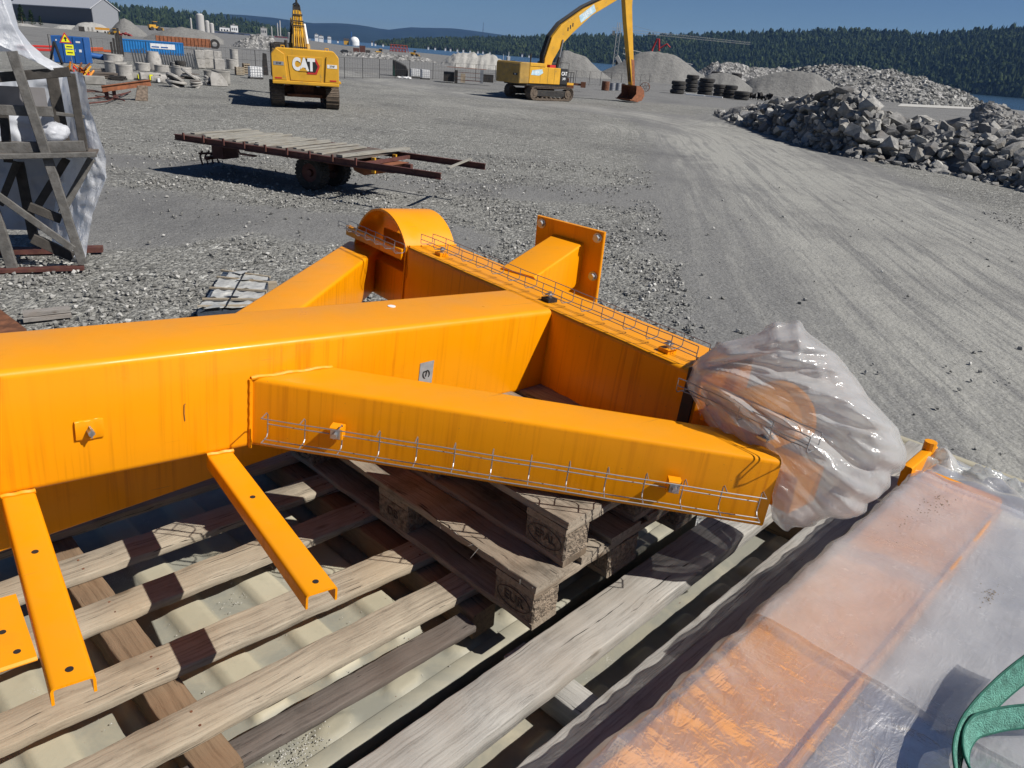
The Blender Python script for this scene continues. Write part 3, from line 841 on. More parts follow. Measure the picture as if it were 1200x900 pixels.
for s_ in (-0.47, 0.09, 0.78):
    m = MB(); m.box(0.075, 0.12, s_ - 0.02, s_ + 0.02, 0.308, 0.322); m.build('tray_bracket', ORANGE if s_ != 0.09 else BLACK, tr_)
    m = MB(); m.cyl((0.097, s_, 0.322), (0.097, s_, 0.345), 0.008, n=6); m.box(0.083, 0.111, s_ - 0.012, s_ + 0.012, 0.333, 0.337); m.build('clamp_bolt', BOLT, tr_)
tray((-0.050, 0.93, 0.285), (0, 1, 0), (1, 0, 0), (0, 0, 1), 0.50, 0.055, 0.035, 0.083).build('wire_tray', STEEL, frame, smooth=True)
tr_ = tray((-0.060, -1.06, 0.262), (0, 1, 0), (1, 0, 0), (0, 0, 1), 0.42, 0.060, 0.045, 0.1).build('wire_tray', STEEL, frame, smooth=True)
m = MB(); m.cyl((-0.03, -0.93, 0.24), (-0.03, -0.93, 0.29), 0.008, n=6); m.box(-0.05, -0.01, -0.945, -0.915, 0.238, 0.244); m.build('clamp_bolt', BOLT, tr_)
# bolt plate, sticker, disc, mark
m = MB(); m.beam((-1.487, -0.003, 0.140), (-1.427, -0.003, 0.140), 0.008, 0.050, ch=0.0035, seg=2, nseg=8, jit=0.0008); bp = m.build('bolt_plate', ORANGE, frame, smooth=True)
m = MB(); m.cyl((-1.457, -0.007, 0.138), (-1.457, -0.026, 0.138), 0.008, n=6)
m.beam((-1.457, -0.014, 0.126), (-1.457, -0.014, 0.150), 0.024, 0.004, ch=0.001, up=(0.6, 0, 0.8)); m.build('clamp_bolt', BOLT, bp)
m = MB(); m.add([(-0.520, -0.0016, 0.178), (-0.468, -0.0016, 0.182), (-0.470, -0.0016, 0.09), (-0.521, -0.0016, 0.10)], [(0, 1, 2, 3)])
m.add([(-0.520, -0.0002, 0.178), (-0.468, -0.0002, 0.182), (-0.470, -0.0002, 0.09), (-0.521, -0.0002, 0.10)], [(3, 2, 1, 0)])
stk = m.build('sticker', CARD, frame)
text_mesh('sticker_mark', '(7)', 0.026, BLACK, stk, Matrix.Translation((-0.495, -0.0022, 0.140)) @ Matrix.Rotation(R(90), 4, 'X') @ Matrix.Rotation(R(14), 4, 'Z'), 0.0003, 0.001)
m = MB(); m.cyl((-0.519, 0.19, HT), (-0.519, 0.19, HT + 0.0015), 0.013, n=20); m.build('paper_dot', WHITE, frame)
m = MB(); m.tube([(-1.2385, -0.001, 0.118), (-1.240, -0.001, 0.140), (-1.239, -0.001, 0.163), (-1.236, -0.001, 0.166)], 0.0012); m.build('scratch', RUST, frame)

# ------------------------------------------------------------------ containers, planks, pallets (deck axes)
DA = R(47.7)
d1 = Vector((math.cos(DA), math.sin(DA), 0)); d2 = Vector((math.sin(DA), -math.cos(DA), 0))
# right-handed local axes: x = d1 (along), y = -d2 (away, to the left), z up
def deckM(a, b, z): 
    p = d1 * a + d2 * b
    return Matrix(((d1.x, -d2.x, 0, p.x), (d1.y, -d2.y, 0, p.y), (0, 0, 1, z), (0, 0, 0, 1)))
ZR = 2.062
def container(label, b0, b1, a0, a1, gap_side):
    """b0..b1 across (d2), a0..a1 along (d1)"""
    T = thing('container', label, 'container', mat=deckM(a0, (b0 + b1) / 2, 0), group='beige containers side by side')
    L = a1 - a0; W_ = abs(b1 - b0); hw = W_ / 2
    mm = MB(); mm.box(0, L, -hw + 0.03, hw - 0.03, 0.15, ZR - 0.08)
    # corrugated side walls
    for sgn in (-1, 1):
        x = 0.1
        while x < L - 0.2:
            mm.box(x, x + 0.09, sgn * hw - 0.031, sgn * hw + 0.031 - 0.002, 0.2, ZR - 0.1); x += 0.28
    mm.build('wall', ROOF, T)
    # roof sheet: pressed panels with rounded end dimples
    nx = int(L / 0.0125); ny = int(W_ / 0.0125)
    xs = np.linspace(0, L, nx); ys = np.linspace(-hw + 0.05, hw - 0.05, ny)
    X, Y = np.meshgrid(xs, ys, indexing='ij')
    pitch_ = 0.2125
    ph = ((X + 0.1126) / pitch_) % 1.0
    def sstep(e0, e1_, x_): 
        t_ = np.clip((x_ - e0) / (e1_ - e0), 0, 1); return t_ * t_ * (3 - 2 * t_)
    ribs = sstep(0.07, 0.14, ph) * (1 - sstep(0.53, 0.60, ph))
    edge = np.minimum(Y + hw, hw - Y)
    endm = sstep(0.10, 0.135, edge)
    # dimples standing up near the edge, between the ribs
    dx = (((X + 0.1126) / pitch_ - 0.34) % 1.0 - 0.5) * pitch_; dy = edge - 0.085
    dim = 1 - sstep(0.5, 1.0, np.sqrt((dx / 0.045) ** 2 + (dy / 0.055) ** 2) ** 1.4)
    dim = 1 - sstep(0.62, 1.0, np.sqrt(((((X + 0.1126) / pitch_ - 0.75 + 0.5) % 1.0 - 0.5) * pitch_ / 0.068) ** 2 + (dy / 0.040) ** 2))
    Z = np.maximum(ribs * endm * sstep(0.2, 0.23, edge) * 0.023, dim * 0.011) + 0.0015 * np.sin(X * 9) * np.sin(Y * 7)
    v = np.stack([X.ravel(), Y.ravel(), Z.ravel() + ZR], 1)
    idx = np.arange(nx * ny).reshape(nx, ny)
    f = np.stack([idx[:-1, :-1].ravel(), idx[1:, :-1].ravel(), idx[1:, 1:].ravel(), idx[:-1, 1:].ravel()], 1)
    me = bpy.data.meshes.new('roof'); me.from_pydata(v.tolist(), [], f.tolist()); me.shade_smooth(); me.materials.append(ROOF)
    ro = bpy.data.objects.new('roof', me); col.objects.link(ro); ro.parent = T
    for sgn in (-1, 1):
        mm = MB(); mm.beam((0, sgn * (hw - 0.026), ZR - 0.028), (L, sgn * (hw - 0.026), ZR - 0.028), 0.05, 0.068, ch=0.006, seg=2)
        mm.build('side_rail', ROOF, T, smooth=True)
    for x in (0.03, L - 0.03):
        mm = MB(); mm.box(x - 0.03, x + 0.03, -hw + 0.05, hw - 0.05, ZR - 0.1, ZR + 0.012); mm.build('end_rail', ROOF, T, bevel=0.004)
    for x in (0.0, L):
        for sgn in (-1, 1):
            mm = MB(); mm.box(x - 0.089, x + 0.089, sgn * (hw - 0.08) - 0.075, sgn * (hw - 0.08) + 0.075, ZR - 0.09, ZR + 0.018)
            mm.build('corner_casting', ROOF, T, bevel=0.006)
    return T
container('beige container under the pallets and the slatted grating', -3.50, -1.066, -2.3, 2.2, -1)
container('beige container under the wrapped load at the lower right', -1.005, 1.43, -2.3, 3.60, 1)

ZS = 2.200   # top of the slats
def plank(name, label, cat, a0, a1, b0, b1, ztop, th, mat, group=None, jit=0.0009, seed=0, skew=0.0, tilt=0.0, ch=0.004):
    """board running along d1 between a0..a1, across b0..b1"""
    Mx = deckM((a0 + a1) / 2, (b0 + b1) / 2, ztop - th / 2) @ Matrix.Rotation(R(skew), 4, 'Z') @ Matrix.Rotation(R(tilt), 4, 'Y')
    L = a1 - a0
    mm = MB(); mm.beam((-L / 2, 0, 0), (L / 2, 0, 0), abs(b1 - b0), th, ch=ch, seg=2, nseg=max(6, int(L / 0.03)), jit=jit, seed=seed, warp=0.0006)
    o_ = mm.build(name, mat, smooth=True, angle=50)
    o_.matrix_world = Mx
    return tag(o_, label, cat, group)
def bearer(label, a0, a1, b0, b1, ztop, th, mat, group=None, seed=0, skew=0.0, name='bearer', cat='timber bearer'):
    """timber running across (along d2) """
    Mx = deckM((a0 + a1) / 2, (b0 + b1) / 2, ztop - th / 2) @ Matrix.Rotation(R(90 + skew), 4, 'Z')
    L = abs(b1 - b0)
    mm = MB(); mm.beam((-L / 2, 0, 0), (L / 2, 0, 0), abs(a1 - a0), th, ch=0.003, seg=2, nseg=max(6, int(L / 0.04)), jit=0.0008, seed=seed)
    o_ = mm.build(name, mat, smooth=True, angle=50); o_.matrix_world = Mx
    return tag(o_, label, cat, group)
# the slatted grating: one thing of slats nailed on bearers
GT = thing('slatted_grating', 'weathered wooden grating of loose boards on brown bearers left of the pallets', 'wooden grating', mat=deckM(0.9, -1.6, ZS - 0.10))
def gpart(name, a0, a1, b0, b1, ztop, th, mat, seed, skew=0, along=True):
    L = (a1 - a0) if along else abs(b1 - b0); W_ = abs(b1 - b0) if along else (a1 - a0)
    mm = MB(); mm.beam((-L / 2, 0, 0), (L / 2, 0, 0), W_, th, ch=0.0035, seg=2, nseg=max(6, int(L / 0.03)), jit=0.0010, seed=seed, warp=0.0008)
    o_ = mm.build(name, mat, smooth=True, angle=50); o_.parent = GT
    o_.location = ((a0 + a1) / 2 - 0.9, -((b0 + b1) / 2 + 1.6), ztop - th / 2 - (ZS - 0.10))
    o_.rotation_euler = (0, 0, R((0 if along else 90) + skew))
    return o_
for k, (bc, wd, a1, sk, zt) in enumerate(((-2.22, 0.10, 1.9, -2.5, 0), (-1.975, 0.105, 1.9, -3.2, 0), (-1.745, 0.10, 1.9, -2.6, 0), (-1.475, 0.105, 1.9, -4.6, 0.001), (-1.262, 0.098, 1.9, -2.8, 0.001))):
    sl_ = gpart('slat', -0.6, a1, bc - wd / 2, bc + wd / 2, ZS + zt, 0.026, WOOD_SLAT, 10 + k, sk)
    for a_ in (-0.31, 0.445, 1.20, 1.82):
        for dy_ in (-0.022, 0.026):
            m = MB(); m.cyl((a_ - 0.65, dy_, 0.0125), (a_ - 0.65, dy_, 0.0138), 0.0032, n=8); m.build('nail_head', RUST, sl_)
gpart('slat', -0.2, 1.15, -1.205, -1.135, ZS - 0.040, 0.022, WOOD_DARK, 33, -2.6)  # lower slat: its shadow is put into the colour with darker wood
for k, a in enumerate((-0.35, 0.395, 1.16, 1.78)):
    gpart('bearer', a, a + 0.085, -2.35, -1.13, ZS - 0.028, 0.085, WOOD_BROWN, 50 + k, 0, False)
# a few splintered offcuts lying between the slats
plank('wood_offcut', 'short splintered offcut lying in the gap between two slats', 'wood offcut', 0.66, 1.0, -1.83, -1.79, ZS - 0.04, 0.018, WOOD_GREY, seed=71, skew=6)
# the two long planks at right
plank('long_plank', 'wide silver grey plank with a knot beside the pallets', 'plank', -0.55, 2.75, -0.935, -0.795, ZS + 0.012, 0.045, WOOD_GREY, seed=5, skew=-0.3)
plank('long_plank', 'narrow silver grey plank in the shade of the wrapped load', 'plank', -0.35, 3.3, -0.695, -0.585, ZS + 0.004, 0.045, WOOD_GREY, seed=6, skew=-0.9)
bearer('short grey bearer crossing the gap between the two long planks', 1.13, 1.21, -0.98, -0.50, ZS - 0.046, 0.075, WOOD_GREY, seed=8)
bearer('dark bearer under the far ends of the two long planks', 2.35, 2.44, -0.98, -0.35, ZS - 0.046, 0.075, WOOD_BROWN, seed=9)

def pallet(label, a0, b0, z0, seed):
    """EUR pallet: short side 0.8 along d1 from a0, long side 1.2 along d2 ending at b0 (near)"""
    T = thing('pallet', label, 'pallet', mat=deckM(a0, b0, z0), group='stacked wooden pallets')
    # local x 0..0.8 (along d1), local y 0..1.2 (away)
    def bd(name, x0, x1, y0, y1, za, zb, mat, sd, jit=0.0016):
        mm = MB()
        if (y1 - y0) > (x1 - x0): mm.beam(((x0 + x1) / 2, y0, (za + zb) / 2), ((x0 + x1) / 2, y1, (za + zb) / 2), x1 - x0, zb - za, ch=0.003, seg=2, nseg=24, jit=jit, seed=sd, warp=0.001)
        else: mm.beam((x0, (y0 + y1) / 2, (za + zb) / 2), (x1, (y0 + y1) / 2, (za + zb) / 2), y1 - y0, zb - za, ch=0.003, seg=2, nseg=18, jit=jit, seed=sd, warp=0.001)
        return mm.build(name, mat, T, smooth=True, angle=50)
    k = seed
    for x0, x1 in ((0, 0.10), (0.3275, 0.4725), (0.70, 0.80)):
        bd('bottom_board', x0, x1, 0, 1.2, 0, 0.021, WOOD_PY, k); k += 1
        for y0, y1 in ((0, 0.145), (0.5275, 0.6725), (1.055, 1.2)):
            mm = MB(); mm.beam(((x0 + x1) / 2, (y0 + y1) / 2, 0.022), ((x0 + x1) / 2, (y0 + y1) / 2, 0.099), x1 - x0, y1 - y0, ch=0.004, seg=1, nseg=6, jit=0.0012, up=(0, 1, 0), seed=k)
            bl = mm.build('block', CHIP, T, smooth=False); k += 1
            if x0 == 0:
                word = {0: 'EUR' if seed < 200 else 'EPAL', 0.5275: 'DB', 1.055: 'EPAL'}[y0]
                Mx = Matrix.Translation((-0.0016, (y0 + y1) / 2, 0.062)) @ Matrix.Rotation(R(-90), 4, 'Z') @ Matrix.Rotation(R(90), 4, 'X')
                text_mesh('stamp', word, 0.040 if len(word) < 4 else 0.034, INK, bl, Mx, 0.0012, 0.0006)
                if y0 != 0.5275:
                    ov = MB(); ov.tube([Mx @ Vector((0.060 * math.cos(t_), 0.031 * math.sin(t_), 0.0006)) for t_ in np.linspace(0, 2 * math.pi, 33)[:-1]], 0.0013, 4, closed=True)
                    ov.build('stamp_oval', INK, bl)
    for y0, y1 in ((0.002, 0.145), (0.5275, 0.6725), (1.055, 1.198)):
        bd('stringer_board', 0.001, 0.799, y0, y1, 0.100, 0.1215, WOOD_PX, k); k += 1
    for x0, x1 in ((0, 0.145), (0.1875, 0.2875), (0.3275, 0.4725), (0.5125, 0.6125), (0.655, 0.80)):
        bd('deck_board', x0, x1, 0, 1.2, 0.1225, 0.144, WOOD_PY, k, 0.0022); k += 1
    return T
pallet('lower pallet stamped EUR lying on the slats, splintered at its corner', 1.212, -0.962, ZS + 0.003, 100)
pallet('upper pallet stamped EPAL on top, pushed back under the orange frame', 1.325, -0.968, ZS + 0.149, 200)
# splinters and nails on the pallet corner
m = MB()
for k in range(26):
    p = d1 * (1.215 + random.uniform(-0.006, 0.03)) + d2 * (-0.97 - random.uniform(0, 1.0)) + Vector((0, 0, ZS + 0.147))
    q = p + Vector((random.uniform(-.03, .03), random.uniform(-.03, .03), random.uniform(-0.03, 0.008)))
    m.cyl(p, q, 0.0012, 0.0003, n=4)
tag(m.build('splinters', WOOD_GREY), 'pale wood splinters sticking out along the lower pallet edge', 'splinters', kind='stuff')

# gravel grit on the container roof
def grit(n, region, name, label, zfun, smin, smax, mat, seed):
    r_ = np.random.default_rng(seed); mm = MB()
    for k in range(n):
        a, b = region(r_); p = d1 * a + d2 * b; s_ = r_.uniform(smin, smax); z = zfun(a, b) + s_ * 0.4
        c_ = Vector((p.x, p.y, z)); vs = []
        for q in ((1, 0, 0), (0, 1, 0), (-1, 0, 0), (0, -1, 0), (0, 0, 1), (0, 0, -1)): vs.append(c_ + Vector(q) * s_ * r_.uniform(0.6, 1.3))
        mm.add(vs, [(0, 1, 4), (1, 2, 4), (2, 3, 4), (3, 0, 4), (1, 0, 5), (2, 1, 5), (3, 2, 5), (0, 3, 5)])
    return tag(mm.build(name, mat), label, 'grit', kind='stuff')
def reg(r_):
    c_ = [(0.62, -1.15, 0.05, 0.02), (0.84, -1.86, 0.12, 0.025), (0.95, -1.80, 0.10, 0.02), (0.75, -1.72, 0.10, 0.02), (0.5, -1.35, 0.3, 0.1), (1.0, -1.4, 0.3, 0.2)]
    w_ = [0.34, 0.2, 0.16, 0.1, 0.1, 0.1]
    q = c_[r_.choice(6, p=w_)]
    return q[0] + r_.normal() * q[2], q[1] + r_.normal() * q[3]
grit(620, reg, 'grit', 'pale stone grit spilled on the container roof between the slats', lambda a, b: ZR + 0.008, 0.0010, 0.0028, simple('pale grit', (0.42, 0.41, 0.38), 0.9, var=0.4, scale=200), 5)

# ------------------------------------------------------------------ plastic bag over the near end of the cross beam
def inside_poly(x, y, poly):
    c = False; j = len(poly) - 1
    for i in range(len(poly)):
        xi, yi = poly[i]; xj, yj = poly[j]
        if (yi > y) != (yj > y) and x < (xj - xi) * (y - yi) / (yj - yi + 1e-12) + xi: c = not c
        j = i
    return c
def bag():
    c0 = FM @ Vector((0.20, -1.02, 0.12))
    vd = (c0 - CAM).normalized()
    outline = [(803, 452), (812, 428), (830, 413), (842, 402), (868, 398), (893, 390), (902, 382), (908, 377), (925, 381), (938, 376), (948, 392), (975, 412), (1000, 440), (1025, 474), (1048, 500), (1058, 520), (1054, 545), (1042, 575), (1012, 598), (980, 607), (950, 616), (918, 620), (903, 606), (904, 575), (880, 552), (850, 520), (826, 492)]
    pts = [on_plane(x, y, c0, vd) for x, y in outline]
    # resample the outline
    cum = [0]
    for a, b in zip(pts, pts[1:] + pts[:1]): cum.append(cum[-1] + (b - a).length)
    N = 220; ring = []
    for k in range(N):
        s_ = cum[-1] * k / N
        i = max(j for j in range(len(pts)) if cum[j] <= s_); a = pts[i]; b = pts[(i + 1) % len(pts)]
        ring.append(a.lerp(b, (s_ - cum[i]) / (cum[i + 1] - cum[i])))
    for _ in range(1): ring = [(ring[k - 1] + ring[k] * 2 + ring[(k + 1) % N]) / 4 for k in range(N)]
    ctr = on_plane(940, 500, c0, vd)
    tie = on_plane(812, 440, c0, vd)
    ex = (on_plane(1040, 560, c0, vd) - tie).normalized(); ey = vd.cross(ex).normalized()
    m = MB(); NR = 80
    for side in (-1, 1):
        P_ = []
        for j in range(NR + 1):
            t_ = j / NR; row = []
            for k in range(N):
                p = ctr.lerp(ring[k], t_)
                dome = math.sqrt(max(0, 1 - t_ ** 4.5)) * (0.26 if side < 0 else 0.22)
                q = p - tie; u = q.dot(ex); v_ = q.dot(ey); ang = math.atan2(v_, u + 0.06); rr = math.hypot(u, v_)
                a2 = ang + 0.10 * mnoise.noise(Vector((rr * 4, ang * 2, side * 3.0)))
                def tri(x_): x_ = x_ % 1.0; return 1 - abs(2 * x_ - 1) * 2
                fold = tri(a2 * 3.1 + 0.3 * math.sin(rr * 6)) * 0.55 + tri(a2 * 6.7 + 0.4 + 0.5 * math.sin(rr * 9)) * 0.38 + tri(a2 * 13.3 + rr * 2) * 0.16
                fold *= min(1.0, rr * 6)
                nz = mnoise.fractal(p * 6.0 + Vector((side * 5, 0, 0)), 1.0, 2.0, 4)
                cr1 = crumple(p, 1.7, side * 0.7 + 2); 
                amp = (1 - t_ ** 8) * 0.85 + 0.15
                off = dome + amp * (0.038 * fold + 0.002 * nz + 0.015 * cr1) - 0.03
                jig = 0.006 * nz * t_ + 0.020 * fold * t_ ** 4
                row.append(p + vd * (side * off) + ex * jig + ey * 0.004 * fold * t_)
            row.append(row[0]); P_.append(row)
        m.grid(P_)
    # merge centre fans
    o_ = m.build('plastic_bag', BAG, smooth=True, angle=180)
    return tag(o_, 'crumpled clear plastic bag tied over the near end of the orange cross beam', 'plastic bag')
bag()
# black tape band where the bag is tied on
m = MB()
m.loft([[(0.022, y, 0.0), (0.022, y, 0.318), (0.308, y, 0.318), (0.308, y, 0.0)] for y in (-0.612, -0.652)], cap=False)
m.loft([[(0.026, y, 0.0), (0.026, y, 0.314), (0.304, y, 0.314), (0.304, y, 0.0)] for y in (-0.612, -0.652)], cap=False)
tb = m.build('tape_band', BLACK, frame, smooth=False)
# flap of bag neck gathered at the tape
m = MB(); P_ = []
for i in range(9):
    row = []
    for j in range(40):
        x = 0.02 + 0.30 * j / 39
        row.append(FM @ Vector((x, -0.625 - 0.012 * i, 0.322 + 0.010 * math.sin(j * 1.9 + i * 0.4) + 0.010 * i * 0.7)))
    P_.append(row)
m.grid(P_)
nk = m.build('bag_neck', BAG, smooth=True); tag(nk, 'gathered neck of clear plastic just beyond the black tape', 'plastic film')

# ------------------------------------------------------------------ wrapped load at the lower right
WR = thing('wrapped_load', 'orange steel load wrapped in milky plastic film at the lower right', 'wrapped load', mat=deckM(0.0, -0.48, ZS))
ZT = 0.185
def wl(a, b, z): return (a, -(b + 0.48), z)       # deck coords -> local
m = MB(); m.beam(wl(-0.6, -0.425, ZT / 2 + 0.008), wl(2.72, -0.345, ZT / 2 - 0.012), 0.245, ZT - 0.012, ch=0.016, seg=4); m.build('box_beam', ORANGE, WR, smooth=True)
GREYP = simple('grey primed plate', (0.24, 0.25, 0.27), 0.5, var=0.12, scale=3)
m = MB(); m.box(*sorted((-0.6, 2.62)), *sorted((-(0.9 + 0.48), -(-0.243 + 0.48))), ZT - 0.070, ZT - 0.05); m.build('plate', GREYP, WR)
m = MB(); m.beam(wl(-0.6, -0.300, ZT - 0.003), wl(2.60, -0.212, ZT - 0.026), 0.012, 0.05, ch=0.004, seg=3); m.build('edge_lip', ORANGE, WR, smooth=True)
_a = WR.matrix_world.inverted() @ G(1060, 559, 2.31); _b = WR.matrix_world.inverted() @ G(1090, 533, 2.33)
m = MB(); m.beam(_a, _b, 0.035, 0.09, ch=0.006, seg=3); m.build('lug', ORANGE, WR, smooth=True)
_c = _a.lerp(_b, 0.8); m = MB(); m.cyl(_c + Vector((0, 0, 0.03)), _c + Vector((0, 0, 0.075)), 0.022, n=12); m.build('lug_pin', ORANGE, WR)
def film(name, mat, a0, a1, b_in, lift, seed, skirt=True, edge=None, amp=1.0):
    P_ = []; na = int((a1 - a0) / 0.011); 
    for i in range(na + 1):
        a = a0 + (a1 - a0) * i / na; row = []
        q = max(0.0, (a - 2.45)) 
        bl = -0.545 + 0.030 * min(a, 2.5) - lift * 0.3 + 0.02 * q + 0.0025 * math.sin(a * 11 + seed) + 0.002 * math.sin(a * 31)
        ztop = ZT + lift - 0.027 * max(0, min(1, (a + 0.2) / 3)) * 1.0
        prof = []
        if skirt:
            for k in range(12): prof.append((bl - 0.012 - 0.012 * math.sin(k * 0.5) * (1 - k / 12), 0.02 + (ztop - 0.035) * k / 12))
        for k in range(5): 
            t_ = k / 4 * math.pi / 2; prof.append((bl + 0.012 - 0.014 * math.cos(t_), ztop - 0.014 + 0.014 * math.sin(t_)))
        nb = 95
        for k in range(1, nb + 1): prof.append((bl + 0.012 + (b_in - bl) * k / nb, ztop))
        for k, (b, z) in enumerate(prof):
            p = Vector((a * 4 + seed, b * 4, 0))
            nz = mnoise.fractal(p, 1.0, 2.0, 5)
            rg = max(0, 0.22 - abs(mnoise.noise(Vector((a * 3.3 + b * 3 + seed, b * 2.6 - a * 1.4, 3.3)))) * 1.5)
            rg2 = max(0, 0.16 - abs(mnoise.noise(Vector((a * 7.1 - b * 6 + seed, b * 6.6 + a * 2.4, 7.3)))) * 1.2)
            edgef = math.exp(-max(0, b - bl) / 0.10)
            pleat = edgef * 0.007 * math.sin(a * 60 + 3 * math.sin(a * 9 + seed) + b * 30) * (0.5 + 0.5 * math.sin(a * 4.3 + seed))
            dz = amp * (0.0018 * nz + 0.007 * rg + 0.0050 * abs(crumple(Vector((a, b, seed)), 1.3, seed)) + 0.0028 * crumple(Vector((a, b, seed)), 3.4, seed + 1)) + pleat * 0.6 + 0.003
            # sag right of the lip
            if b > -0.20: dz -= 0.022 * min(1, (b + 0.20) / 0.12) * (0.6 + 0.4 * math.sin(a * 2.2 + b * 3))
            endq = max(0, a - 2.62)
            z2 = z + dz - 0.20 * endq ** 1.2 + (0.05 * mnoise.noise(Vector((a * 9, b * 9, seed))) * min(1, endq * 4))
            out = -(0.004 + 0.006 * nz + 0.006 * math.sin(a * 40 + z * 20) * (1 - z / 0.25)) if (skirt and z < ztop - 0.02) else 0
            if z2 < 0.012: z2 = 0.012 + 0.002 * nz
            row.append(wl(a + 0.01 * nz, b + out, z2))
        P_.append(row)
    mm = MB().grid(P_)
    return mm.build(name, mat, WR, smooth=True, angle=180)
film('film', WRAP, -0.7, 3.02, 0.75, 0.020, 2.0)
film('film_overlap', WRAP2, 1.50, 2.62, 0.75, 0.030, 9.0, skirt=True, amp=1.2)
# crumpled ridge of film across the load
def ridge_film():
    m = MB(); P_ = []
    for i in range(130):
        t_ = i / 129; row = []
        a = 2.02 - 0.10 * t_ + 0.02 * math.sin(t_ * 9); b = -0.50 + 1.15 * t_
        a = 1.98 + 0.05 * math.sin(t_ * 6)
        for j in range(9):
            s_ = j / 8 - 0.5
            row.append(wl(a + s_ * 0.09 + 0.008 * math.sin(i * 0.6), b, ZT - 0.015 + 0.024 * math.cos(s_ * math.pi) * (0.6 + 0.5 * mnoise.noise(Vector((i * 0.13, j * 0.5, 2)))) ))
        P_.append(row)
    m.grid(P_); return m.build('film_crease', WRAP2, WR, smooth=True, angle=180)
ridge_film()
# crumpled film end hanging over the right
m = MB(); P_ = []
for i in range(70):
    row = []
    for j in range(26):
        a = 2.98 - 0.18 * j / 25 + 0.015 * math.sin(i * 0.9); b = -0.50 + 1.1 * i / 69
        z = 0.09 + 0.10 * math.sin(j / 25 * math.pi) * (0.7 + 0.5 * mnoise.noise(Vector((i * 0.2, j * 0.3, 5)))) + 0.02 * mnoise.noise(Vector((i * 0.6, j * 0.7, 1)))
        row.append(wl(a, b, z))
    P_.append(row)
m.grid(P_); m.build('film_end', BAG, WR, smooth=True, angle=180)
m = MB()
for k in range(150):
    c_ = rng.choice(3); 
    a, b, sa, sb = ((2.45, -0.36, 0.05, 0.02), (2.22, -0.38, 0.10, 0.02), (2.05, -0.12, 0.03, 0.01))[c_]
    p = Vector(wl(a + rng.normal() * sa, b + rng.normal() * sb, ZT + 0.012)); s_ = rng.uniform(0.001, 0.003)
    m.add([p + Vector((s_, 0, 0)), p + Vector((0, s_, 0)), p - Vector((s_, 0, 0)), p - Vector((0, s_, 0)), p + Vector((0, 0, s_ * .7))], [(0, 1, 4), (1, 2, 4), (2, 3, 4), (3, 0, 4)])
tag(m.build('dirt', simple('dried dirt', (0.20, 0.16, 0.11), 0.95), WR), kind='stuff')

# green lifting sling on the load
def sling():
    T = thing('lifting_sling', 'green webbing lifting sling looped on the wrapped load', 'sling', loc=tuple(G(1190, 850, 2.39)))
    zb = 2.405
    pA = [G(1125, 925, zb + .03), G(1121, 890, zb + .03), G(1128, 862, zb + 0.03), G(1142, 840, zb + 0.035), G(1162, 818, zb + 0.05), G(1185, 797, zb + 0.07), G(1215, 775, zb + 0.10), G(1260, 750, zb + 0.14)]
    pB = [G(1152, 930, zb + .02), G(1135, 900, zb + 0.02), G(1132, 872, zb + 0.025), G(1142, 853, zb + 0.03), G(1160, 846, zb + 0.035), G(1185, 841, zb + 0.04), G(1220, 838, zb + 0.05), G(1270, 836, zb + 0.06)]
    def cat(pts, n=10):
        P_ = [pts[0]] + pts + [pts[-1]]; out = []
        for i in range(1, len(P_) - 2):
            a, b, c, d = P_[i - 1:i + 3]
            for k in range(n):
                t_ = k / n; out.append(0.5 * ((2 * b) + (c - a) * t_ + (2 * a - 5 * b + 4 * c - d) * t_ ** 2 + (3 * b - a - 3 * c + d) * t_ ** 3))
        out.append(P_[-2]); return out
    for pts, hh in ((pA, 0.052), (pB, 0.045)):
        c_ = cat(pts); m = MB(); me_ = MB()
        rings = []; e0 = []; e1_ = []
        for i, p in enumerate(c_):
            d = (c_[min(i + 1, len(c_) - 1)] - c_[max(i - 1, 0)]).normalized()
            nrm = Vector((d.y, -d.x, 0)).normalized(); wv = (Vector((0, 0, 1)) + nrm * -0.55 - d * 0.0).normalized()
            t2 = nrm * 0.0016
            lo_ = p - wv * hh * 0.5; hi_ = p + wv * hh * 0.5
            rings.append([lo_ - t2, hi_ - t2, hi_ + t2, lo_ + t2]); e0.append(lo_); e1_.append(hi_)
        m.loft(rings); w_ = m.build('webbing', STRAP, T, smooth=True, world=True, angle=60)
        me_.tube(e0, 0.0026); me_.tube(e1_, 0.0026); me_.build('edge_stitching', STRAP_D, T, smooth=True, world=True)
    return T
sling()
# ------------------------------------------------------------------ yard frame helpers
def yard(px, py, turn=0.0):
    """frame at the ground point seen at (px, py): x right, y away from the viewer, z up"""
    p = G(px, py, 0.0); a = away(p)
    rz = math.atan2(a.y, a.x) - math.pi / 2 + R(turn)
    return p, rz
class Fr:
    def __init__(s, p, rz):
        s.p = Vector(p); s.rz = rz; s.M = Matrix.Translation(s.p) @ Matrix.Rotation(rz, 4, 'Z'); s.I = s.M.inverted()
        s.n = (s.M.to_3x3() @ Vector((0, 1, 0))); s.s = mpp(s.p)
    def lp(s, px, py, dy=0.0):
        return s.I @ on_plane(px, py, s.M @ Vector((0, dy, 0)), s.n)

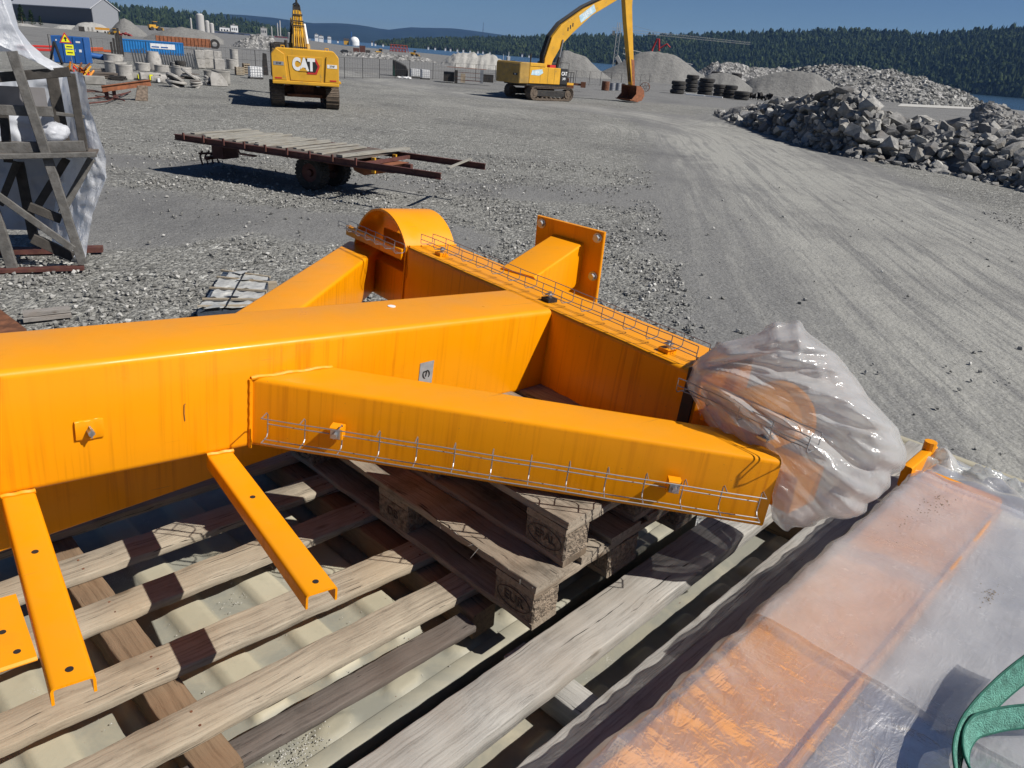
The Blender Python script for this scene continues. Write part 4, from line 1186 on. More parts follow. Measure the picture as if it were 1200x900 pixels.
def mound(name, label, sky_, D, depth, mat, stones=0, smin=0.4, smax=1.2, cat='gravel heap', seed=1, group=None, kind=None, nz_amp=0.05, ncol=70, sharp=1.0, core=True, front=0.45):
    pts = [(p[0], p[1]) for p in sky_]
    if len(sky_[0]) > 2: Ds = [p[2] for p in sky_]
    else: Ds = [D] * len(sky_)
    xs = np.linspace(pts[0][0], pts[-1][0], ncol)
    ys = np.interp(xs, [p[0] for p in pts], [p[1] for p in pts]); dd = np.interp(xs, [p[0] for p in pts], Ds)
    prof = [(-front, 0.0), (-front * 0.85, 0.10), (-front * 0.6, 0.36), (-front * 0.35, 0.64), (-front * 0.15, 0.87), (0, 1.0), (0.15, 0.93), (0.3, 0.66), (0.42, 0.33), (0.55, 0)]
    rows = []
    for (t_, hz) in prof:
        row = []
        for i, (x, y) in enumerate(zip(xs, ys)):
            top = at_dist(x, y, dd[i]); zt = max(0.02, top.z)
            dv = Vector((top.x, top.y, 0)).normalized()
            edge = min(1.0, 4 * min(i, ncol - 1 - i) / (ncol - 1) + 0.05)
            p = dv * (dd[i] + depth * t_ * edge)
            nz = mnoise.fractal(Vector((p.x * 2.2 / depth * 6, p.y * 2.2 / depth * 6, seed)), 1.0, 2.0, 5)
            row.append(Vector((p.x, p.y, max(-0.05, zt * hz ** sharp * (1 + 0.0) + (nz * nz_amp * zt if 0 < hz else 0) - (0.05 if hz == 0 else 0)))))
        rows.append(row)
    m = MB(); m.grid(rows); o_ = m.build(name, mat, smooth=True, angle=180)
    if kind: tag(o_, label, cat, group, kind)
    else: tag(o_, label, cat, group)
    return rows
def rock_mesh(seed, n=16, flat=0.75):
    r_ = random.Random(seed); bm = bmesh.new()
    for k in range(n):
        v = Vector((r_.gauss(0, 1), r_.gauss(0, 1), r_.gauss(0, 1))).normalized()
        v = Vector((max(-.78, min(.78, v.x)) * 1.15, max(-.75, min(.75, v.y)) * 0.95, max(-.6, min(.6, v.z)) * flat * 1.2)) * r_.uniform(0.88, 1.08)
        bm.verts.new(v)
    bmesh.ops.convex_hull(bm, input=bm.verts)
    loose = [v for v in bm.verts if not v.link_faces]
    bmesh.ops.delete(bm, geom=loose, context='VERTS')
    bmesh.ops.dissolve_limit(bm, angle_limit=R(9), verts=bm.verts, edges=bm.edges)
    bmesh.ops.recalc_face_normals(bm, faces=bm.faces)
    me = bpy.data.meshes.new('rock'); bm.to_mesh(me); bm.free(); me.materials.append(ROCK); return me
ROCKS = [rock_mesh(k, 13 + k % 6) for k in range(14)]
def stone_field(name, label, P, sizes, mat, seed, cat='stones'):
    """many angular stones as one object"""
    r_ = np.random.default_rng(seed)
    base = []
    for k in range(10):
        me = ROCKS[k]; vs = np.array([v.co[:] for v in me.vertices]); fs = [tuple(p.vertices) for p in me.polygons]; base.append((vs, fs))
    V = []; F = []; off = 0
    for p, s_ in zip(P, sizes):
        vs, fs = base[r_.integers(10)]
        a, b = r_.uniform(0, 6.28, 2); ca, sa, cb, sb = math.cos(a), math.sin(a), math.cos(b), math.sin(b)
        Rm = np.array([[ca, -sa, 0], [sa, ca, 0], [0, 0, 1]]) @ np.array([[1, 0, 0], [0, cb, -sb], [0, sb, cb]])
        V.append(vs @ Rm.T * s_ + np.array(p)); F += [tuple(i + off for i in f) for f in fs]; off += len(vs)
    me = bpy.data.meshes.new(name); me.from_pydata(np.concatenate(V).tolist(), [], F); me.materials.append(mat)
    o_ = bpy.data.objects.new(name, me); col.objects.link(o_); return tag(o_, label, cat, kind='stuff')
def mat_stones():
    t = NT('loose gravel stones'); geo = t.n('ShaderNodeNewGeometry'); v = t.coord()
    c = t.ramp(geo.outputs['Random Per Island'], [(0, (0.13, 0.128, 0.12)), (0.5, (0.23, 0.227, 0.213)), (0.85, (0.33, 0.325, 0.305)), (1, (0.52, 0.51, 0.48))])
    t.pbr(c, 0.95, 0, t.bump(t.noise(v, 40, 4), 0.4, 0.01), 0.2); return t.m
STONES = mat_stones()

# ------------------------------------------------------------------ the long rock pile at right
base_l = [(836, 134), (860, 144), (880, 150), (940, 170), (1000, 185), (1060, 193), (1130, 206), (1200, 222), (1290, 246)]
top_l = [(836, 134), (860, 127), (900, 120), (925, 114), (950, 106), (975, 103), (1000, 111), (1018, 127), (1040, 137), (1080, 142), (1120, 143), (1160, 146), (1200, 154), (1290, 174)]
def pile_pt(x, t_):
    yb = np.interp(x, [p[0] for p in base_l], [p[1] for p in base_l]); yt = np.interp(x, [p[0] for p in top_l], [p[1] for p in top_l])
    B = G(x, yb, 0.0); a = away(B); Db = math.hypot(B.x, B.y); dep = 6.4 if x > 870 else 1.8 + 4.6 * (x - 836) / 34
    Tp = at_dist(x, yt, Db + dep); zt = max(0.3, Tp.z - 0.15)
    if t_ <= 1: z = zt * math.sin(t_ * math.pi / 2) ** 0.85; d_ = dep * t_
    else: z = zt * max(0.0, 1 - (t_ - 1) ** 1.5); d_ = dep * t_
    p = B + a * d_; return Vector((p.x, p.y, z))
rows = [[pile_pt(x, t_) - Vector((0, 0, 0.45)) for x in np.linspace(838, 1288, 90)] for t_ in np.linspace(0.05, 1.95, 16)]
m = MB().grid(rows)
tag(m.build('rubble_bed', RUBBLE), 'dark rubble filling the long rock pile between its boulders', 'rubble', kind='stuff')
rr = random.Random(21); spots = []
tries = 0
while len(spots) < 296 and tries < 60000:
    tries += 1
    x = rr.uniform(842, 1235); t_ = rr.uniform(0.0, 1.25) ** 0.9
    size = 0.27 + 0.34 * rr.random() ** 1.5
    if x < 880: size *= 0.8
    p = pile_pt(x, t_); k_ = 0.80
    if any((p - q).length < k_ * (size + s_) * 0.92 for q, s_ in spots): continue
    spots.append((p, size))
for i, (p, size) in enumerate(spots):
    o_ = bpy.data.objects.new('boulder', ROCKS[rr.randrange(14)]); col.objects.link(o_)
    o_.location = p + Vector((0, 0, size * 0.10)); o_.rotation_euler = (rr.uniform(-.6, .6), rr.uniform(-.6, .6), rr.uniform(0, 6.28))
    s_ = size * rr.choice((0.8, 1.0, 1.12, 1.3)); o_.scale = (s_ * rr.uniform(0.85, 1.35), s_ * rr.uniform(0.8, 1.1), s_ * rr.uniform(0.75, 1.15))
    tag(o_, 'angular grey quarry boulder among the many in the long rock pile at right', 'boulder', 'boulders of the long rock pile')
P_, S_ = [], []
for k in range(1500):
    x = rr.uniform(838, 1280); t_ = rr.uniform(-0.12, 1.5); p = pile_pt(x, max(0, t_)) ; 
    if t_ < 0: p = p - away(p) * (-t_ * 6); p.z = 0
    P_.append(tuple(p + Vector((0, 0, -0.02)))); S_.append(rr.uniform(0.08, 0.30))
stone_field('small_rocks', 'smaller broken rock between and below the boulders of the long pile', P_, S_, ROCK, 5)

# loose stones over the near ground
def scatter():
    r_ = np.random.default_rng(77); P_ = []; S_ = []
    while len(P_) < 22000:
        D_ = 7.5 + 22 * r_.random() ** 1.25; a = R(90) + r_.uniform(-0.75, 0.78); x = D_ * math.cos(a); y = D_ * math.sin(a)
        dr = dist_poly(np.array([x]), np.array([y]), ROAD[::4])[0]; dr2 = dist_poly(np.array([x]), np.array([y]), ROAD2[::4])[0]
        cl = mnoise.noise(Vector((x * 0.45, y * 0.45, 1))) + 0.5 * mnoise.noise(Vector((x * 1.3, y * 1.3, 4)))
        keep = 0.35 + 0.9 * cl
        if min(dr, dr2) < 4.0: keep *= 0.02
        if dist_poly(np.array([x]), np.array([y]), [(-9.5, 15.0), (-7.5, 13.6)])[0] < 1.5: keep *= 0.08
        if dist_poly(np.array([x]), np.array([y]), [(-12, 17.2), (-6, 15.8), (-2, 15.5)])[0] < 1.3: keep *= 0.15
        if r_.random() > keep: continue
        s_ = 0.010 + 0.036 * r_.random() ** 3.0
        P_.append((x, y, -0.012 + s_ * 0.35)); S_.append(s_)
    stone_field('loose_stones', 'loose grey stones strewn over the gravel yard', P_, S_, STONES, 9)
scatter()

# ------------------------------------------------------------------ heaps
mound('gravel_heap', 'broad smooth grey gravel heap behind the long excavator stick', [(684, 96), (705, 84), (725, 75), (745, 64), (757, 61), (775, 61), (792, 65), (805, 74), (818, 84), (836, 96)], 200, 26, HEAP, ncol=60, seed=1)
mound('gravel_heap', 'grey gravel heap with a pointed top left of the crane', [(630, 92), (645, 75), (655, 63), (661, 59), (668, 60), (676, 63), (686, 66), (700, 80), (716, 92)], 185, 20, HEAP, ncol=50, seed=2)
mound('gravel_heap', 'low dark gravel heap behind the row of tyres', [(806, 104), (820, 93), (834, 86), (850, 85), (866, 90), (882, 104)], 150, 14, HEAP, ncol=36, seed=3)
mound('gravel_heap', 'flat sided grey gravel heap left of the rubble mound', [(862, 104), (880, 92), (905, 86), (930, 83), (955, 85), (972, 96), (985, 108)], 168, 16, HEAP, ncol=40, seed=4)
mound('rubble_heap', 'ragged pale rubble heap on the skyline right of the broad heap', [(808, 90), (825, 80), (838, 74), (858, 72), (872, 77), (905, 80), (940, 80), (968, 96)], 240, 26, RUBBLE, cat='rubble heap', ncol=50, seed=5, nz_amp=0.22)
BR = [(900, 100), (925, 83), (945, 79), (975, 76), (1000, 78), (1040, 83), (1075, 90), (1100, 98), (1130, 109), (1152, 121)]
rows = mound('rubble_mound', 'big mound of broken stone behind the rock pile by the water', BR, 215, 46, RUBBLE, cat='rubble mound', ncol=80, seed=6, nz_amp=0.10)
P_, S_ = [], []
r2 = np.random.default_rng(4)
for k in range(2600):
    i = r2.integers(0, 6); j = r2.integers(0, 79); a, b = r2.random(2)
    p = rows[i][j].lerp(rows[i + 1][j], a).lerp(rows[i][j + 1].lerp(rows[i + 1][j + 1], a), b)
    P_.append(tuple(p)); S_.append(0.18 + 0.55 * r2.random() ** 3)
stone_field('broken_stone', 'broken stone covering the big mound by the water', P_, S_, STONES, 12)
rows = mound('rubble_bank', 'low bank of broken stone along the shore at the right edge', [(1142, 131), (1152, 124), (1162, 121), (1175, 127), (1190, 137), (1210, 148), (1260, 170)], 120, 22, RUBBLE, cat='rubble bank', ncol=50, seed=8, nz_amp=0.2)
P_, S_ = [], []
for k in range(700):
    i = r2.integers(0, 6); j = r2.integers(0, 49); p = rows[i][j].lerp(rows[i + 1][j], r2.random()); P_.append(tuple(p)); S_.append(0.2 + 0.5 * r2.random() ** 2)
stone_field('shore_stones', 'grey stones on the low bank at the right edge', P_, S_, ROCK, 13)
mound('gravel_heap', 'long pale gravel heap between the two excavators', [(512, 78), (524, 68), (532, 63), (545, 62), (560, 64), (578, 66), (596, 73), (610, 80)], 190, 16, HEAP_L, ncol=60, seed=9, nz_amp=0.25)
rows = mound('rubble_bank', 'low line of pale rubble left of the long pale heap', [(396, 66), (410, 61), (430, 62), (455, 62), (480, 66), (500, 68), (520, 76)], 215, 10, RUBBLE, cat='rubble bank', ncol=60, seed=10, nz_amp=0.5)
mound('gravel_heap', 'steep brown grey gravel heap right of the grey hall', [(126, 38), (133, 31), (141, 23), (146, 21.5), (152, 24), (162, 32), (172, 40)], 290, 22, HEAP, ncol=40, seed=11)
mound('gravel_heap', 'long low gravel heap behind the rusty culvert', [(168, 44), (185, 38), (200, 33), (212, 31.5), (232, 35), (250, 40), (262, 47)], 250, 22, HEAP, ncol=40, seed=12)
mound('gravel_heap', 'small pale gravel heap in front of the hall gable', [(84, 34), (92, 27), (100, 26), (110, 26.5), (120, 29), (130, 36)], 330, 16, HEAP_L, ncol=30, seed=13)
mound('gravel_heap', 'small pale gravel heap in front of the dark hall wall', [(60, 34), (68, 30), (78, 29), (88, 30), (96, 35)], 340, 12, HEAP_L, ncol=30, seed=14)
mound('gravel_heap', 'pale gravel heap below the trees left of the hall', [(14, 32), (22, 27), (32, 28), (45, 31), (58, 34)], 340, 14, HEAP_L, ncol=30, seed=15)
mound('rubble_bank', 'yellowish rubble bank behind the concrete blocks near the first excavator', [(268, 56), (280, 47), (292, 42), (305, 40), (318, 44), (332, 56)], 230, 20, RUBBLE, cat='rubble bank', ncol=40, seed=16, nz_amp=0.25)
mound('gravel_patch', 'low dark spill of gravel near the wire fence posts', [(417, 88), (425, 85.5), (437, 85), (443, 88)], 104, 2.0, HEAP, cat='gravel heap', ncol=16, seed=17)

# ------------------------------------------------------------------ excavators
def track_mesh(L, h, wdt, x):
    """crawler chain round a stadium path, local y along"""
    mm = MB(); r_ = h / 2; n = int((2 * (L - h) + math.pi * h) / 0.20)
    per = 2 * (L - h) + math.pi * h
    for k in range(n):
        s_ = per * k / n; half = (L - h)
        if s_ < half: y = -half / 2 + s_; z = h; a = 0
        elif s_ < half + math.pi * r_: t_ = (s_ - half) / r_; y = half / 2 + r_ * math.sin(t_); z = r_ + r_ * math.cos(t_); a = t_
        elif s_ < 2 * half + math.pi * r_: y = half / 2 - (s_ - half - math.pi * r_); z = 0; a = math.pi
        else: t_ = (s_ - 2 * half - math.pi * r_) / r_; y = -half / 2 - r_ * math.sin(t_); z = r_ - r_ * math.cos(t_); a = math.pi + t_
        Mx = Matrix.Translation((x, y, z)) @ Matrix.Rotation(-a, 4, 'X')
        mm.box(-wdt / 2, wdt / 2, -0.088, 0.088, -0.05, 0.0, Mx)
        mm.box(-wdt * 0.42, wdt * 0.42, -0.095, 0.095, -0.16, -0.05, Mx)
        mm.box(-wdt / 2, wdt / 2, -0.02, 0.015, 0.0, 0.035, Mx)
    return mm
def undercarriage(T, L, gauge, wdt, h):
    for s_ in (-1, 1):
        x = s_ * gauge / 2
        tr_ = track_mesh(L, h, wdt, x).build('crawler_track', TRACK, T)
        m = MB(); m.beam((x, -L / 2 + h * 0.6, h * 0.5), (x, L / 2 - h * 0.6, h * 0.5), wdt * 0.55, h * 0.45, ch=0.04); m.build('track_frame', DARK_METAL, tr_)
        for q in (-1, 1):
            m = MB(); m.cyl((x - wdt * 0.33, q * (L / 2 - h / 2), h / 2), (x + wdt * 0.33, q * (L / 2 - h / 2), h / 2), h * 0.34, n=20)
            m.cyl((x - wdt * 0.38, q * (L / 2 - h / 2), h / 2), (x + wdt * 0.38, q * (L / 2 - h / 2), h / 2), h * 0.16, n=12); m.build('idler_wheel', TRACK, tr_)
        for k in range(7):
            y = (-0.5 + (k + 0.5) / 7) * (L - h) * 0.92
            m = MB(); m.cyl((x - wdt * 0.36, y, 0.16), (x + wdt * 0.36, y, 0.16), 0.11, n=12); m.build('roller', TRACK, tr_)
    m = MB(); m.box(-gauge / 2 + wdt * 0.3, gauge / 2 - wdt * 0.3, -0.75, 0.75, h * 0.40, h * 0.85); m.box(-0.55, 0.55, -1.1, 1.1, h * 0.55, h * 0.95); m.cyl((0, 0, h * 0.85), (0, 0, 1.28), 0.75, n=24)
    m.build('car_body', RUST, T)

def excavator_one():
    p, rz0 = yard(356, 126.5)
    rz = rz0 + R(3)
    T = thing('excavator', 'yellow crawler excavator seen from behind, folded boom above its counterweight', 'excavator', loc=tuple(p + away(p) * 2.4), rz=rz, group='yellow crawler excavators')
    undercarriage(T, 4.9, 2.95, 0.72, 1.15)
    y0 = -3.35
    # counterweight: outline in (x, z), chamfered shoulders
    prof = [(-1.72, 1.42), (-1.62, 1.24), (1.62, 1.24), (1.72, 1.42), (1.74, 2.72), (1.46, 3.02), (-1.46, 3.02), (-1.74, 2.72)]
    m = MB(); m.prism(prof, y0, y0 + 1.0); m.build('counterweight', CAT_Y, T, bevel=0.05)
    m = MB(); m.box(-1.74, 1.74, y0 - 0.09, y0, 1.24, 1.42); m.build('bumper', CAT_Y, T, bevel=0.03)
    # side blocks standing proud left and right of the central panel
    for s_ in (-1, 1):
        m = MB(); pr = [(s_ * 0.98, 1.43), (s_ * 1.735, 1.43), (s_ * 1.735, 2.68), (s_ * 1.50, 2.98), (s_ * 1.08, 2.72)]
        m.prism(pr, y0 - 0.07, y0 + 0.05); sb = m.build('side_block', CAT_Y, T, bevel=0.02)
        m = MB(); m.box(s_ * 1.38 - 0.26, s_ * 1.38 + 0.26, y0 - 0.082, y0 - 0.07, 2.16, 2.34)
        pt = m.build('model_plate', WHITE if s_ > 0 else GREYP, sb)
        text_mesh('plate_mark', '374F', 0.14, BLACK, pt, Matrix.Translation((s_ * 1.38, y0 - 0.084, 2.25)) @ Matrix.Rotation(R(90), 4, 'X'), 0.001, 0.004)
        m = MB(); m.box(s_ * 1.42 - 0.17, s_ * 1.42 + 0.17, y0 - 0.085, y0 - 0.07, 1.50, 1.57); m.build('tail_light', REDP, sb)
        m = MB(); m.tube([(s_ * 1.05, y0 + 0.25, 3.02), (s_ * 1.05, y0 + 0.25, 3.12), (s_ * 1.22, y0 + 0.25, 3.12), (s_ * 1.22, y0 + 0.25, 3.02)], 0.03); m.build('lifting_eye', CAT_Y, T)
    m = MB(); m.prism([(-0.92, 2.66), (0.92, 2.66), (0.82, 1.44), (-0.80, 1.44)], y0 - 0.03, y0 + 0.02); cp = m.build('rear_panel', CAT_Y, T, bevel=0.015)
    # CAT emblem: white letters, yellow triangle, dark and red hexagon
    yz = y0 - 0.036
    m = MB(); m.prism([(-0.05, 2.56), (0.56, 2.56), (0.74, 2.20), (0.56, 1.80), (0.12, 1.80), (-0.05, 1.98)], yz - 0.004, yz); m.build('emblem_back', BLACK, cp)
    m = MB(); m.prism([(0.44, 2.56), (0.56, 2.56), (0.74, 2.20), (0.56, 1.80), (0.05, 1.80), (0.10, 1.89), (0.49, 1.89), (0.63, 2.20)], yz - 0.009, yz - 0.004); m.build('emblem_edge', REDP, cp)
    lt = text_mesh('letters', 'CAT', 0.80, WHITE, cp, Matrix.Translation((-0.10, yz - 0.012, 2.24)) @ Matrix.Rotation(R(90), 4, 'X'), 0.004, 0.05, sx=0.72)
    m = MB(); m.prism([(-0.38, 1.93), (0.12, 1.93), (-0.13, 2.14)], yz - 0.022, yz - 0.014); m.build('emblem_triangle', CAT_Y, cp)
    # engine house, cab, catwalk
    m = MB(); m.box(-1.62, 1.62, y0 + 1.0, 0.9, 1.30, 2.90); m.build('engine_house', CAT_DUSTY, T, bevel=0.04)
    m = MB(); m.box(-1.5, 1.5, y0 + 0.6, 1.4, 1.18, 1.34); m.build('turntable_deck', DARK_METAL, T, bevel=0.02)
    m = MB(); m.box(-1.70, -0.72, 0.9, 2.7, 1.34, 3.18); cb = m.build('cab', DARK_METAL, T, bevel=0.06)
    m = MB(); m.box(-1.62, -0.80, 0.87, 0.90, 2.2, 3.0); m.build('window', GLASS_D, cb)
    m = MB(); m.box(-1.708, -1.700, 1.1, 2.5, 2.0, 3.0); m.build('window', GLASS_D, cb)
    m = MB(); m.box(1.55, 2.02, -1.6, 1.8, 1.30, 1.44); m.build('catwalk', CAT_Y, T, bevel=0.02)
    m = MB(); m.tube([(-1.5, -0.2, 2.9), (-1.5, -0.2, 3.22), (-0.7, -0.2, 3.22), (-0.7, -0.2, 2.9)], 0.03); m.tube([(-1.5, -1.6, 2.9), (-1.5, -1.6, 3.2), (-1.5, -0.2, 3.2)], 0.03); m.build('handrail', DARK_METAL, T)
    m = MB(); m.cyl((-0.9, -1.7, 2.9), (-0.9, -1.7, 3.38), 0.09, n=12); m.box(-1.35, -1.0, -1.2, -0.7, 2.9, 3.15); m.build('exhaust', DARK_METAL, T)
    # boom rising ahead of the machine: wide at the foot, narrowing to the elbow
    def slab(pr, hw):
        m_ = MB(); n_p = len(pr)
        vs = [(-hw[k], y, z) for k, (y, z) in enumerate(pr)] + [(hw[k], y, z) for k, (y, z) in enumerate(pr)]
        fs = [tuple(range(n_p)), tuple(reversed(range(n_p, 2 * n_p)))] + [(k, (k + 1) % n_p, n_p + (k + 1) % n_p, n_p + k) for k in range(n_p)]
        return m_.add(vs, fs)
    bo = slab([(0.8, 2.0), (1.9, 1.9), (3.1, 3.6), (4.4, 4.5), (6.6, 4.1), (7.4, 4.1), (7.2, 4.5), (4.5, 5.05), (3.4, 4.85), (2.1, 3.7)], [.36, .36, .30, .24, .20, .18, .18, .22, .25, .32]).build('boom', CAT_Y, T, bevel=0.04)
    for k, x in enumerate((-0.30, -0.18, -0.06, 0.06, 0.18, 0.30)):
        m = MB(); m.tube([(x, 1.0, 2.55), (x, 1.70, 3.25), (x * 0.9, 2.05, 3.85), (x * 0.72, 3.25, 4.92), (x * 0.6, 4.2, 5.15)], 0.034); m.build('hose', CAT_DUSTY if k % 2 else CAT_Y, bo, smooth=True)
    for s_ in (-1, 1):
        m = MB(); m.cyl((s_ * 0.52, 1.7, 1.9), (s_ * 0.50, 2.4, 3.2), 0.13, n=14); m.build('boom_cylinder', CAT_DUSTY, bo, smooth=True)
        m = MB(); m.cyl((s_ * 0.50, 2.4, 3.2), (s_ * 0.38, 3.0, 4.3), 0.07, n=12); m.build('piston_rod', WHITE if s_ > 0 else DARK_METAL, bo, smooth=True)
    for z, y, hw_ in ((2.65, 1.0, .38), (3.0, 1.3, .38), (4.15, 2.3, .33), (4.4, 2.55, .31), (4.75, 3.0, .28)):
        m = MB(); m.box(-hw_, hw_, y - 0.10, y - 0.02, z, z + 0.07); m.build('hose_clamp', DARK_METAL, bo)
    prof = [(6.9, 4.6), (7.5, 4.7), (8.0, 4.2), (7.9, 1.7), (7.6, 1.6), (7.35, 4.0)]
    m = MB(); m.prism([(y, z) for y, z in prof], -0.25, 0.25, Matrix(((0, 1, 0, 0), (1, 0, 0, 0), (0, 0, 1, 0), (0, 0, 0, 1)))); m.build('stick', CAT_DUSTY, T, bevel=0.03)
    m = MB(); m.cyl((0, 3.9, 5.25), (0, 6.6, 4.95), 0.14, n=14); m.box(-.16, .16, 3.7, 4.0, 4.9, 5.25); m.cyl((0, 3.8, 5.2), (0, 3.75, 5.62), 0.06, n=8); m.tube([(-0.2, 3.6, 5.0), (-0.17, 3.9, 5.35), (0.02, 4.0, 5.5), (0.17, 3.9, 5.3), (0.2, 3.6, 5.0)], 0.05); m.build('stick_cylinder', DARK_METAL, T, smooth=True)
    m = MB(); m.prism([(7.0, 0.15), (8.1, 0.05), (8.5, 0.9), (8.1, 1.7), (7.4, 1.5), (7.2, 0.9)], -0.75, 0.75, Matrix(((0, 1, 0, 0), (1, 0, 0, 0), (0, 0, 1, 0), (0, 0, 0, 1)))); m.build('bucket', RUST, T, bevel=0.03)
    # fuel bowser hose box under the tail
    m = MB(); m.box(-0.95, 0.95, -1.6, -1.0, 0.50, 0.66); m.build('belly_plate', RUST_ORANGE, T)
excavator_one()

def excavator_two():
    base = Vector((0.33, 73.1, 0)); rz = R(42) - math.pi / 2
    T = thing('excavator', 'yellow long reach excavator seen from the side, bucket resting on the ground', 'excavator', loc=tuple(base), rz=rz, group='yellow crawler excavators')
    undercarriage(T, 5.3, 2.9, 0.75, 1.15)
    YZ = Matrix(((0, 1, 0, 0), (1, 0, 0, 0), (0, 0, 1, 0), (0, 0, 0, 1)))
    y0 = -3.9
    m = MB(); m.prism([(y0, 1.30), (y0 + 1.15, 1.30), (y0 + 1.15, 3.02), (y0 + 0.12, 3.02), (y0, 2.85)], -1.62, 1.62, YZ); cw = m.build('counterweight', CAT_DUSTY, T, bevel=0.06)
    m = MB(); m.box(0.75, 1.35, y0 - 0.012, y0, 1.95, 2.12); pt = m.build('model_plate', BLACK, cw)
    text_mesh('plate_mark', '350', 0.15, WHITE, pt, Matrix.Translation((1.05, y0 - 0.014, 2.035)) @ Matrix.Rotation(R(90), 4, 'X'), 0.001, 0.003)
    m = MB(); m.box(-1.60, 1.60, y0 + 1.16, 1.0, 1.34, 2.72); eh = m.build('engine_house', CAT_Y, T, bevel=0.04)
    m = MB(); m.box(0.55, 1.63, y0 + 1.16, -0.9, 2.72, 3.02); m.build('engine_hood', CAT_Y, eh, bevel=0.04)
    for k in range(3):
        m = MB(); m.box(1.60, 1.612, y0 + 1.35 + k * 0.5, y0 + 1.62 + k * 0.5, 2.80, 2.92); m.build('vent', BLACK, eh)
    for y in (-1.45, -0.55, 0.25):
        m = MB(); m.box(1.598, 1.606, y - 0.012, y + 0.012, 1.40, 2.70); m.build('panel_gap', DARK_METAL, eh)
    m = MB(); m.prism([(y0 + 1.35, 2.05), (y0 + 1.45, 2.42), (y0 + 2.6, 2.55), (y0 + 2.75, 2.25), (y0 + 2.3, 2.02)], 1.606, 1.616, YZ); d_ = m.build('decal', simple('pale blue decal', (0.42, 0.58, 0.66), 0.5), eh)
    text_mesh('decal_mark', 'SERIE', 0.24, WHITE, d_, Matrix.Translation((1.619, y0 + 2.0, 2.27)) @ Matrix.Rotation(R(90), 4, 'Z') @ Matrix.Rotation(R(90), 4, 'X'), 0.001, 0.004)
    m = MB(); m.box(-1.5, 1.5, y0 + 0.9, 2.0, 1.16, 1.36); m.build('turntable_deck', DARK_METAL, T, bevel=0.02)
    m = MB(); m.box(-1.62, -0.62, 0.9, 2.75, 1.36, 3.15); cb = m.build('cab', DARK_METAL, T, bevel=0.07)
    m = MB(); m.box(-0.617, -0.612, 1.1, 2.6, 1.95, 3.0); m.build('window', GLASS_D, cb)
    m = MB(); m.box(0.95, 1.60, 1.0, 1.9, 1.36, 2.70); tk = m.build('front_box', BLACK, T, bevel=0.03)
    text_mesh('letters', 'CAT', 0.42, WHITE, tk, Matrix.Translation((1.612, 1.45, 2.28)) @ Matrix.Rotation(R(90), 4, 'Z') @ Matrix.Rotation(R(90), 4, 'X'), 0.003, 0.012, sx=0.85)
    text_mesh('letters', '349', 0.30, WHITE, tk, Matrix.Translation((1.612, 1.45, 1.85)) @ Matrix.Rotation(R(90), 4, 'Z') @ Matrix.Rotation(R(90), 4, 'X'), 0.003, 0.006, sx=0.85)
    m = MB(); m.box(0.9, 1.6, 1.92, 2.75, 1.36, 1.55); m.build('step', CAT_Y, T); m = MB()
    for y in (2.0, 2.35, 2.72): m.tube([(1.55, y, 1.5), (1.55, y, 2.45)], 0.03)
    m.tube([(1.55, 1.95, 2.45), (1.55, 2.75, 2.45)], 0.03); m.tube([(1.55, 1.95, 2.0), (1.55, 2.75, 2.0)], 0.03); m.tube([(1.55, 0.9, 2.72), (1.55, 0.9, 3.2), (1.55, 2.0, 3.2), (1.55, 2.0, 2.45)], 0.025); m.build('handrail', DARK_METAL, T)
    m = MB(); m.cyl((0.9, -2.1, 3.0), (0.9, -2.1, 3.75), 0.06, n=10); m.cyl((-0.9, -3.3, 3.0), (-0.9, -3.3, 3.3), 0.04, n=8); m.build('exhaust', DARK_METAL, T)
    m = MB(); m.box(1.0, 1.4, -0.2, 0.5, 2.72, 2.95); m.build('tool_box', REDP, T)
    # long-reach boom
    prof = [(0.05, 2.25), (0.75, 2.1), (1.1, 3.3), (2.1, 4.72), (3.3, 5.75), (5.5, 7.35), (9.55, 9.35), (10.6, 9.95), (10.3, 10.5), (8.03, 9.25), (4.5, 7.85), (1.75, 6.25), (0.75, 5.2), (0.1, 3.4)]
    m = MB(); m.prism(prof, -0.33, 0.33, YZ); bo = m.build('boom', CAT_Y, T, bevel=0.03)
    for dx in (-0.18, 0.0, 0.18):
        m = MB(); m.tube([(dx, 0.0, 2.9), (dx, 0.02, 3.7), (dx, 0.62, 5.35), (dx, 1.65, 6.42), (dx, 4.4, 8.0), (dx, 7.9, 9.45), (dx, 10.2, 10.7)], 0.09); m.build('hose', BLACK, bo, smooth=True)
    m = MB(); m.box(0.334, 0.34, 0, 2.1, -0.32, 0.32, Matrix.Translation((0, 4.0, 6.90)) @ Matrix.Rotation(R(32), 4, 'X')); d_ = m.build('decal', simple('pale blue decal', (0.42, 0.58, 0.66), 0.5), bo)
    text_mesh('decal_mark', 'SERIE', 0.5, WHITE, d_, Matrix.Translation((0, 4.0, 6.90)) @ Matrix.Rotation(R(32), 4, 'X') @ Matrix.Translation((0.345, 1.05, 0)) @ Matrix.Rotation(R(90), 4, 'Z') @ Matrix.Rotation(R(90), 4, 'X'), 0.002, 0.01)
    for k in range(3):
        m = MB(); m.box(0.334, 0.345, 2.55 + k * 0.28, 2.68 + k * 0.28, 5.85 + k * 0.2, 6.15 + k * 0.2); m.build('stencil', BLACK, bo)
    for s_ in (-1, 1):
        m = MB(); m.cyl((s_ * 0.45, 1.35, 1.9), (s_ * 0.45, 1.75, 3.6), 0.15, n=14); m.build('boom_cylinder', DARK_METAL, bo, smooth=True)
        m = MB(); m.cyl((s_ * 0.45, 1.75, 3.6), (s_ * 0.42, 2.05, 5.1), 0.07, n=12); m.build('piston_rod', STEEL, bo, smooth=True)
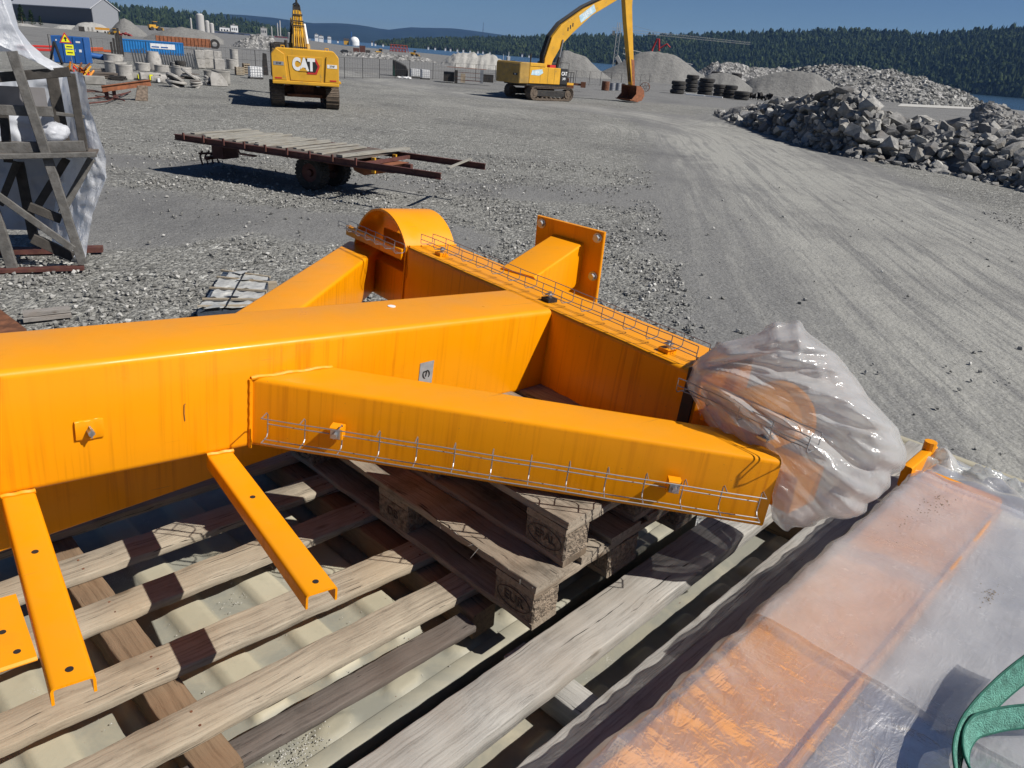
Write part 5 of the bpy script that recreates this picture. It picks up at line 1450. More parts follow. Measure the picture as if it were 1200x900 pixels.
    m = MB(); m.cyl((0, 6.8, 9.3), (0, 9.2, 10.9), 0.14, n=12); m.build('stick_cylinder', DARK_METAL, T, smooth=True)
    prof = [(9.3, 10.8), (10.0, 11.3), (10.75, 10.3), (10.95, 8.5), (12.75, 1.55), (12.35, 1.50), (10.35, 7.2), (9.75, 9.2)]
    m = MB(); m.prism(prof, -0.26, 0.26, YZ); st = m.build('stick', CAT_Y, T, bevel=0.03)
    m = MB(); m.tube([(0.1, 10.05, 8.5), (0.1, 11.2, 5.0), (0.1, 12.2, 1.9)], 0.07); m.tube([(-0.1, 10.05, 8.5), (-0.1, 11.2, 5.0), (-0.1, 12.2, 1.9)], 0.07); m.build('hose', DARK_METAL, st)
    prof = [(11.72, 4.0), (12.22, 3.9), (12.80, 1.6), (12.40, 1.55)]
    m = MB(); m.prism(prof, -0.275, 0.275, YZ); m.build('worn_stick_end', RUST_ORANGE, st, bevel=0.02)
    # ditching bucket: open curved shell
    m = MB(); outer = [(12.2, 1.6), (12.9, 1.55), (13.45, 1.15), (13.6, 0.65), (13.3, 0.22), (12.6, 0.05), (11.5, 0.22)]
    inner = [(11.5, 0.30), (12.55, 0.16), (13.15, 0.30), (13.42, 0.68), (13.28, 1.05), (12.8, 1.40), (12.2, 1.5)]
    m.prism(outer + inner, -1.0, 1.0, YZ)
    for s_ in (-1, 1): m.prism([(12.2, 1.55), (12.9, 1.5), (13.45, 1.1), (13.55, 0.65), (13.25, 0.24), (12.6, 0.10), (11.7, 0.28), (12.3, 0.8)], s_ * 1.0 - 0.02, s_ * 1.0 + 0.02, YZ)
    m.build('bucket', RUST_ORANGE, T)
excavator_two()

# ------------------------------------------------------------------ flatbed trailer
def trailer():
    o0 = Vector((-9.51, 20.44, 0)); dv = Vector((0.9246, -0.3810, 0)); rz = math.atan2(dv.y, dv.x)
    T = thing('flatbed_trailer', 'old rust red flatbed farm trailer with loose grey boards on top', 'trailer', loc=tuple(o0), rz=rz)
    Z = 1.0
    for y in (0.05, 2.35):
        m = MB(); m.box(0, 8.1, y - 0.045, y + 0.045, Z - 0.015, Z); m.box(0, 8.1, y - 0.045, y + 0.045, Z - 0.15, Z - 0.135); m.box(0, 8.1, y - 0.008, y + 0.008, Z - 0.136, Z - 0.014)
        m.build('side_rail', RUST_RED, T)
    for k in range(8):
        x = 0.25 + k * 0.80
        m = MB(); m.box(x, x + 0.06, 0.096, 2.304, Z - 0.13, Z - 0.045); m.build('crossmember', RUST_RED, T)
    for k in range(9):
        m = MB(); x = 0.35 + k * 0.68; m.box(x, x + 0.05, -0.035, 0.002, Z - 0.10, Z + 0.07); m.build('stake_pocket', RUST_RED, T)
    m = MB(); m.box(1.7, 6.4, 0.75, 0.87, Z - 0.30, Z - 0.151); m.box(1.7, 6.4, 1.53, 1.65, Z - 0.30, Z - 0.151); m.build('chassis', RUST_RED, T, bevel=0.01)
    m = MB(); m.box(0.1, 5.5, 0.10, 2.30, Z - 0.044, Z + 0.002); m.build('under_deck', WOOD_DARK, T)
    r3 = random.Random(5)
    x = 0.30
    while x < 4.9:
        wd = r3.uniform(0.10, 0.18); sk = r3.uniform(-0.09, 0.03)
        m = MB(); m.beam((x + sk, 0.10 + r3.uniform(0, .35), Z + 0.022), (x - sk + 0.05, 2.36 + r3.uniform(-.3, .15), Z + 0.022 + r3.uniform(0, 0.02)), wd, 0.035, ch=0.003, nseg=8, jit=0.003, seed=int(x * 100))
        m.build('board', WOOD_RACK2, T); x += wd + r3.uniform(0.02, 0.26)
    m = MB(); m.beam((5.30, 0.05, Z + 0.05), (5.55, 2.75, Z + 0.06), 0.20, 0.06, ch=0.004, nseg=8, jit=0.004, seed=3); m.build('board', WOOD_RACK2, T)
    m = MB(); m.beam((7.9, 0.75, Z + 0.02), (7.6, 2.5, Z + 0.05), 0.09, 0.03, ch=0.003); m.build('board', WOOD_RACK2, T)
    for y in (0.72, 1.66):
        for dx in (0,):
            wx = 3.95
            m = MB(); rad = 0.43; hw = 0.17
            prof = [(0.235, -hw * 0.8), (0.36, -hw), (rad - 0.02, -hw * 0.92), (rad, -hw * 0.6), (rad, hw * 0.6), (rad - 0.02, hw * 0.92), (0.36, hw), (0.235, hw * 0.8)]
            Mx = Matrix.Translation((wx, y, rad)) @ Matrix.Rotation(R(90), 4, 'X')
            m.lathe(prof, 32, Mx)
            for k in range(26):
                a = 2 * math.pi * k / 26
                m.box(-0.022, 0.022, -0.03, 0.03, -hw * 0.85, hw * 0.02, Mx @ Matrix.Rotation(a, 4, 'Z') @ Matrix.Translation((rad - 0.005, 0, 0)))
                m.box(-0.022, 0.022, -0.03, 0.03, -hw * 0.02, hw * 0.85, Mx @ Matrix.Rotation(a + 0.12, 4, 'Z') @ Matrix.Translation((rad - 0.005, 0, 0)))
            wh = m.build('wheel', TYRE, T)
            m = MB(); m.lathe([(0.10, 0.09), (0.20, 0.10), (0.236, 0.13), (0.236, -0.13), (0.20, -0.10), (0.10, -0.09)], 28, Mx); m.cyl((wx, y - 0.14, rad), (wx, y + 0.14, rad), 0.075, n=14)
            m.build('rim', RUST_RED, wh, smooth=True)
    m = MB(); m.cyl((3.95, 0.6, 0.43), (3.95, 1.8, 0.43), 0.05, n=10); m.box(3.85, 4.05, 0.9, 1.5, 0.45, 0.70); m.build('axle', RUST_RED, T)
    m = MB(); m.prism([(4.9, 0.85), (6.2, 0.85), (5.9, 0.62), (5.35, 0.50), (5.05, 0.58)], 1.0, 1.8); m.build('drawbar_bracket', RUST_ORANGE, T)
    m = MB(); m.box(5.62, 5.72, 0.93, 0.99, 0.6, 0.98); m.box(5.62, 5.72, 1.9, 1.96, 0.62, 0.98); m.build('yellow_hook', CAT_Y, T)
    m = MB(); m.box(0.35, 0.75, 0.95, 1.55, 0.35, 0.85); m.box(0.2, 0.32, 0.8, 1.7, 0.30, 0.38)
    for q in range(4): m.tube([(0.05 + q * 0.06, 0.9 + q * 0.2, 0.5), (-0.05, 0.9 + q * 0.2, 0.35), (0.02, 0.9 + q * 0.2, 0.12)], 0.025)
    m.tube([(-0.1, 0.9, 0.42), (0.35, 1.25, 0.45)], 0.03); m.build('rear_hitch', RUST_RED, T)
    m = MB(); m.box(2.1, 2.6, 0.12, 0.22, 0.70, 0.74); m.tube([(2.1, .17, .72), (2.0, .17, .85)], 0.02); m.build('underrun_bar', RUST_RED, T)
    for k in range(12):
        x = 0.6 + k * 0.45; m = MB(); m.tube([(x, 0.4 + 0.1 * (k % 3), Z + 0.05), (x + 0.02, 0.42 + 0.1 * (k % 3), Z + 0.12)], 0.012)
WOOD_RACK2 = mat_wood('grey green board wood', (0.13, 0.125, 0.11), (0.37, 0.355, 0.31), (0.24, 0.21, 0.16), axis=1, fine=0.5, stain=0.2)
trailer()

# ------------------------------------------------------------------ timber rack with white tarpaulin at left
RACKM = simple('dark grey weathered post', (0.125, 0.120, 0.112), 0.9, var=0.35, scale=7, bump=0.3, dirt=(0.09, 0.08, 0.07), dirt_amt=0.5)
RACKD = simple('darker rack timber', (0.06, 0.054, 0.048), 0.9, var=0.35, scale=6, bump=0.3)  # darker timber tone, mostly for members set farther back
def rack():
    p = G(70, 314); F_ = Fr(p, math.atan2(away(p).y, away(p).x) - math.pi / 2 + R(-8))
    T = thing('timber_rack', 'grey timber rack of leaning posts and shelves under a white tarpaulin', 'timber rack', loc=tuple(p), rz=F_.rz)
    def mem(name, a, b, wd, dep, dy=0.0, dy2=None, mat=None, sd=1):
        A = F_.lp(*a, dy); B = F_.lp(*b, dy if dy2 is None else dy2)
        m = MB(); m.beam(A, B, dep, wd, ch=0.006, seg=1, nseg=14, jit=0.0008, up=(0.02, 0.0, 1) if abs((B - A).normalized().z) < 0.7 else (1, 0, 0), seed=sd)
        return m.build(name, mat or RACKM, T)
    mem('post', (14, 60), (97, 309), 0.125, 0.10, -0.05, sd=1)
    mem('post', (-35, 160), (18, 325), 0.15, 0.10, -0.05, sd=2)
    mem('brace', (-12, 222), (86, 292), 0.10, 0.05, -0.13, sd=3)
    mem('rail', (-30, 184), (113, 181), 0.07, 0.10, -0.14, sd=4)
    mem('shelf_beam', (-30, 174), (99, 171), 0.15, 0.10, 0.03, sd=5)
    mem('rail', (-20, 128), (62, 131), 0.14, 0.05, 0.05, mat=RACKM, sd=6)
    mem('rail', (-20, 92), (82, 84), 0.13, 0.08, 0.10, mat=RACKD, sd=7)
    mem('post', (83, 86), (99, 176), 0.11, 0.09, 0.35, mat=RACKD, sd=8)
    mem('post', (60, 84), (76, 170), 0.16, 0.09, 0.9, mat=RACKD, sd=9)
    mem('rail', (66, 133), (99, 137), 0.05, 0.04, 0.33, sd=10)
    mem('brace', (107, 186), (72, 250), 0.11, 0.05, 0.5, sd=11)
    mem('brace', (78, 186), (45, 240), 0.12, 0.05, 0.9, mat=RACKD, sd=12)
    mem('post', (22, 190), (40, 280), 0.14, 0.10, 1.0, mat=RACKD, sd=13)
    mem('post', (2, 110), (10, 190), 0.12, 0.09, 1.0, mat=RACKD, sd=14)
    mem('brace', (20, 190), (0, 240), 0.10, 0.06, 0.8, mat=RACKD, sd=15)
    mem('rail', (34, 242), (72, 257), 0.13, 0.08, 0.05, mat=RACKD, sd=16)
    mem('rail', (38, 279), (86, 301), 0.15, 0.10, 0.2, mat=RACKD, sd=17)
    m = MB(); A = F_.lp(-10, 100, 0.6); B = F_.lp(56, 126, 0.6); m.box(A.x, B.x, 0.6, 0.63, B.z, A.z); m.build('panel', simple('grey board panel', (0.20, 0.19, 0.19), 0.8, var=0.15), T)
    m = MB(); A = F_.lp(-30, 178, 0); B = F_.lp(112, 181, 0); m.box(A.x, B.x, -0.10, 1.3, B.z - 0.03, B.z - 0.002); m.build('shelf_board', WOOD_DARK, T)
    m = MB(); m.box(-2.6, 0.35, -0.2, -0.05, 0.0, 0.05); m.box(-2.6, 0.55, 0.9, 1.1, 0.0, 0.08); m.build('base_beam', RUST_RED, T)
    # tarpaulin: one crumpled sheet over the top, down the right-hand side and across the back
    TT = thing('tarpaulin', 'white plastic tarpaulin draped over the timber rack at left', 'tarpaulin', loc=tuple(p), rz=F_.rz)
    def sheet(name, rows_, amp, freq, seed, nu=60, nv=60, mat=TARP_W):
        """rows_: list of polylines (equal counts) in local coords, interpolated"""
        A = np.array([[tuple(q) for q in r_] for r_ in rows_]); P_ = []
        for i in range(nu + 1):
            u = i / nu * (A.shape[0] - 1); i0 = min(int(u), A.shape[0] - 2); fu = u - i0
            rw = A[i0] * (1 - fu) + A[i0 + 1] * fu; row = []
            for j in range(nv + 1):
                v_ = j / nv * (A.shape[1] - 1); j0 = min(int(v_), A.shape[1] - 2); fv = v_ - j0
                q = Vector(rw[j0] * (1 - fv) + rw[j0 + 1] * fv)
                n1 = mnoise.fractal(q * freq + Vector((seed, 0, 0)), 1.0, 2.0, 4); n2 = max(0, 0.3 - abs(mnoise.noise(q * freq * 1.7 + Vector((0, seed, 0))))) * 2
                row.append(q + Vector((0.5 * n1, -1, 0.5 * n1)) * amp * (n1 + n2))
            P_.append(row)
        m = MB().grid(P_); return m.build(name, mat, TT, smooth=True, angle=180)
    L = F_.lp
    # top and front-slope sheet
    sheet('top_sheet', [[L(-60, -40, 0.5), L(-20, -10, 0.3), L(2, -2, 0.2), L(12, -4, 0.5)],
                        [L(-60, 0, 0.3), L(-20, 20, 0.1), L(14, 30, 0.05), L(22, 34, 0.4)],
                        [L(-60, 30, 0.2), L(-10, 46, 0.0), L(30, 56, 0.0), L(36, 52, 0.3)],
                        [L(-60, 60, 0.1), L(0, 54, -0.02), L(45, 74, -0.02), L(52, 66, 0.2)],
                        [L(-60, 62, 0.1), L(20, 60, 0.05), L(60, 82, 0.05), L(79, 81, 0.15)]], 0.045, 2.2, 3.0)
    sheet('side_drape', [[L(74, 84, 1.2), L(82, 84, 0.9), L(90, 84, 0.5), L(97, 86, 0.45)],
                         [L(70, 130, 1.2), L(82, 130, 1.0), L(98, 130, 0.7), L(106, 130, 0.6)],
                         [L(72, 180, 1.2), L(85, 180, 1.0), L(105, 175, 0.7), L(122, 178, 0.6)],
                         [L(66, 225, 1.2), L(85, 225, 0.9), L(104, 222, 0.7), L(125, 208, 0.6)],
                         [L(62, 262, 1.2), L(80, 268, 0.8), L(96, 262, 0.6), L(108, 252, 0.55)],
                         [L(60, 290, 1.1), L(76, 296, 0.6), L(90, 302, 0.45), L(99, 309, 0.4)]], 0.06, 2.6, 8.0)
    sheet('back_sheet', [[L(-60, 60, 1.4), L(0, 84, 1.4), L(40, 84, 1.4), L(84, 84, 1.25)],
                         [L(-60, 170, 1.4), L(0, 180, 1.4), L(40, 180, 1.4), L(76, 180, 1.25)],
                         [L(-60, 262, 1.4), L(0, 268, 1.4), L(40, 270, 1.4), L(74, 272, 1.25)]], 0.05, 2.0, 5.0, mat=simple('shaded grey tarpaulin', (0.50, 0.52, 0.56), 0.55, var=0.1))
    # bag of plastic lying on the shelf
    m = MB(); A = F_.lp(45, 166, 0.3); B = F_.lp(82, 166, 0.3); Cz = F_.lp(60, 145, 0.3).z; P_ = []
    for i in range(25):
        th = math.pi * i / 24; row = []
        for j in range(33):
            ph_ = 2 * math.pi * j / 32
            q = Vector(((A.x + B.x) / 2 + (B.x - A.x) / 2 * math.sin(th) * math.cos(ph_), 0.3 + 0.25 * math.sin(th) * math.sin(ph_), A.z + (Cz - A.z) * 0.5 + (Cz - A.z) * 0.5 * math.cos(th)))
            nz = mnoise.fractal(q * 6, 1.0, 2.0, 4); row.append(q * 1.0 + (q - Vector(((A.x + B.x) / 2, 0.3, A.z + (Cz - A.z) * .5))) * nz * 0.35)
        P_.append(row)
    m.grid(P_); sk = m.build('plastic_sack', TARP_W, smooth=True, angle=180)
    sk.matrix_world = F_.M; tag(sk, 'crumpled white plastic sack lying on the middle shelf of the timber rack', 'sack')
rack()
p = G(56, 374); F_ = Fr(p, math.atan2(away(p).y, away(p).x) - math.pi / 2)
T = thing('timber_block', 'two short grey timber offcuts stacked on the gravel behind the orange beam', 'timber offcuts', loc=tuple(p), rz=F_.rz)
m = MB(); m.beam((-0.27, 0, 0.03), (0.27, 0.02, 0.03), 0.12, 0.06, ch=0.004, nseg=6, jit=0.002); m.build('lower_piece', WOOD_RACK, T)
m = MB(); m.beam((-0.26, 0.02, 0.095), (0.27, 0.03, 0.10), 0.12, 0.06, ch=0.004, nseg=6, jit=0.002, seed=4); m.build('upper_piece', WOOD_RACK, T)
m = MB(); q = [G(-60, 350), G(-5, 362), G(32, 390), G(-60, 440)]; m.add([v + Vector((0, 0, 0.02)) for v in q] + [v + Vector((0, 0, 0.05)) for v in q], [(0, 1, 2, 3), (4, 5, 6, 7), (0, 1, 5, 4), (1, 2, 6, 5), (2, 3, 7, 6), (3, 0, 4, 7)])
tag(m.build('steel_sheet', RUST), 'flat rusty steel sheet lying on the gravel at the left edge', 'steel sheet')

# wrapped bundle on laths behind the beam
def bundle():
    p = G(268, 352); F_ = Fr(p, math.atan2(away(p).y, away(p).x) - math.pi / 2 + R(4))
    T = thing('wrapped_bundle', 'low bundle of panels in torn silver film strapped over wooden laths', 'bundle', loc=tuple(p), rz=F_.rz)
    corners = [(231, 364), (262, 316), (316, 324), (306, 362)]
    hz = 0.16
    q = [F_.I @ G(x, y, hz) for x, y in corners]
    def uv(u, v_): return q[0].lerp(q[3], u).lerp(q[1].lerp(q[2], u), v_)
    m = MB(); m.add([Vector((c_.x, c_.y, 0.05)) for c_ in q] + [Vector((c_.x, c_.y, hz - 0.02)) for c_ in q], [(0, 1, 2, 3), (4, 5, 6, 7), (0, 1, 5, 4), (1, 2, 6, 5), (2, 3, 7, 6), (3, 0, 4, 7)]); m.build('panel_stack', FOIL_B, T)
    r4 = random.Random(2)
    for k, (v0, v1, u0, u1) in enumerate(((0.02, 0.17, 0.0, 0.95), (0.27, 0.44, 0.08, 1.0), (0.52, 0.74, 0.03, 0.97), (0.80, 0.95, 0.15, 0.98))):
        P_ = []
        for i in range(15):
            row = []
            for j in range(9):
                c_ = uv(u0 + (u1 - u0) * i / 14, v0 + (v1 - v0) * j / 8 + 0.02 * math.sin(i * 1.3 + k)); c_ = Vector((c_.x, c_.y, hz + 0.010 + 0.018 * abs(mnoise.noise(Vector((i * .4, j * .5, k)))) * 2)); row.append(c_)
            P_.append(row)
        m = MB().grid(P_); m.build('film_strip', FOIL, T, smooth=True)
    for k, (u, v_, s_) in enumerate(((0.25, 0.02, 0.16), (0.5, 0.30, 0.15), (0.52, 0.74, 0.12), (0.42, 0.92, 0.16))):
        c_ = uv(u, v_); m = MB(); a = r4.uniform(0, 6)
        v_s = [Vector((c_.x + s_ * math.cos(a + t_), c_.y + s_ * 0.7 * math.sin(a + t_), hz + 0.035 + 0.02 * r4.random())) for t_ in (0, 2.0, 4.3)]
        m.add(v_s + [v + Vector((0, 0, -0.004)) for v in v_s], [(0, 1, 2), (5, 4, 3), (0, 1, 4, 3), (1, 2, 5, 4), (2, 0, 3, 5)]); m.build('torn_flap', FOIL, T)
    for v_ in (0.06, 0.22, 0.48, 0.76, 0.94):
        m = MB(); m.beam(uv(-0.02, v_) + Vector((0, 0, 0.02)), uv(1.02, v_) + Vector((0, 0, 0.02)), 0.035, 0.03, ch=0.002); m.build('lath', WOOD_SLAT, T)
    for u in (0.45,):
        m = MB(); m.beam(uv(u, -0.02) + Vector((0, 0, 0.05)), uv(u + 0.05, 1.02) + Vector((0, 0, 0.05)), 0.02, 0.003, ch=0.0005); m.build('strap', BLACK, T)
    for v_ in (0.15, 0.5, 0.85):
        c_ = uv(1.0, v_); m = MB(); m.box(c_.x - 0.05, c_.x + 0.12, c_.y - 0.05, c_.y + 0.05, 0, 0.14); m.build('end_block', WOOD_SLAT, T)
    m = MB(); c_ = uv(1.05, 0.5); m.beam((c_.x, c_.y, 0.03), (c_.x + 0.35, c_.y + 0.02, 0.03), 0.10, 0.04); m.build('base_board', WOOD_BROWN, T)
bundle()
# ------------------------------------------------------------------ concrete goods and stores on the yard at left
def at_px(name, label, cat, px, py, turn=0.0, group=None):
    p, rz = yard(px, py, turn)
    return thing(name, label, cat, loc=tuple(p), rz=rz, group=group), mpp(p)
def ring(label, px, py, wpx, hpx, mat=CONCRETE, taper=1.0, group='concrete rings and pipes', name='concrete_ring', base_z=0.0, tilt=None):
    p, rz = yard(px, py); u = mpp(p); r_ = wpx * u / 2; h = hpx * u * 0.93
    o = thing(name, label, 'concrete ring', loc=tuple(p + away(p) * r_ + Vector((0, 0, base_z))), rz=rz, group=group)
    t_ = max(0.07, r_ * 0.13)
    m = MB(); m.lathe([(r_, 0), (r_, h * 0.55), (r_ * taper, h), (r_ * taper - t_, h), (r_ - t_, h * 0.55), (r_ - t_, 0)], 28); w_ = m.build('wall', mat, o, smooth=True)
    m = MB(); m.lathe([(r_ * taper + 0.015, h - 0.10), (r_ * taper + 0.015, h), (r_ * taper - 0.01, h + 0.012), (r_ * taper - 0.01, h - 0.10)], 28); m.build('rim', mat, o, smooth=True)
    return o
ring('tall concrete ring farthest left, standing behind two others', 134, 76, 21, 12)
ring('wide concrete ring standing just in front of the farthest left one', 137, 86, 24, 13)
ring('leaning grey concrete ring nearest the rusty beam on trestles', 147, 93, 18, 17)
ring('squat concrete ring between the coned manhole and the leaning ring', 168, 83, 16, 9)
ring('coned concrete manhole section, tallest of the concrete goods', 181, 82, 17, 21, taper=0.72)
ring('squat concrete ring just right of the coned manhole section', 190, 84.5, 16, 8)
ring('wide concrete ring with a black tyre lying on top', 213, 90, 23, 11)
ring('low concrete ring peeping out behind the ring with the tyre', 206, 80, 10, 7)
ring('upright concrete pipe by the wire fence left of the first excavator', 273, 81, 14, 11)
ring('narrow concrete pipe standing behind the upright one by the fence', 275, 73, 9, 15)
ring('dark grey concrete half ring at the right end of the concrete goods', 260, 99, 20, 16, mat=CONCRETE2)
ring('short concrete ring behind the grey half ring', 246, 90, 13, 7, mat=CONCRETE2)
def tyre(o_name, label, loc, r_, w_, rz=0, flat=True, group=None, rim=0.5):
    o = thing(o_name, label, 'tyre', loc=tuple(loc), rz=rz, group=group)
    Mx = Matrix.Identity(4) if flat else Matrix.Rotation(R(90), 4, 'X')
    m = MB(); prof = [(r_ * rim, -w_ * .4), (r_ * .8, -w_ / 2), (r_ * .96, -w_ * .45), (r_, -w_ * .25), (r_, w_ * .25), (r_ * .96, w_ * .45), (r_ * .8, w_ / 2), (r_ * rim, w_ * .4), (r_ * rim + .03, 0)]
    m.lathe(prof, 28, Mx @ Matrix.Translation((0, 0, w_ / 2 if flat else 0)))
    m.build('casing', TYRE, o, smooth=True)
    for k in range(20):
        pass
    return o
p = G(213, 90); tyre('tyre', 'black tyre lying on the wide concrete ring', p + away(p) * 0.8 + Vector((0, 0, 0.80)), 0.42, 0.35)
# slab stacks
def slabs(label, px, py, wpx, hpx, n, seed):
    T, u = at_px('slab_stack', label, 'concrete slabs', px, py, group='stacks of round concrete slabs')
    r_ = wpx * u / 2; h = hpx * u * .93; rr_ = random.Random(seed)
    for k in range(n):
        z0 = h * k / n; m = MB(); t_ = h / n * 0.8; m.cyl((rr_.uniform(-.06, .06), r_ + rr_.uniform(-.05, .05), z0), (rr_.uniform(-.06, .06), r_, z0 + t_), r_ * rr_.uniform(.92, 1.0), n=26)
        m.build('slab', CONCRETE, T, bevel=0.03)
        m = MB(); m.cyl((0, r_, z0 + t_), (0, r_, h * (k + 1) / n), r_ * 0.8, n=16); m.build('spacer', WOOD_DARK, T)
slabs('broad stack of round slabs left of the three, near the scrap bars', 207, 102, 24, 11, 3, 1)
slabs('middle stack of round slabs with a yellowish band', 230, 103, 15, 8, 3, 2)
slabs('right hand stack of round slabs beside the grey half ring', 246, 100, 16, 9, 4, 3)
slabs('thin stack of round slabs lying behind the middle stack', 224, 93, 24, 6, 2, 4)
T, u = at_px('concrete_slab', 'pale curved concrete slab leaning on the grey half ring', 'concrete slab', 258, 101)
m = MB(); m.prism([(-0.6, 0.0), (0.55, 0.0), (0.45, 0.35), (0.1, 0.85), (-0.5, 1.0), (-0.62, 0.6)], 0, 0.1, Matrix.Rotation(R(-18), 4, 'X')); m.build('slab', CONCRETE, T, bevel=0.02)
# cube blocks
def blocks(label, x0px, py, n, rows_, wpx, hpx, turn=8):
    for i in range(n):
        for j in range(rows_):
            p, rz = yard(x0px + i * wpx, py, turn); u = mpp(p)
            o = thing('concrete_block', label % (('lower', 'upper')[j] if rows_ == 2 else 'single', ('left', 'middle', 'right')[i]), 'concrete block', loc=tuple(p + Vector((0, 0, j * hpx * u * 0.93))), rz=rz, group='cubic concrete blocks')
            s_ = wpx * u * 0.98; h = hpx * u * 0.92
            m = MB(); m.box(-s_ / 2, s_ / 2, 0, s_, 0, h); m.build('block', CONCRETE, o, bevel=0.04)
            m = MB(); m.box(-s_ * .18, s_ * .18, s_ * .3, s_ * .7, h, h + 0.05); m.build('lifting_knob', CONCRETE2, o)
blocks('%s %s pale concrete cube of the two by two stack', 235.5, 80, 2, 2, 10.5, 10.5)
T, u = at_px('concrete_block', 'lone pale concrete cube right of the two by two stack', 'concrete block', 258, 82, 8, 'cubic concrete blocks')
m = MB(); m.box(-0.47, 0.47, 0, 0.95, 0, 0.98); m.build('block', CONCRETE, T, bevel=0.04)
T, u = at_px('concrete_block', 'pale concrete cube half hidden behind the two by two stack', 'concrete block', 256, 74, 8, 'cubic concrete blocks')
m = MB(); m.box(-0.45, 0.45, 0, 0.95, 0, 1.3); m.build('block', CONCRETE, T, bevel=0.04)
# steel sheet bundle standing on edge
for lab, x0, x1, yb, yt in (('bundle of dark grey sheet piles leaning right of the coned manhole', 190, 232, 80, 62), ('bundle of dark grey sheet piles left of the coned manhole', 158, 176, 78, 57)):
    T, u = at_px('sheet_piles', lab, 'sheet piles', (x0 + x1) / 2, yb)
    n = int((x1 - x0) / 2.6)
    for k in range(n):
        x = ((k + .5) / n - .5) * (x1 - x0) * u; h = (yb - yt) * u * (.85 + .12 * random.random())
        m = MB(); m.prism([(x - .1, 0), (x - .03, 0), (x - .0, .0), (x + .07, 0), (x + .05 - .18, h), (x - .1 - .12, h)], 0, 0.18, Matrix.Translation((0, 0, 0))); m.build('pile', simple('dark grey steel', (0.075, 0.08, 0.085), .6, .3, var=.3) if k == 0 and x0 == 190 else bpy.data.materials['dark grey steel'] if 'dark grey steel' in bpy.data.materials else DARK_METAL, T)
# blue tank container with warning sign
T, u = at_px('blue_container', 'blue steel tank box with white lettering behind the warning sign', 'container', 84, 74, -14)
m = MB(); m.box(-1.3, 1.25, 0, 2.0, 0.0, 2.15); m.build('body', BLUE, T, bevel=0.03)
for x in (-1.3, -0.45, 0.4, 1.22):
    m = MB(); m.box(x - 0.03, x + 0.03, -0.05, 0.0, 0, 2.15); m.build('rib', BLUE, T)
for x, z, w_, h in ((-0.95, 1.8, .12, .12), (0.75, 1.75, .35, .14), (0.35, 1.05, .2, .22), (0.85, 1.05, .2, .22)):
    m = MB(); m.box(x - w_ / 2, x + w_ / 2, -0.012, -0.002, z - h / 2, z + h / 2); m.build('lettering', WHITE, T)
T, u = at_px('hopper', 'black steel hopper frame leaning at the left of the blue tank box', 'hopper', 66, 75, -10)
m = MB(); m.beam((-0.45, 0, 0), (0.1, 0, 1.75), .4, .14, ch=.02); m.beam((0.45, 0, 0), (0.1, 0.02, 1.75), .4, .14, ch=.02); m.build('frame', BLACK, T)
T, u = at_px('warning_sign', 'red edged yellow triangle warning sign above two yellow plates on a post', 'sign', 86, 77)
m = MB(); m.cyl((0, 0, 0), (-.25, 0, 2.3), .03, n=8); m.build('post', STEEL, T)
m = MB(); m.prism([(-.75, 1.72), (.15, 1.72), (-.30, 2.55)], -.06, -.04); s_ = m.build('triangle', REDP, T)
m = MB(); m.prism([(-.62, 1.79), (.02, 1.79), (-.30, 2.38)], -.07, -.06); m.build('triangle_face', YEL_SIGN, s_)
m = MB(); m.prism([(-.34, 1.86), (-.22, 1.86), (-.24, 2.0), (-.16, 2.08), (-.30, 2.22), (-.42, 2.05), (-.34, 2.0)], -.075, -.07); m.build('symbol', BLACK, s_)
for k, (z0, z1) in enumerate(((1.30, 1.62), (0.80, 1.22))):
    m = MB(); m.box(-.40, .22, -.06, -.04, z0, z1); pl_ = m.build('plate', YEL_SIGN, T)
    m = MB(); m.box(-.30, .12, -.066, -.06, (z0 + z1) / 2 - .05, (z0 + z1) / 2 + .03); m.build('plate_symbol', BLACK, pl_)
# blue container far left
def corrug(label, px0, px1, pyb, hpx, dep, mat, name='container', cat='container', turn=0, txt=None, zb=0.0):
    T, u = at_px(name, label, cat, (px0 + px1) / 2, pyb, turn); L = (px1 - px0) * u; h = hpx * u * .95
    m = MB(); m.box(-L / 2, L / 2, 0.04, dep, zb, zb + h); m.build('body', mat, T)
    n = max(4, int(L / .32))
    m = MB(); poly = []
    P_ = []
    for k in range(n * 4 + 1):
        x = -L / 2 + L * k / (n * 4); y = (0.0, 0.0, 0.04, 0.04)[k % 4] - 0.045; P_.append((x, y))
    m.grid([[(x, y, zb + 0.12) for x, y in P_], [(x, y, zb + h - 0.12) for x, y in P_]]); m.build('corrugation', mat, T)
    for z in (zb + .06, zb + h - .06):
        m = MB(); m.box(-L / 2, L / 2, -0.06, 0.03, z - .06, z + .06); m.build('rail', mat, T)
    for x in (-L / 2 + .06, L / 2 - .06):
        m = MB(); m.box(x - .06, x + .06, -0.07, 0.03, zb, zb + h); m.build('corner_post', mat, T)
    return T, L, h
T, L, h = corrug('long blue corrugated container with a white lettered panel', 145, 213, 63, 14.5, 2.4, BLUE2)
m = MB(); m.box(-0.2, 2.9, -0.06, -0.048, h * .42, h * .82); w_ = m.build('lettered_panel', WHITE, T)
m = MB(); m.box(-0.05, 0.9, -0.068, -0.06, h * .50, h * .60); m.box(1.1, 2.0, -0.068, -0.06, h * .50, h * .60); m.build('lettering', BLUE, w_)
T, u = at_px('culvert', 'long rusty brown steel culvert trough behind the blue container', 'steel culvert', 216, 57, 6)
m = MB(); m.box(-4.6, 4.6, 0, 2, 0.45, 1.9); m.build('body', RUST_ORANGE, T)
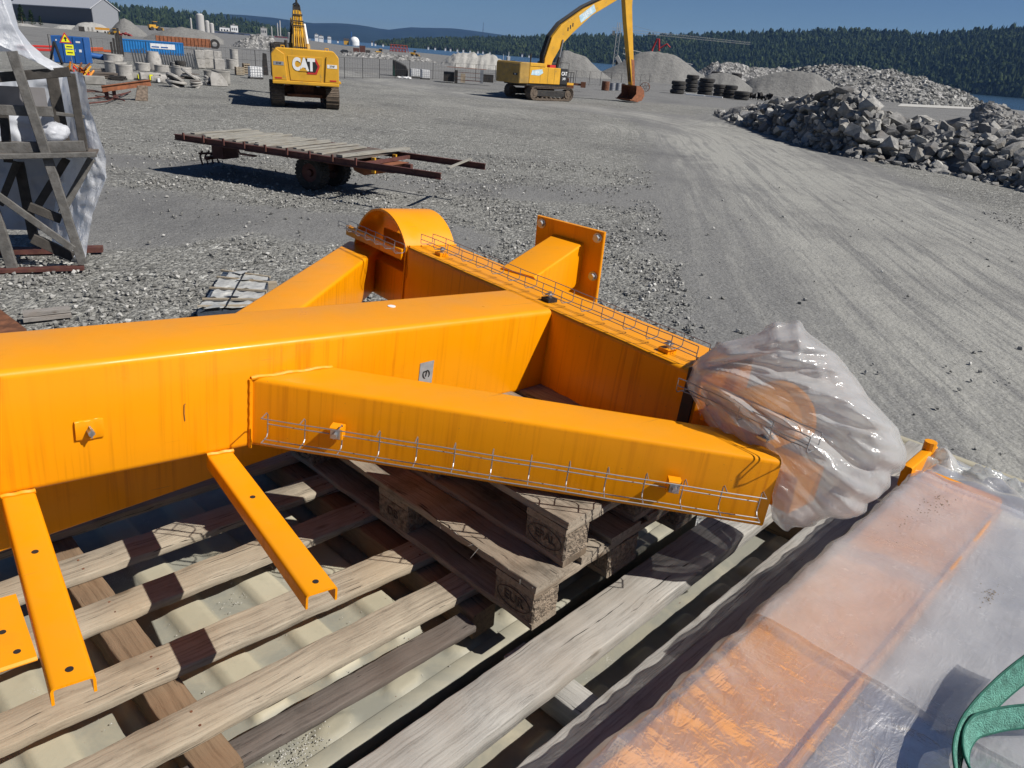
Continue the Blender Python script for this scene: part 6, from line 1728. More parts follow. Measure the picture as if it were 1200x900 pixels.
for k in range(15):
    m = MB(); x = -4.6 + k * 9.2 / 14; m.box(x - .08, x + .08, -.1, 0, .45, 1.95); m.build('rib', RUST_ORANGE, T)
p = G(252, 57); tyre('drum', 'black cable drum or big tyre standing at the end of the rusty culvert', p + Vector((0, 0, 0.85)), 1.0, 0.6, rz=R(20), flat=False)
bpy.context.view_layer.update()
T, u = at_px('blue_pipe', 'bright blue steel pipe lying right of the blue tank box', 'pipe', 112, 74)
m = MB(); m.cyl((-1.3, .2, .75), (1.6, .3, .40), .25, n=16); m.build('pipe', BLUE, T, smooth=True)
T, u = at_px('post_bundle', 'dark upright posts standing left of the long blue container', 'posts', 140, 66)
for k, (x, h) in enumerate(((-.7, 1.5), (-.4, 1.9), (-.1, 2.3), (.15, 3.0), (.4, 2.2))):
    m = MB(); m.box(x - .12, x + .12, 0, .3, 0, h); m.build('post', DARK_METAL, T)
T, u = at_px('red_scrap', 'orange and red machine scrap heap in front of the warning sign', 'scrap', 92, 94)
rs = random.Random(6)
for k in range(20):
    m = MB(); x = rs.uniform(-.75, .75); m.tube([(x, rs.uniform(0, .6), rs.uniform(0, .8)), (x + rs.uniform(-.5, .5), rs.uniform(0, .6), rs.uniform(.1, 1.1)), (x + rs.uniform(-.5, .5), rs.uniform(0, .6), rs.uniform(0, .6))], .06); m.build('bar', rs.choice([REDP, ORANGE_DARK, CAT_Y, RUST]), T)
T, u = at_px('orange_barrier', 'orange machine part lying behind the blue pipe', 'machine part', 112, 62)
m = MB(); m.beam((-1.2, 0, .3), (.9, 0, .45), .4, .45, ch=.05); m.beam((.9, 0, .3), (1.8, 0, .3), .3, .3, ch=.04); m.build('body', simple('faded orange red', (.45, .09, .03), .6), T)
T, u = at_px('red_pipe_rack', 'red steel rack at the edge of the yard left of the black hopper', 'steel rack', 48, 64)
m = MB(); m.beam((-2, 0, .4), (1.4, 0, .5), .3, .25, ch=.03); m.beam((-2, .5, .7), (1.2, .5, .8), .25, .2, ch=.03); m.build('bars', REDP, T)
def timber_stack(label, px, py, wpx, n, mat, seed=0):
    T, u = at_px('timber_stack', label, 'timber', px, py, rng.uniform(-8, 8)); r_ = random.Random(seed); L = wpx * u
    for k in range(n):
        z = .06 + .13 * (k // 3); y = .25 * (k % 3)
        m = MB(); m.beam((-L / 2 + r_.uniform(0, .3), y, z), (L / 2 - r_.uniform(0, .3), y + r_.uniform(-.1, .1), z + .02), .16, .11, ch=.01); m.build('beam', mat, T)
timber_stack('dark timber stack in front of the concrete rings', 120, 92, 34, 9, WOOD_DARK, 1)
timber_stack('dark timber and cable pile behind the rusty beam', 138, 94, 22, 6, DARK_METAL, 2)
timber_stack('pale timbers lying in front of the fence', 113, 84, 24, 5, WOOD_RACK, 3)
T, u = at_px('concrete_trough', 'dark grey concrete trough behind the left end of the rusty beam', 'trough', 108, 99)
m = MB(); m.box(-.7, .75, 0, .6, 0, .48); m.build('body', CONCRETE2, T, bevel=.03); m = MB(); m.box(-.75, -.35, -.02, .5, 0.02, .46); m.build('end_cap', BLACK, T)
for k, (px_, py_, s_) in enumerate(((187, 97, .5), (178, 95, .7), (199, 96, .6), (163, 93, .55))):
    T, u = at_px('wrapped_goods', ['pale sack of stone between the slabs', 'pale wrapped pallet with a yellow stripe', 'grey paving slab pile beside the broad stack', 'small box with a yellow hazard mark'][k], 'goods', px_, py_, 10 * k)
    m = MB(); m.beam((-s_, .3, s_ * .4), (s_, .35, s_ * .4), .7, s_ * .7, ch=.08, seg=2, nseg=5, jit=.03, seed=k); m.build('load', CONCRETE if k != 3 else CONCRETE2, T, smooth=True)
    m = MB(); m.box(-s_ * .2, s_ * .1, -.12, -.04, .05, s_ * .6); m.build('band', YEL_SIGN if k in (1, 3) else WHITE, T)
# pallets with crates, IBC
def crate(label, px, py, wpx, hpx):
    T, u = at_px('pallet_crate', label, 'crate', px, py, 10, 'slatted pallet crates by the fence'); L = wpx * u; h = hpx * u * .95
    for z in np.linspace(.08, h - .06, 5):
        m = MB(); m.box(-L / 2, L / 2, 0, .03, z - .05, z + .05); m.build('slat', WOOD_SLAT, T)
    for x in np.linspace(-L / 2 + .05, L / 2 - .05, 3):
        m = MB(); m.box(x - .05, x + .05, .03, .9, 0, h); m.build('post', WOOD_BROWN, T)
crate('left slatted pallet crate by the fence', 282, 88, 9, 9); crate('right slatted pallet crate beside the white tank', 290, 87, 7, 12)
def ibc(label, px, py, wpx, hpx):
    T, u = at_px('water_tank', label, 'tank', px, py, 12, 'white caged plastic tanks'); L = wpx * u; h = hpx * u * .95
    m = MB(); m.box(-L / 2 + .04, L / 2 - .04, .04, .95, .14, h - .03); m.build('bottle', WHITE, T, bevel=.05)
    m = MB()
    for x in np.linspace(-L / 2, L / 2, 6): m.tube([(x, .0, .12), (x, .0, h), (x, 1.0, h)], .014, 5)
    for z in np.linspace(.14, h, 5): m.tube([(-L / 2, 0, z), (L / 2, 0, z), (L / 2, 1, z)], .014, 5)
    m.build('cage', STEEL, T); m = MB(); m.box(-L / 2, L / 2, 0, 1, 0, .12); m.build('base', DARK_METAL, T)
ibc('white caged tank left of the first excavator', 301, 92.5, 15, 14); ibc('white caged tank nearest the black water bag', 487, 91, 11, 10); ibc('white caged tank right of its twin near the rusty rack', 499, 93, 10, 11)
T, u = at_px('black_tank', 'big black curved plastic tank half between the excavators', 'tank', 469, 89.5)
m = MB(); m.prism([(-.95, 0), (.95, 0), (.98, .7), (.75, 1.25), (.1, 1.55), (-.5, 1.75), (-.95, 1.9)], 0, 1.6); m.build('shell', BLACK, T, bevel=.1)
m = MB(); m.prism([(-.9, .02), (-.55, .02), (-.62, .5), (-.9, 1.4)], -.03, -.005); m.build('opening', simple('dark green plastic', (.02, .05, .04), .4), T)
T, u = at_px('plastic_sheeting', 'crumpled white sheeting lying below the black curved tank', 'sheeting', 474, 92)
m = MB(); m.beam((-.8, 0, .1), (.8, 0, .12), .5, .2, ch=.06, seg=2, nseg=9, jit=.06, seed=4); m.build('sheet', WHITE, T, smooth=True)
T, u = at_px('steel_plate', 'dark steel panel standing behind the white tank left of the first excavator', 'steel panel', 311, 88)
m = MB(); m.prism([(-.32, 0), (.3, 0), (.2, 1.9), (-.15, 1.95)], 0, .12); m.build('panel', DARK_METAL, T)
# rusty beam on trestles
p = G(145, 117); F_ = Fr(p, math.atan2(away(p).y, away(p).x) - math.pi / 2)
T = thing('rusty_beam', 'long rusty brown steel beam lying across two trestles', 'steel beam', loc=tuple(p), rz=F_.rz)
A = F_.lp(119, 101, 0); B = F_.lp(176, 93.5, .3)
m = MB(); d = (B - A)
m.beam(A, B, .34, .03, ch=.003); m.beam(A - Vector((0, 0, .26)), B - Vector((0, 0, .26)), .34, .03, ch=.003); m.beam(A - Vector((0, 0.1, .13)), B - Vector((0, .1, .13)), .02, .24, ch=.003); m.build('girder', RUST_ORANGE, T)
for px_ in (124, 133):
    q = F_.lp(px_, 104, .2); m = MB(); m.box(q.x - .09, q.x + .09, .1, .5, 0, q.z); m.build('leg', RUST_RED, T)
m = MB(); q = F_.lp(165, 100, .2); m.prism([(q.x - .35, 0), (q.x + .25, 0), (q.x + .32, q.z), (q.x - .15, q.z)], .0, .5); m.build('block', simple('patchy rust block', (.22, .17, .13), .9, var=.5, scale=9), T)
T = thing('scrap_bars', 'tangle of thin rusty reinforcing bars on the gravel under the rusty beam', 'scrap bars', loc=tuple(p), rz=F_.rz)
for k, pts in enumerate(([(97, 107), (118, 108), (135, 112), (152, 108)], [(104, 121), (125, 119), (140, 113), (153, 107)], [(100, 116), (122, 113), (140, 116), (146, 118)], [(112, 112), (128, 115), (144, 117)], [(98, 105), (110, 106), (128, 110)])):
    m = MB(); m.tube([F_.I @ G(x, y, .06 + .05 * (k % 3)) for x, y in pts], .035, 6); m.build('bar', RUST_RED, T)
# rusty rack between the excavators
p = G(546, 98.5); F_ = Fr(p, math.atan2(away(p).y, away(p).x) - math.pi / 2)
T = thing('rusty_rack', 'rusty steel rack stacked with brown beams between the excavators', 'steel rack', loc=tuple(p), rz=F_.rz)
def bb(x0, x1, y0, y1, mat, nm, dy=0.0, th=.3):
    a = F_.lp(x0, y0, dy); b = F_.lp(x1, y1, dy); m = MB(); m.box(min(a.x, b.x), max(a.x, b.x), dy, dy + th, max(0, min(a.z, b.z)), max(a.z, b.z)); m.build(nm, mat, T)
bb(520, 532, 84, 96, DARK_METAL, 'end_box', .3, 2); bb(524, 570, 78, 82, RUST_ORANGE, 'top_beam', 0, .8); bb(532, 566, 84, 87, RUST, 'beam'); bb(532, 566, 89, 92, RUST, 'beam'); bb(534, 564, 93, 96, RUST_RED, 'beam'); bb(533, 536, 82, 98, DARK_METAL, 'leg'); bb(563, 566, 82, 98, STEEL, 'leg'); bb(566, 578, 87, 97, DARK_METAL, 'box', .3, 1); bb(540, 545, 86, 97, simple('tan strap', (.35, .28, .2), .9), 'sling')
# rusty attachments right of the second excavator
p = G(652, 105); F_ = Fr(p, math.atan2(away(p).y, away(p).x) - math.pi / 2)
T = thing('rusty_attachment', 'rusty brown digger attachment lying just right of the second excavator', 'attachment', loc=tuple(p), rz=F_.rz)
bb(655, 666, 91, 103, RUST, 'block', 0, 1); bb(664, 672, 98, 104, RUST_ORANGE, 'plate', -.3, .5); bb(668, 686, 97, 101, RUST, 'arm', .2, .3); bb(681, 686, 96, 103, RUST, 'end_plate', 0, .7)
for k, (px_, pyb, w_, h, lab, mt) in enumerate(((709, 106, 9, 11, 'rust brown winch drum left of the grey barrels', RUST), (717, 106, 6, 9, 'left grey steel barrel by the long excavator bucket', GREYP), (724, 106, 6, 9, 'middle grey steel barrel by the long excavator bucket', GREYP), (731, 106.5, 6, 9, 'right grey steel barrel by the long excavator bucket', CONCRETE2))):
    T, u = at_px('barrel' if k else 'winch', lab, 'barrel' if k else 'winch', px_, pyb)
    r_ = w_ * u / 2; h_ = h * u * .9
    m = MB(); m.cyl((0, r_, 0), (0, r_, h_), r_, n=18); b_ = m.build('drum', mt, T, smooth=True)
    for z in (h_ * .33, h_ * .66): m = MB(); m.cyl((0, r_, z - .04), (0, r_, z + .04), r_ * 1.04, n=18); m.build('hoop', mt, b_)
T, u = at_px('wire_coil', 'rusty wire coil standing right of the long excavator bucket', 'wire coil', 755, 108)
m = MB()
for k in range(4): m.tube([(.62 * math.cos(a) * (1 + .04 * k), .1 * k + .2, .66 + .62 * math.sin(a)) for a in np.linspace(0, 6.28, 25)[:-1]], .025, 5, closed=True)
for k in range(6): a = k; m.tube([(-.6 * math.cos(a), .2, .66 - .6 * math.sin(a)), (.6 * math.cos(a + .5), .4, .66 + .6 * math.sin(a + .5))], .02, 5)
m.build('coil', RUST, T)
# row of big black rings/tyres
for k, (px_, pyb, w_, n, lab) in enumerate(((794, 110, 15, 3, 'leftmost stack of big black tyres, leaning'), (809, 108, 13, 4, 'second stack of big black tyres, tall and ragged'), (826, 112, 16, 4, 'third stack of big black tyres behind the white boards'), (842, 114, 13, 3, 'fourth stack of big black tyres in the row'), (854, 115, 14, 3, 'fifth stack of big black tyres in the row'), (868, 117, 16, 2, 'low stack of big black tyres nearest the rock pile'), (837, 104, 12, 4, 'stack of black tyres peeping out behind the row'), (860, 106, 11, 4, 'far right stack of black tyres behind the row'))):
    p = G(px_, pyb); u = mpp(p); T = thing('tyre_stack', lab, 'tyre stack', loc=tuple(p + away(p) * w_ * u / 2), group='stacks of big black tyres')
    r_ = w_ * u / 2 * 1.12; hh = 4.7 * u
    for j in range(n):
        m = MB(); z0 = j * hh; prof = [(r_ * .5, z0 + hh * .1), (r_ * .85, z0 + .01), (r_, z0 + hh * .2), (r_, z0 + hh * .8), (r_ * .85, z0 + hh * .98), (r_ * .5, z0 + hh * .9)]
        m.lathe(prof, 24, Matrix.Translation((rs.uniform(-.1, .1), rs.uniform(-.1, .1), 0))); m.build('tyre', TYRE, T, smooth=True)
T, u = at_px('white_boards', 'white boards lying on the ground in front of the black tyres', 'boards', 825, 113)
m = MB(); m.beam((-2.6, 0, .1), (.0, -.1, .1), .35, .2, ch=.01); m.build('board', WHITE, T); m = MB(); m.beam((-.2, .1, .1), (2.6, -.6, .1), .3, .16, ch=.01); m.build('board', WHITE, T)
T, u = at_px('dark_rock_heap', 'dark tangled heap of cable and rock between the tyres and rock pile', 'heap', 884, 117)
m = MB()
for k in range(16): x = rs.uniform(-2.2, 2.2); m.add([(v.co * rs.uniform(.3, .6)) + Vector((x, rs.uniform(0, 1.2), rs.uniform(.1, .9))) for v in ROCKS[k % 14].vertices], [tuple(q.vertices) for q in ROCKS[k % 14].polygons])
tag(m.build('rubble', DARK_METAL, T), kind='stuff')

# vehicles in the distance
def car(label, px, py, wpx, mat, turn=0, pickup=False, name='parked_car'):
    T, u = at_px(name, label, 'car', px, py, turn, 'dark vehicles parked far off'); L = wpx * u; s_ = L / 4.6
    m = MB(); m.prism([(-2.3, .45), (2.25, .45), (2.3, .95), (1.35, 1.10), (.75, 1.62), (-1.2 if not pickup else -.2, 1.66), (-2.1 if not pickup else -.45, 1.12), (-2.3, 1.05)], 0, 1.75, Matrix.Scale(s_, 4)); b_ = m.build('body', mat, T, bevel=.06)
    m = MB(); m.prism([(-1.0 if not pickup else -.15, 1.14), (1.15, 1.12), (.70, 1.54), (-1.1 if not pickup else -.1, 1.56)], -.015, 1.765, Matrix.Scale(s_, 4)); m.build('window', GLASS_D, b_)
    for x in (-1.4, 1.4):
        for y in (.08, 1.67):
            m = MB(); m.cyl(Vector((x, y - .12, .34)) * s_, Vector((x, y + .12, .34)) * s_, .34 * s_, n=16); m.build('wheel', TYRE, T)
darkcar = simple('dark car paint', (.03, .032, .036), .3, var=.1)
car('dark van parked below the broad gravel heap, largest of the far vehicles', 773, 93, 17, darkcar)
car('small dark car parked right of the dark van', 790, 93.5, 9, darkcar, 60)
car('dark car partly hidden behind the tyre stacks', 803, 94, 10, darkcar, 50)
car('dark car parked far off right of the first excavator', 405, 62.5, 11, darkcar, 10)
def loader(label, px, py, wpx, turn=0):
    T, u = at_px('wheel_loader', label, 'wheel loader', px, py, turn, 'small yellow loaders far off'); s_ = wpx * u / 6.0
    S_ = Matrix.Scale(s_, 4)
    m = MB(); m.box(-2.8, -.2, 0, 2.2, 1.0, 2.2, S_); m.box(-.2, 1.4, .4, 1.8, .9, 1.5, S_); m.build('body', CAT_Y, T)
    m = MB(); m.box(-.9, .5, .3, 1.9, 2.2, 3.3, S_); m.build('cab', GLASS_D, T); m = MB(); m.box(-1.0, .6, .25, 1.95, 3.3, 3.45, S_); m.build('cab_roof', CAT_Y, T)
    for x in (-1.8, 1.1): 
        for y in (0, 1.9): m = MB(); m.cyl(S_ @ Vector((x, y, .75)), S_ @ Vector((x, y + .45, .75)), .75 * s_, n=16); m.build('wheel', TYRE, T)
    m = MB(); m.beam(S_ @ Vector((.6, 1.1, 1.7)), S_ @ Vector((2.5, 1.1, .8)), .4 * s_, .4 * s_, ch=.02); m.prism([(2.3, .2), (3.4, .1), (2.8, .7), (2.6, 1.3), (2.3, 1.2)], -.1, 2.3, S_); m.build('bucket', CAT_DUSTY, T)
loader('yellow wheel loader at work on the pale rubble line', 447, 66, 14, 15); loader('second yellow loader farther right by the rubble line', 486, 66, 11, -10)
loader('yellow digger on the heap right of the grey hall', 184, 36, 17, 20)
loader('orange machine parked at the foot of the hall right of the trailer', 135, 41, 12, 160)
T, u = at_px('far_trailer', 'orange flat trailer parked in front of the hall', 'trailer', 120, 38.5)
m = MB(); m.box(-7 * u, 8 * u, 0, 2, 3 * u, 5.5 * u); m.build('deck', simple('orange yellow truck', (.5, .24, .03), .5), T); m = MB()
m.box(-24 * u, -18 * u, 0, 2, 0, 5 * u); m.build('cab', DARK_METAL, T)
for x in (-14, -10, -5, 3, 6): m = MB(); m.box((x - .9) * u, (x + .9) * u, 0, .6, 0, 5 * u if x < -6 else 2 * u); m.build('wheel' if x > -6 else 'stack_post', TYRE if x > -6 else CONCRETE2, T)
T, u = at_px('red_material', 'heap of red and white plastic material right of the orange machine', 'goods', 147, 42)
m = MB()
for k in range(26): x = rs.uniform(-8, 7) * u; z = rs.uniform(.2, 3.5) * u * (1 - abs(x) / (10 * u)); m.add([(v.co * u * rs.uniform(1, 2)) + Vector((x, rs.uniform(0, 1.5), z)) for v in ROCKS[k % 14].vertices], [tuple(q.vertices) for q in ROCKS[k % 14].polygons])
tag(m.build('load', simple('faded red', (.42, .08, .08), .6), T), kind='stuff')
# red rusty lattice and dark box far off
T, u = at_px('steel_lattice', 'rust red steel lattice structure far off by the water', 'steel structure', 466, 61)
m = MB()
for k in range(6): x = (-9 + k * 3.6) * u; m.tube([(x, 0, 0), (x + 1.4 * u, 0, 8 * u)], .5 * u, 5); m.tube([(x + 1.4 * u, 0, 8 * u), (x + 3.4 * u, 0, 0)], .5 * u, 5)
for z in (1, 4, 7.5): m.tube([(-9 * u, 0, z * u), (10 * u, 0, z * u)], .5 * u, 5)
m.build('lattice', simple('rust red lattice', (.24, .06, .05), .8, var=.3), T)
T, u = at_px('steel_box', 'brown steel box standing far off right of the dark car', 'steel box', 421, 62)
m = MB(); m.box(-7 * u, 0, 0, 2, 0, 5 * u); m.box(.3 * u, 7 * u, 0, 2, 0, 8 * u); m.build('box', RUST_RED, T)
T, u = at_px('steel_box', 'small dark drum lying right of the brown steel box', 'drum', 431, 63)
m = MB(); m.cyl((-2.5 * u, 0, 2 * u), (3 * u, 0, 2 * u), 2 * u, n=14); m.build('drum', DARK_METAL, T)
# buoys and white strip on the quay behind the rock pile
for px_, pyb, r_, lab in ((1048, 119, .52, 'left orange ball marker on the flat quay behind the rock pile'), (1134, 125, .62, 'right orange ball marker at the end of the white strip')):
    T, u = at_px('marker_ball', lab, 'marker', px_, pyb)
    m = MB(); rings = []
    for i in range(11):
        th = math.pi * (i + .0) / 10; rings.append([(max(.01, r_ * math.sin(th)) * math.cos(a), max(.01, r_ * math.sin(th)) * math.sin(a), r_ * .9 - r_ * .9 * math.cos(th)) for a in np.linspace(0, 2 * math.pi, 19)[:-1]])
    m.loft(rings); m.build('ball', BUOY, T, smooth=True)
    m = MB(); m.cyl((0, 0, 0), (0, 0, .12), r_ * .7, n=14); m.build('foot', BUOY, T)
m = MB(); q = [G(1052, 124.5), G(1056, 122), G(1100, 124), G(1150, 126), G(1160, 128.5), G(1110, 127)]
m.add([v + Vector((0, 0, .03)) for v in q] + [v + Vector((0, 0, .10)) for v in q], [tuple(range(6)), tuple(range(11, 5, -1))] + [(k, (k + 1) % 6, 6 + (k + 1) % 6, 6 + k) for k in range(6)])
tag(m.build('white_gravel_strip', LIGHT_STONE), 'long low strip of white gravel on the quay between the two markers', 'gravel strip')
for px_, pyb, r_ in ((1058, 119, .8), (1060, 115, .6)):
    o_ = bpy.data.objects.new('boulder', ROCKS[3]); col.objects.link(o_); o_.location = G(px_, pyb) + Vector((0, 0, .4)); o_.scale = (r_, r_, r_)
    tag(o_, 'pale boulder standing beside the left orange ball marker' if r_ > .7 else 'small pale boulder stacked behind the left orange ball marker', 'boulder')

# wire fence across the yard
def fence(label, pts, hgt, step=3.2):
    T = thing('wire_fence', label, 'fence', loc=tuple(G(*pts[0])))
    P_ = [G(*q) for q in pts]; posts = []
    for a, b in zip(P_[:-1], P_[1:]):
        n = max(1, int((b - a).length / step))
        for k in range(n): posts.append(a.lerp(b, k / n))
    posts.append(P_[-1])
    for q in posts[:95]:
        m = MB(); m.cyl(q, q + Vector((0, 0, hgt)), .035, n=6); m.build('post', DARK_METAL, T, world=True)
    m = MB()
    for z in (.1, hgt * .5, hgt): m.tube([q + Vector((0, 0, z)) for q in posts], .012, 4)
    for a, b in zip(posts[:-1], posts[1:]):
        nn = int((b - a).length / .45)
        for k in range(1, nn): q = a.lerp(b, k / nn); m.tube([q + Vector((0, 0, .1)), q + Vector((0, 0, hgt))], .006, 3)
    m.build('wire_mesh', DARK_METAL, T, world=True)
fence('long wire mesh fence crossing the yard behind the stores', [(60, 66), (110, 70), (232, 77), (300, 83), (404, 92), (480, 92), (580, 96), (690, 100), (760, 102)], 2.0, 3.4)

# ------------------------------------------------------------------ far buildings
A = G(109.5, 30.3, 0); A = CAM + (A - CAM) * 1.0; A.z = 0
def flat(px, D_): 
    q = at_dist(px, 30, D_); q.z = 0; return q
A = flat(109.5, 520); Bv = flat(17, 630); dAB = (Bv - A).normalized(); perp = Vector((dAB.y, -dAB.x, 0))
if perp.dot(flat(141, 520) - A) < 0: perp = -perp
W_ = 1.0
for k in range(400):
    q = A + perp * W_; qx = 600 + FPX * (q - CAM).dot(_r) / (q - CAM).dot(_f)
    if qx > 141: break
    W_ += 0.25
Lh = (Bv - A).length
Tz = Matrix(((dAB.x, perp.x, 0, A.x), (dAB.y, perp.y, 0, A.y), (0, 0, 1, 0), (0, 0, 0, 1)))
T = thing('storage_hall', 'big dark grey storage hall with a pale roof at the far left', 'hall', mat=Tz)
eave = at_dist(109.5, 10.2, 520).z; rid = eave + 5.5
hallw = simple('dark cladding', (0.085, 0.088, 0.10), 0.6, var=0.08); hallg = simple('light grey cladding', (0.24, 0.25, 0.27), 0.6, var=0.05)
m = MB(); m.box(0, Lh, 0, .3, -1, eave); m.build('wall', hallw, T)
m = MB(); m.add([(0, 0, -1), (0, W_, -1), (0, W_, eave), (0, W_ * .5, rid), (0, 0, eave), (.3, 0, -1), (.3, W_, -1), (.3, W_, eave), (.3, W_ * .5, rid), (.3, 0, eave)], [(0, 1, 2, 3, 4), (9, 8, 7, 6, 5), (0, 5, 6, 1), (1, 6, 7, 2), (2, 7, 8, 3), (3, 8, 9, 4), (4, 9, 5, 0)]); m.build('gable_wall', hallg, T)
m = MB(); m.box(0, Lh, W_ - .3, W_, -1, eave); m.box(Lh - .3, Lh, .3, W_ - .3, -1, eave); m.build('wall', hallw, T)
m = MB(); m.add([(-.5, -.8, eave + .1), (-.5, W_ * .5, rid + .4), (-.5, W_ + .8, eave + .1), (Lh + .5, -.8, eave + .1), (Lh + .5, W_ * .5, rid + .4), (Lh + .5, W_ + .8, eave + .1), (-.5, -.8, eave - .3), (-.5, W_ * .5, rid), (-.5, W_ + .8, eave - .3), (Lh + .5, -.8, eave - .3), (Lh + .5, W_ * .5, rid), (Lh + .5, W_ + .8, eave - .3)],
      [(0, 1, 4, 3), (1, 2, 5, 4), (6, 9, 10, 7), (7, 10, 11, 8), (0, 6, 7, 1), (1, 7, 8, 2), (3, 4, 10, 9), (4, 5, 11, 10), (0, 3, 9, 6), (2, 8, 11, 5)]); m.build('roof', simple('pale metal roof', (0.50, 0.51, 0.53), 0.5, var=0.04), T)
def bld(name, label, cat, px0, px1, pyt, pyb, D_, mat, shape='box', group=None):
    q = at_dist((px0 + px1) / 2, pyb, D_); top = at_dist((px0 + px1) / 2, pyt, D_); a = away(q)
    u = mpp(q); w_ = (px1 - px0) * u; h = top.z + 3.0
    T = thing(name, label, cat, loc=(q.x, q.y, -3.0), rz=math.atan2(a.y, a.x) - math.pi / 2, group=group)
    if shape == 'box':
        m = MB(); m.box(-w_ / 2, w_ / 2, 0, w_ * .7, 0, h * .86); m.build('wall', mat, T)
        m = MB(); m.box(-w_ / 2 - .3, w_ / 2 + .3, -.3, w_ * .7 + .3, h * .86, h * .90); m.box(-w_ * .2, w_ * .1, w_ * .1, w_ * .4, h * .9, h); m.build('roof', CONCRETE2, T)
        m = MB()
        for k in range(3): m.box(-w_ * .38 + k * w_ * .28, -w_ * .22 + k * w_ * .28, -.06, 0, h * .45, h * .66)
        m.build('window_band', GLASS_D, T)
    elif shape == 'house':
        m = MB(); m.box(-w_ / 2, w_ / 2, 0, w_ * .7, 0, h * .6); m.build('wall', mat, T)
        m = MB(); m.prism([(-w_ * .36, h * .6), (w_ * .36, h * .6), (0, h)], -w_ * .55, w_ * .55, Matrix.Translation((0, w_ * .35, 0)) @ Matrix.Rotation(R(90), 4, 'Z')); m.build('roof', DARK_METAL, T)
    elif shape == 'cyl':
        m = MB(); m.cyl((0, 0, 0), (0, 0, h * .93), w_ / 2, n=20); m.build('shaft', mat, T, smooth=True)
        m = MB(); m.cyl((0, 0, h * .93), (0, 0, h), w_ * .42, w_ * .3, n=20); m.build('cap', mat, T, smooth=True)
    elif shape == 'dome':
        rings = [[(w_ / 2 * math.cos(t_) * math.cos(a_), w_ / 2 * math.cos(t_) * math.sin(a_), h * .4 + h * .6 * math.sin(t_)) for a_ in np.linspace(0, 6.283, 25)[:-1]] for t_ in np.linspace(0, 1.5, 8)]
        m = MB(); m.loft(rings); m.build('dome', mat, T, smooth=True); m = MB(); m.cyl((0, 0, 0), (0, 0, h * .4), w_ / 2, n=24); m.build('drum', mat, T, smooth=True)
    return T
palec = simple('pale far concrete', (.42, .41, .39), .9, var=.05)
bld('silo', 'tall pale concrete silo tower on the skyline above the rusty culvert', 'silo', 231, 240, 16, 37, 1150, palec, 'cyl')
bld('silo', 'left short silo attached beside the tall silo tower', 'silo', 241, 246, 24, 37, 1150, palec, 'cyl'); bld('silo', 'right short silo beside the tall silo tower', 'silo', 246, 251, 27, 37, 1150, palec, 'cyl')
bld('chimney', 'thin chimney left of the tall silo tower', 'chimney', 223.6, 225.6, 21, 36, 1180, palec, 'cyl')
bld('chimney', 'left thin chimney on the skyline left of the first excavator', 'chimney', 325, 326.3, 27, 42, 1700, palec, 'cyl'); bld('chimney', 'right thin chimney, taller, just left of the first excavator', 'chimney', 328, 329.4, 24, 42, 1700, palec, 'cyl'); bld('chimney', 'short chimney between the silo and the chimney pair', 'chimney', 318, 319.3, 31, 41, 1700, palec, 'cyl')
bld('tower_block', 'white tower block right of the silos', 'building', 271, 279, 28, 38, 1500, WHITE); bld('far_building', 'low white industrial building between the silos and the tower block', 'building', 258, 269, 31, 37, 1500, WHITE)
bld('far_building', 'pale building with a tower below the blue mountains', 'building', 306, 313, 31, 41, 1500, palec); bld('far_building', 'long blue grey shed below the tower block', 'building', 252, 292, 37, 41, 1250, simple('blue grey shed', (.06, .08, .13), .6))
bld('far_building', 'purple red shed behind the pale building near the excavator', 'building', 322, 337, 42, 46, 1300, simple('dull red shed', (.18, .04, .06), .7)); bld('storage_tank', 'grey cylindrical tank just left of the first excavator boom', 'tank', 337, 342, 38, 46, 1200, palec, 'cyl')
bld('storage_dome', 'white domed storage tank by the fjord', 'tank', 410, 421, 43, 50, 1500, WHITE, 'dome'); bld('far_building', 'yellow building left of the white dome', 'building', 403, 409, 45, 50, 1500, CAT_Y, 'house'); bld('mast', 'thin blue mast behind the white dome', 'mast', 411.2, 412.2, 37, 48, 1600, BLUE, 'cyl')
bld('far_building', 'white building left of three in the harbour right of the boom', 'building', 369, 373, 39, 45, 1600, WHITE); bld('far_building', 'white building with a lower annex in the middle of the harbour row', 'building', 374, 379, 41, 46, 1600, WHITE); bld('far_building', 'white block rightmost in the harbour row', 'building', 384, 388, 42, 47, 1600, WHITE)
rh = random.Random(3)
for k, (px_, py_) in enumerate(((522, 57), (528, 58), (536, 58.5), (543, 59), (551, 60), (560, 61), (566, 61), (574, 62), (440, 52), (449, 53), (436, 50), (396, 49), (620, 66), (612, 64), (502, 56), (510, 57))):
    bld('far_house', 'tiny white house on the far shore below the wooded hill', 'house', px_ - .9, px_ + .9, py_ - 2.2, py_ + 1.0, 2300 if px_ > 480 else 1900, WHITE, 'house', 'tiny white houses on the far shore')
# boat
q = at_dist(594, 66.5, 520); a = away(q); u = mpp(q)
T = thing('harbour_boat', 'small dark harbour boat with a white wheelhouse and mast', 'boat', loc=(q.x, q.y, -3.0), rz=math.atan2(a.y, a.x) - math.pi / 2)
m = MB(); m.prism([(-9 * u, 2 * u), (8 * u, 2 * u), (10 * u, 5 * u), (-9.5 * u, 4 * u)], -1.5, 1.5); m.build('hull', simple('dark hull', (.02, .03, .04), .5), T)
m = MB(); m.box(0, 4 * u, -1, 1, 4.2 * u, 9 * u); m.build('wheelhouse', WHITE, T); m = MB(); m.cyl((2 * u, 0, 9 * u), (2 * u, 0, 14 * u), .3 * u, n=6); m.cyl((-4 * u, 0, 4 * u), (-4 * u, 0, 11 * u), .25 * u, n=6); m.build('mast', WHITE, T)
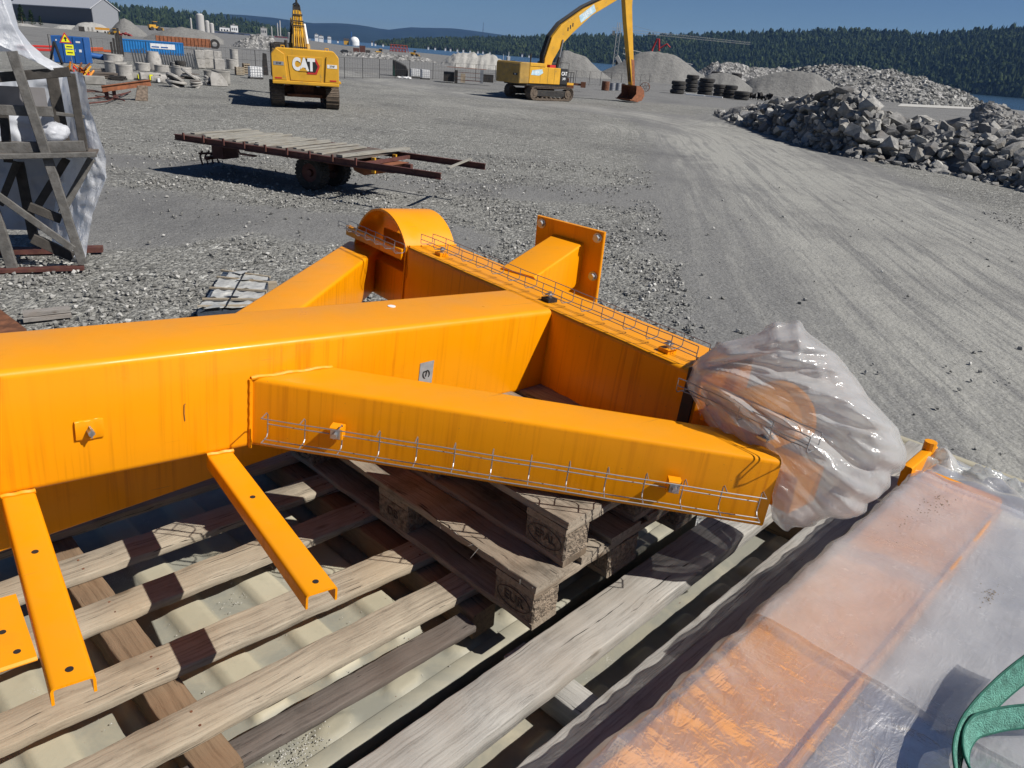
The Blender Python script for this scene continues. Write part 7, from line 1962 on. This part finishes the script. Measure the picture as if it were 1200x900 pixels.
# tower crane and red boom
Dc = 420; q = at_dist(721, 70, Dc); a = away(q); u = mpp(q); rzc = math.atan2(a.y, a.x) - math.pi / 2
T = thing('tower_crane', 'pale thin tower crane behind the gravel heaps', 'crane', loc=(q.x, q.y, 0), rz=rzc)
zt = at_dist(718, 36, Dc).z; hw = .9
m = MB()
for sx, sy in ((-1, -1), (1, -1), (1, 1), (-1, 1)): m.tube([(sx * hw, sy * hw, 0), (sx * hw, sy * hw, zt + 4)], .14, 5)
z = 0; k = 0
while z < zt + 2: 
    m.tube([(-hw, -hw, z), (hw, -hw, z + 2), (hw, hw, z), (-hw, hw, z + 2), (-hw, -hw, z)], .08, 4); z += 2
m.build('mast', palec, T)
m = MB(); L1 = 150 * u
for y, z_ in ((-.7, 0), (.7, 0), (0, 1.4)): m.tube([(-8 * u, y, zt + z_), (L1, y, zt + z_ * .6 - 1.5)], .07, 5)
for k in range(60): x = -8 * u + (L1 + 8 * u) * k / 60; m.tube([(x, -.7, zt - 1.5 * k / 60), (x + .6, 0, zt + 1.3 - 1.6 * k / 60), (x + 1.2, .7, zt - 1.5 * k / 60)], .035, 4)
m.build('jib', palec, T); m = MB(); m.tube([(0, 0, zt), (0, 0, zt + 9 * u)], .2, 5); m.tube([(0, 0, zt + 9 * u), (60 * u, 0, zt)], .06, 4); m.build('tower_peak', palec, T)
m = MB(); m.box(-7 * u, -4 * u, -1, 1, zt - 2, zt); m.build('counterweight', CONCRETE2, T)
q = at_dist(775, 70, 400); a = away(q); u = mpp(q)
T = thing('pump_boom', 'bent red concrete pump boom sticking up behind the broad heap', 'pump boom', loc=(q.x, q.y, 0), rz=math.atan2(a.y, a.x) - math.pi / 2)
zz = lambda py: at_dist(775, py, 400).z
m = MB(); m.tube([(-13 * u, 0, 0), (-12 * u, 0, zz(58)), (-8 * u, 0, zz(46)), (-6 * u, 0, zz(46)), (-4 * u, 0, zz(60))], .45, 6); m.build('lower_boom', REDP, T)
m = MB(); m.tube([(-5 * u, 0, zz(58)), (4 * u, 0, zz(51)), (8 * u, 0, zz(55))], .35, 6); m.build('upper_boom', REDP, T)
q = at_dist(770, 66, 330); a = away(q); u = mpp(q)
T = thing('conveyor_bridge', 'pale lattice conveyor bridge behind the gravel heaps', 'conveyor', loc=(q.x, q.y, 0), rz=math.atan2(a.y, a.x) - math.pi / 2)
z0 = at_dist(770, 66, 330).z; m = MB()
for dz in (0, -6 * u): m.tube([(-40 * u, 0, z0 + dz + 2), (42 * u, 0, z0 + dz - 2)], .18, 5)
for k in range(40): x = (-40 + k * 82 / 40) * u; zz_ = z0 + 2 - 4 * k / 40; m.tube([(x, 0, zz_), (x + 1 * u, 0, zz_ - 6 * u)], .1, 4)
m.build('truss', palec, T)
for x in (-38, -10, 20, 40): m = MB(); m.cyl((x * u, 0, 0), (x * u, 0, z0 - 6 * u), .2, n=6); m.build('leg', palec, T)
q = at_dist(725, 80, 260); a = away(q); u = mpp(q)
T = thing('loading_chute', 'pale slanted loading chute beside the pointed gravel heap', 'chute', loc=(q.x, q.y, 0), rz=math.atan2(a.y, a.x) - math.pi / 2)
zq = lambda py: max(.1, at_dist(725, py, 260).z)
m = MB(); m.beam((-4 * u, 0, zq(66)), (5 * u, 0, zq(80)), 1.5, 1.2, ch=.1); m.build('chute', palec, T); m = MB(); m.cyl((4 * u, 0, 0), (4 * u, 0, zq(78)), .3, n=8); m.cyl((-3 * u, 0, 0), (-3 * u, 0, zq(67)), .3, n=8); m.build('leg', DARK_METAL, T)
# TV mast on the far ridge
q = at_dist(566, 36.5, 9200); T = thing('hill_mast', 'thin radio mast on the far blue ridge', 'mast', loc=tuple(q - Vector((0, 0, 60))))
m = MB(); m.cyl((0, 0, 0), (0, 0, 150), 5, 2, n=6); m.build('shaft', DARK_METAL, T)
# dark trees left of the hall
LEAF = simple('dark spruce needles', (.022, .038, .020), .95, var=.5, scale=.8, spec=.05)
for k, (px_, D_, hpx, lab) in enumerate(((16, 420, 20, 'dark spruce farthest left in front of the hall'), (27, 400, 22, 'dark spruce second from the left before the hall'), (38, 395, 17, 'broad dark tree in the middle of the row by the hall'), (48, 390, 11, 'small dark tree at the right end of the row by the hall'), (7, 430, 24, 'tall dark spruce half hidden by the white tarpaulin'))):
    q = at_dist(px_, 30, D_); q.z = 0; u = mpp(q); h = hpx * u * .95; T = thing('spruce_tree', lab, 'tree', loc=tuple(q), group='dark trees beside the storage hall')
    m = MB(); m.cyl((0, 0, 0), (0, 0, h * .8), h * .025, h * .008, n=8); m.build('trunk', WOOD_BROWN, T)
    m = MB(); rt_ = random.Random(k)
    for j in range(420):
        t_ = rt_.random() ** .8; z = h * (.06 + .92 * t_); rad = h * .24 * (1 - t_) ** .8 * rt_.uniform(.5, 1.1); a = rt_.uniform(0, 6.28); c_ = Vector((rad * math.cos(a), rad * math.sin(a), z)); s_ = h * .05 * rt_.uniform(.6, 1.3)
        vs = [c_ + Vector((rt_.gauss(0, 1), rt_.gauss(0, 1), rt_.gauss(0, .7))) * s_ * .7 for _ in range(4)]; m.add(vs, [(0, 1, 2), (0, 2, 3), (0, 3, 1), (1, 3, 2)])
    m.build('crown', LEAF, T)

# ------------------------------------------------------------------ thin high clouds and the air
def haze():
    m = MB(); m.box(-14000, 14000, -400, 15000, -13.0, 430.0)
    t = NT('summer haze'); v = t.n('ShaderNodeVolumePrincipled'); v.inputs['Color'].default_value = (0.26, 0.50, 1.0, 1); v.inputs['Density'].default_value = 0.000045; v.inputs['Anisotropy'].default_value = 0.2
    t.l(v.outputs[0], t.out.inputs['Volume'])
    o_ = m.build('haze', t.m); tag(o_, 'thin summer haze over the fjord', 'haze', kind='stuff'); return o_
haze()
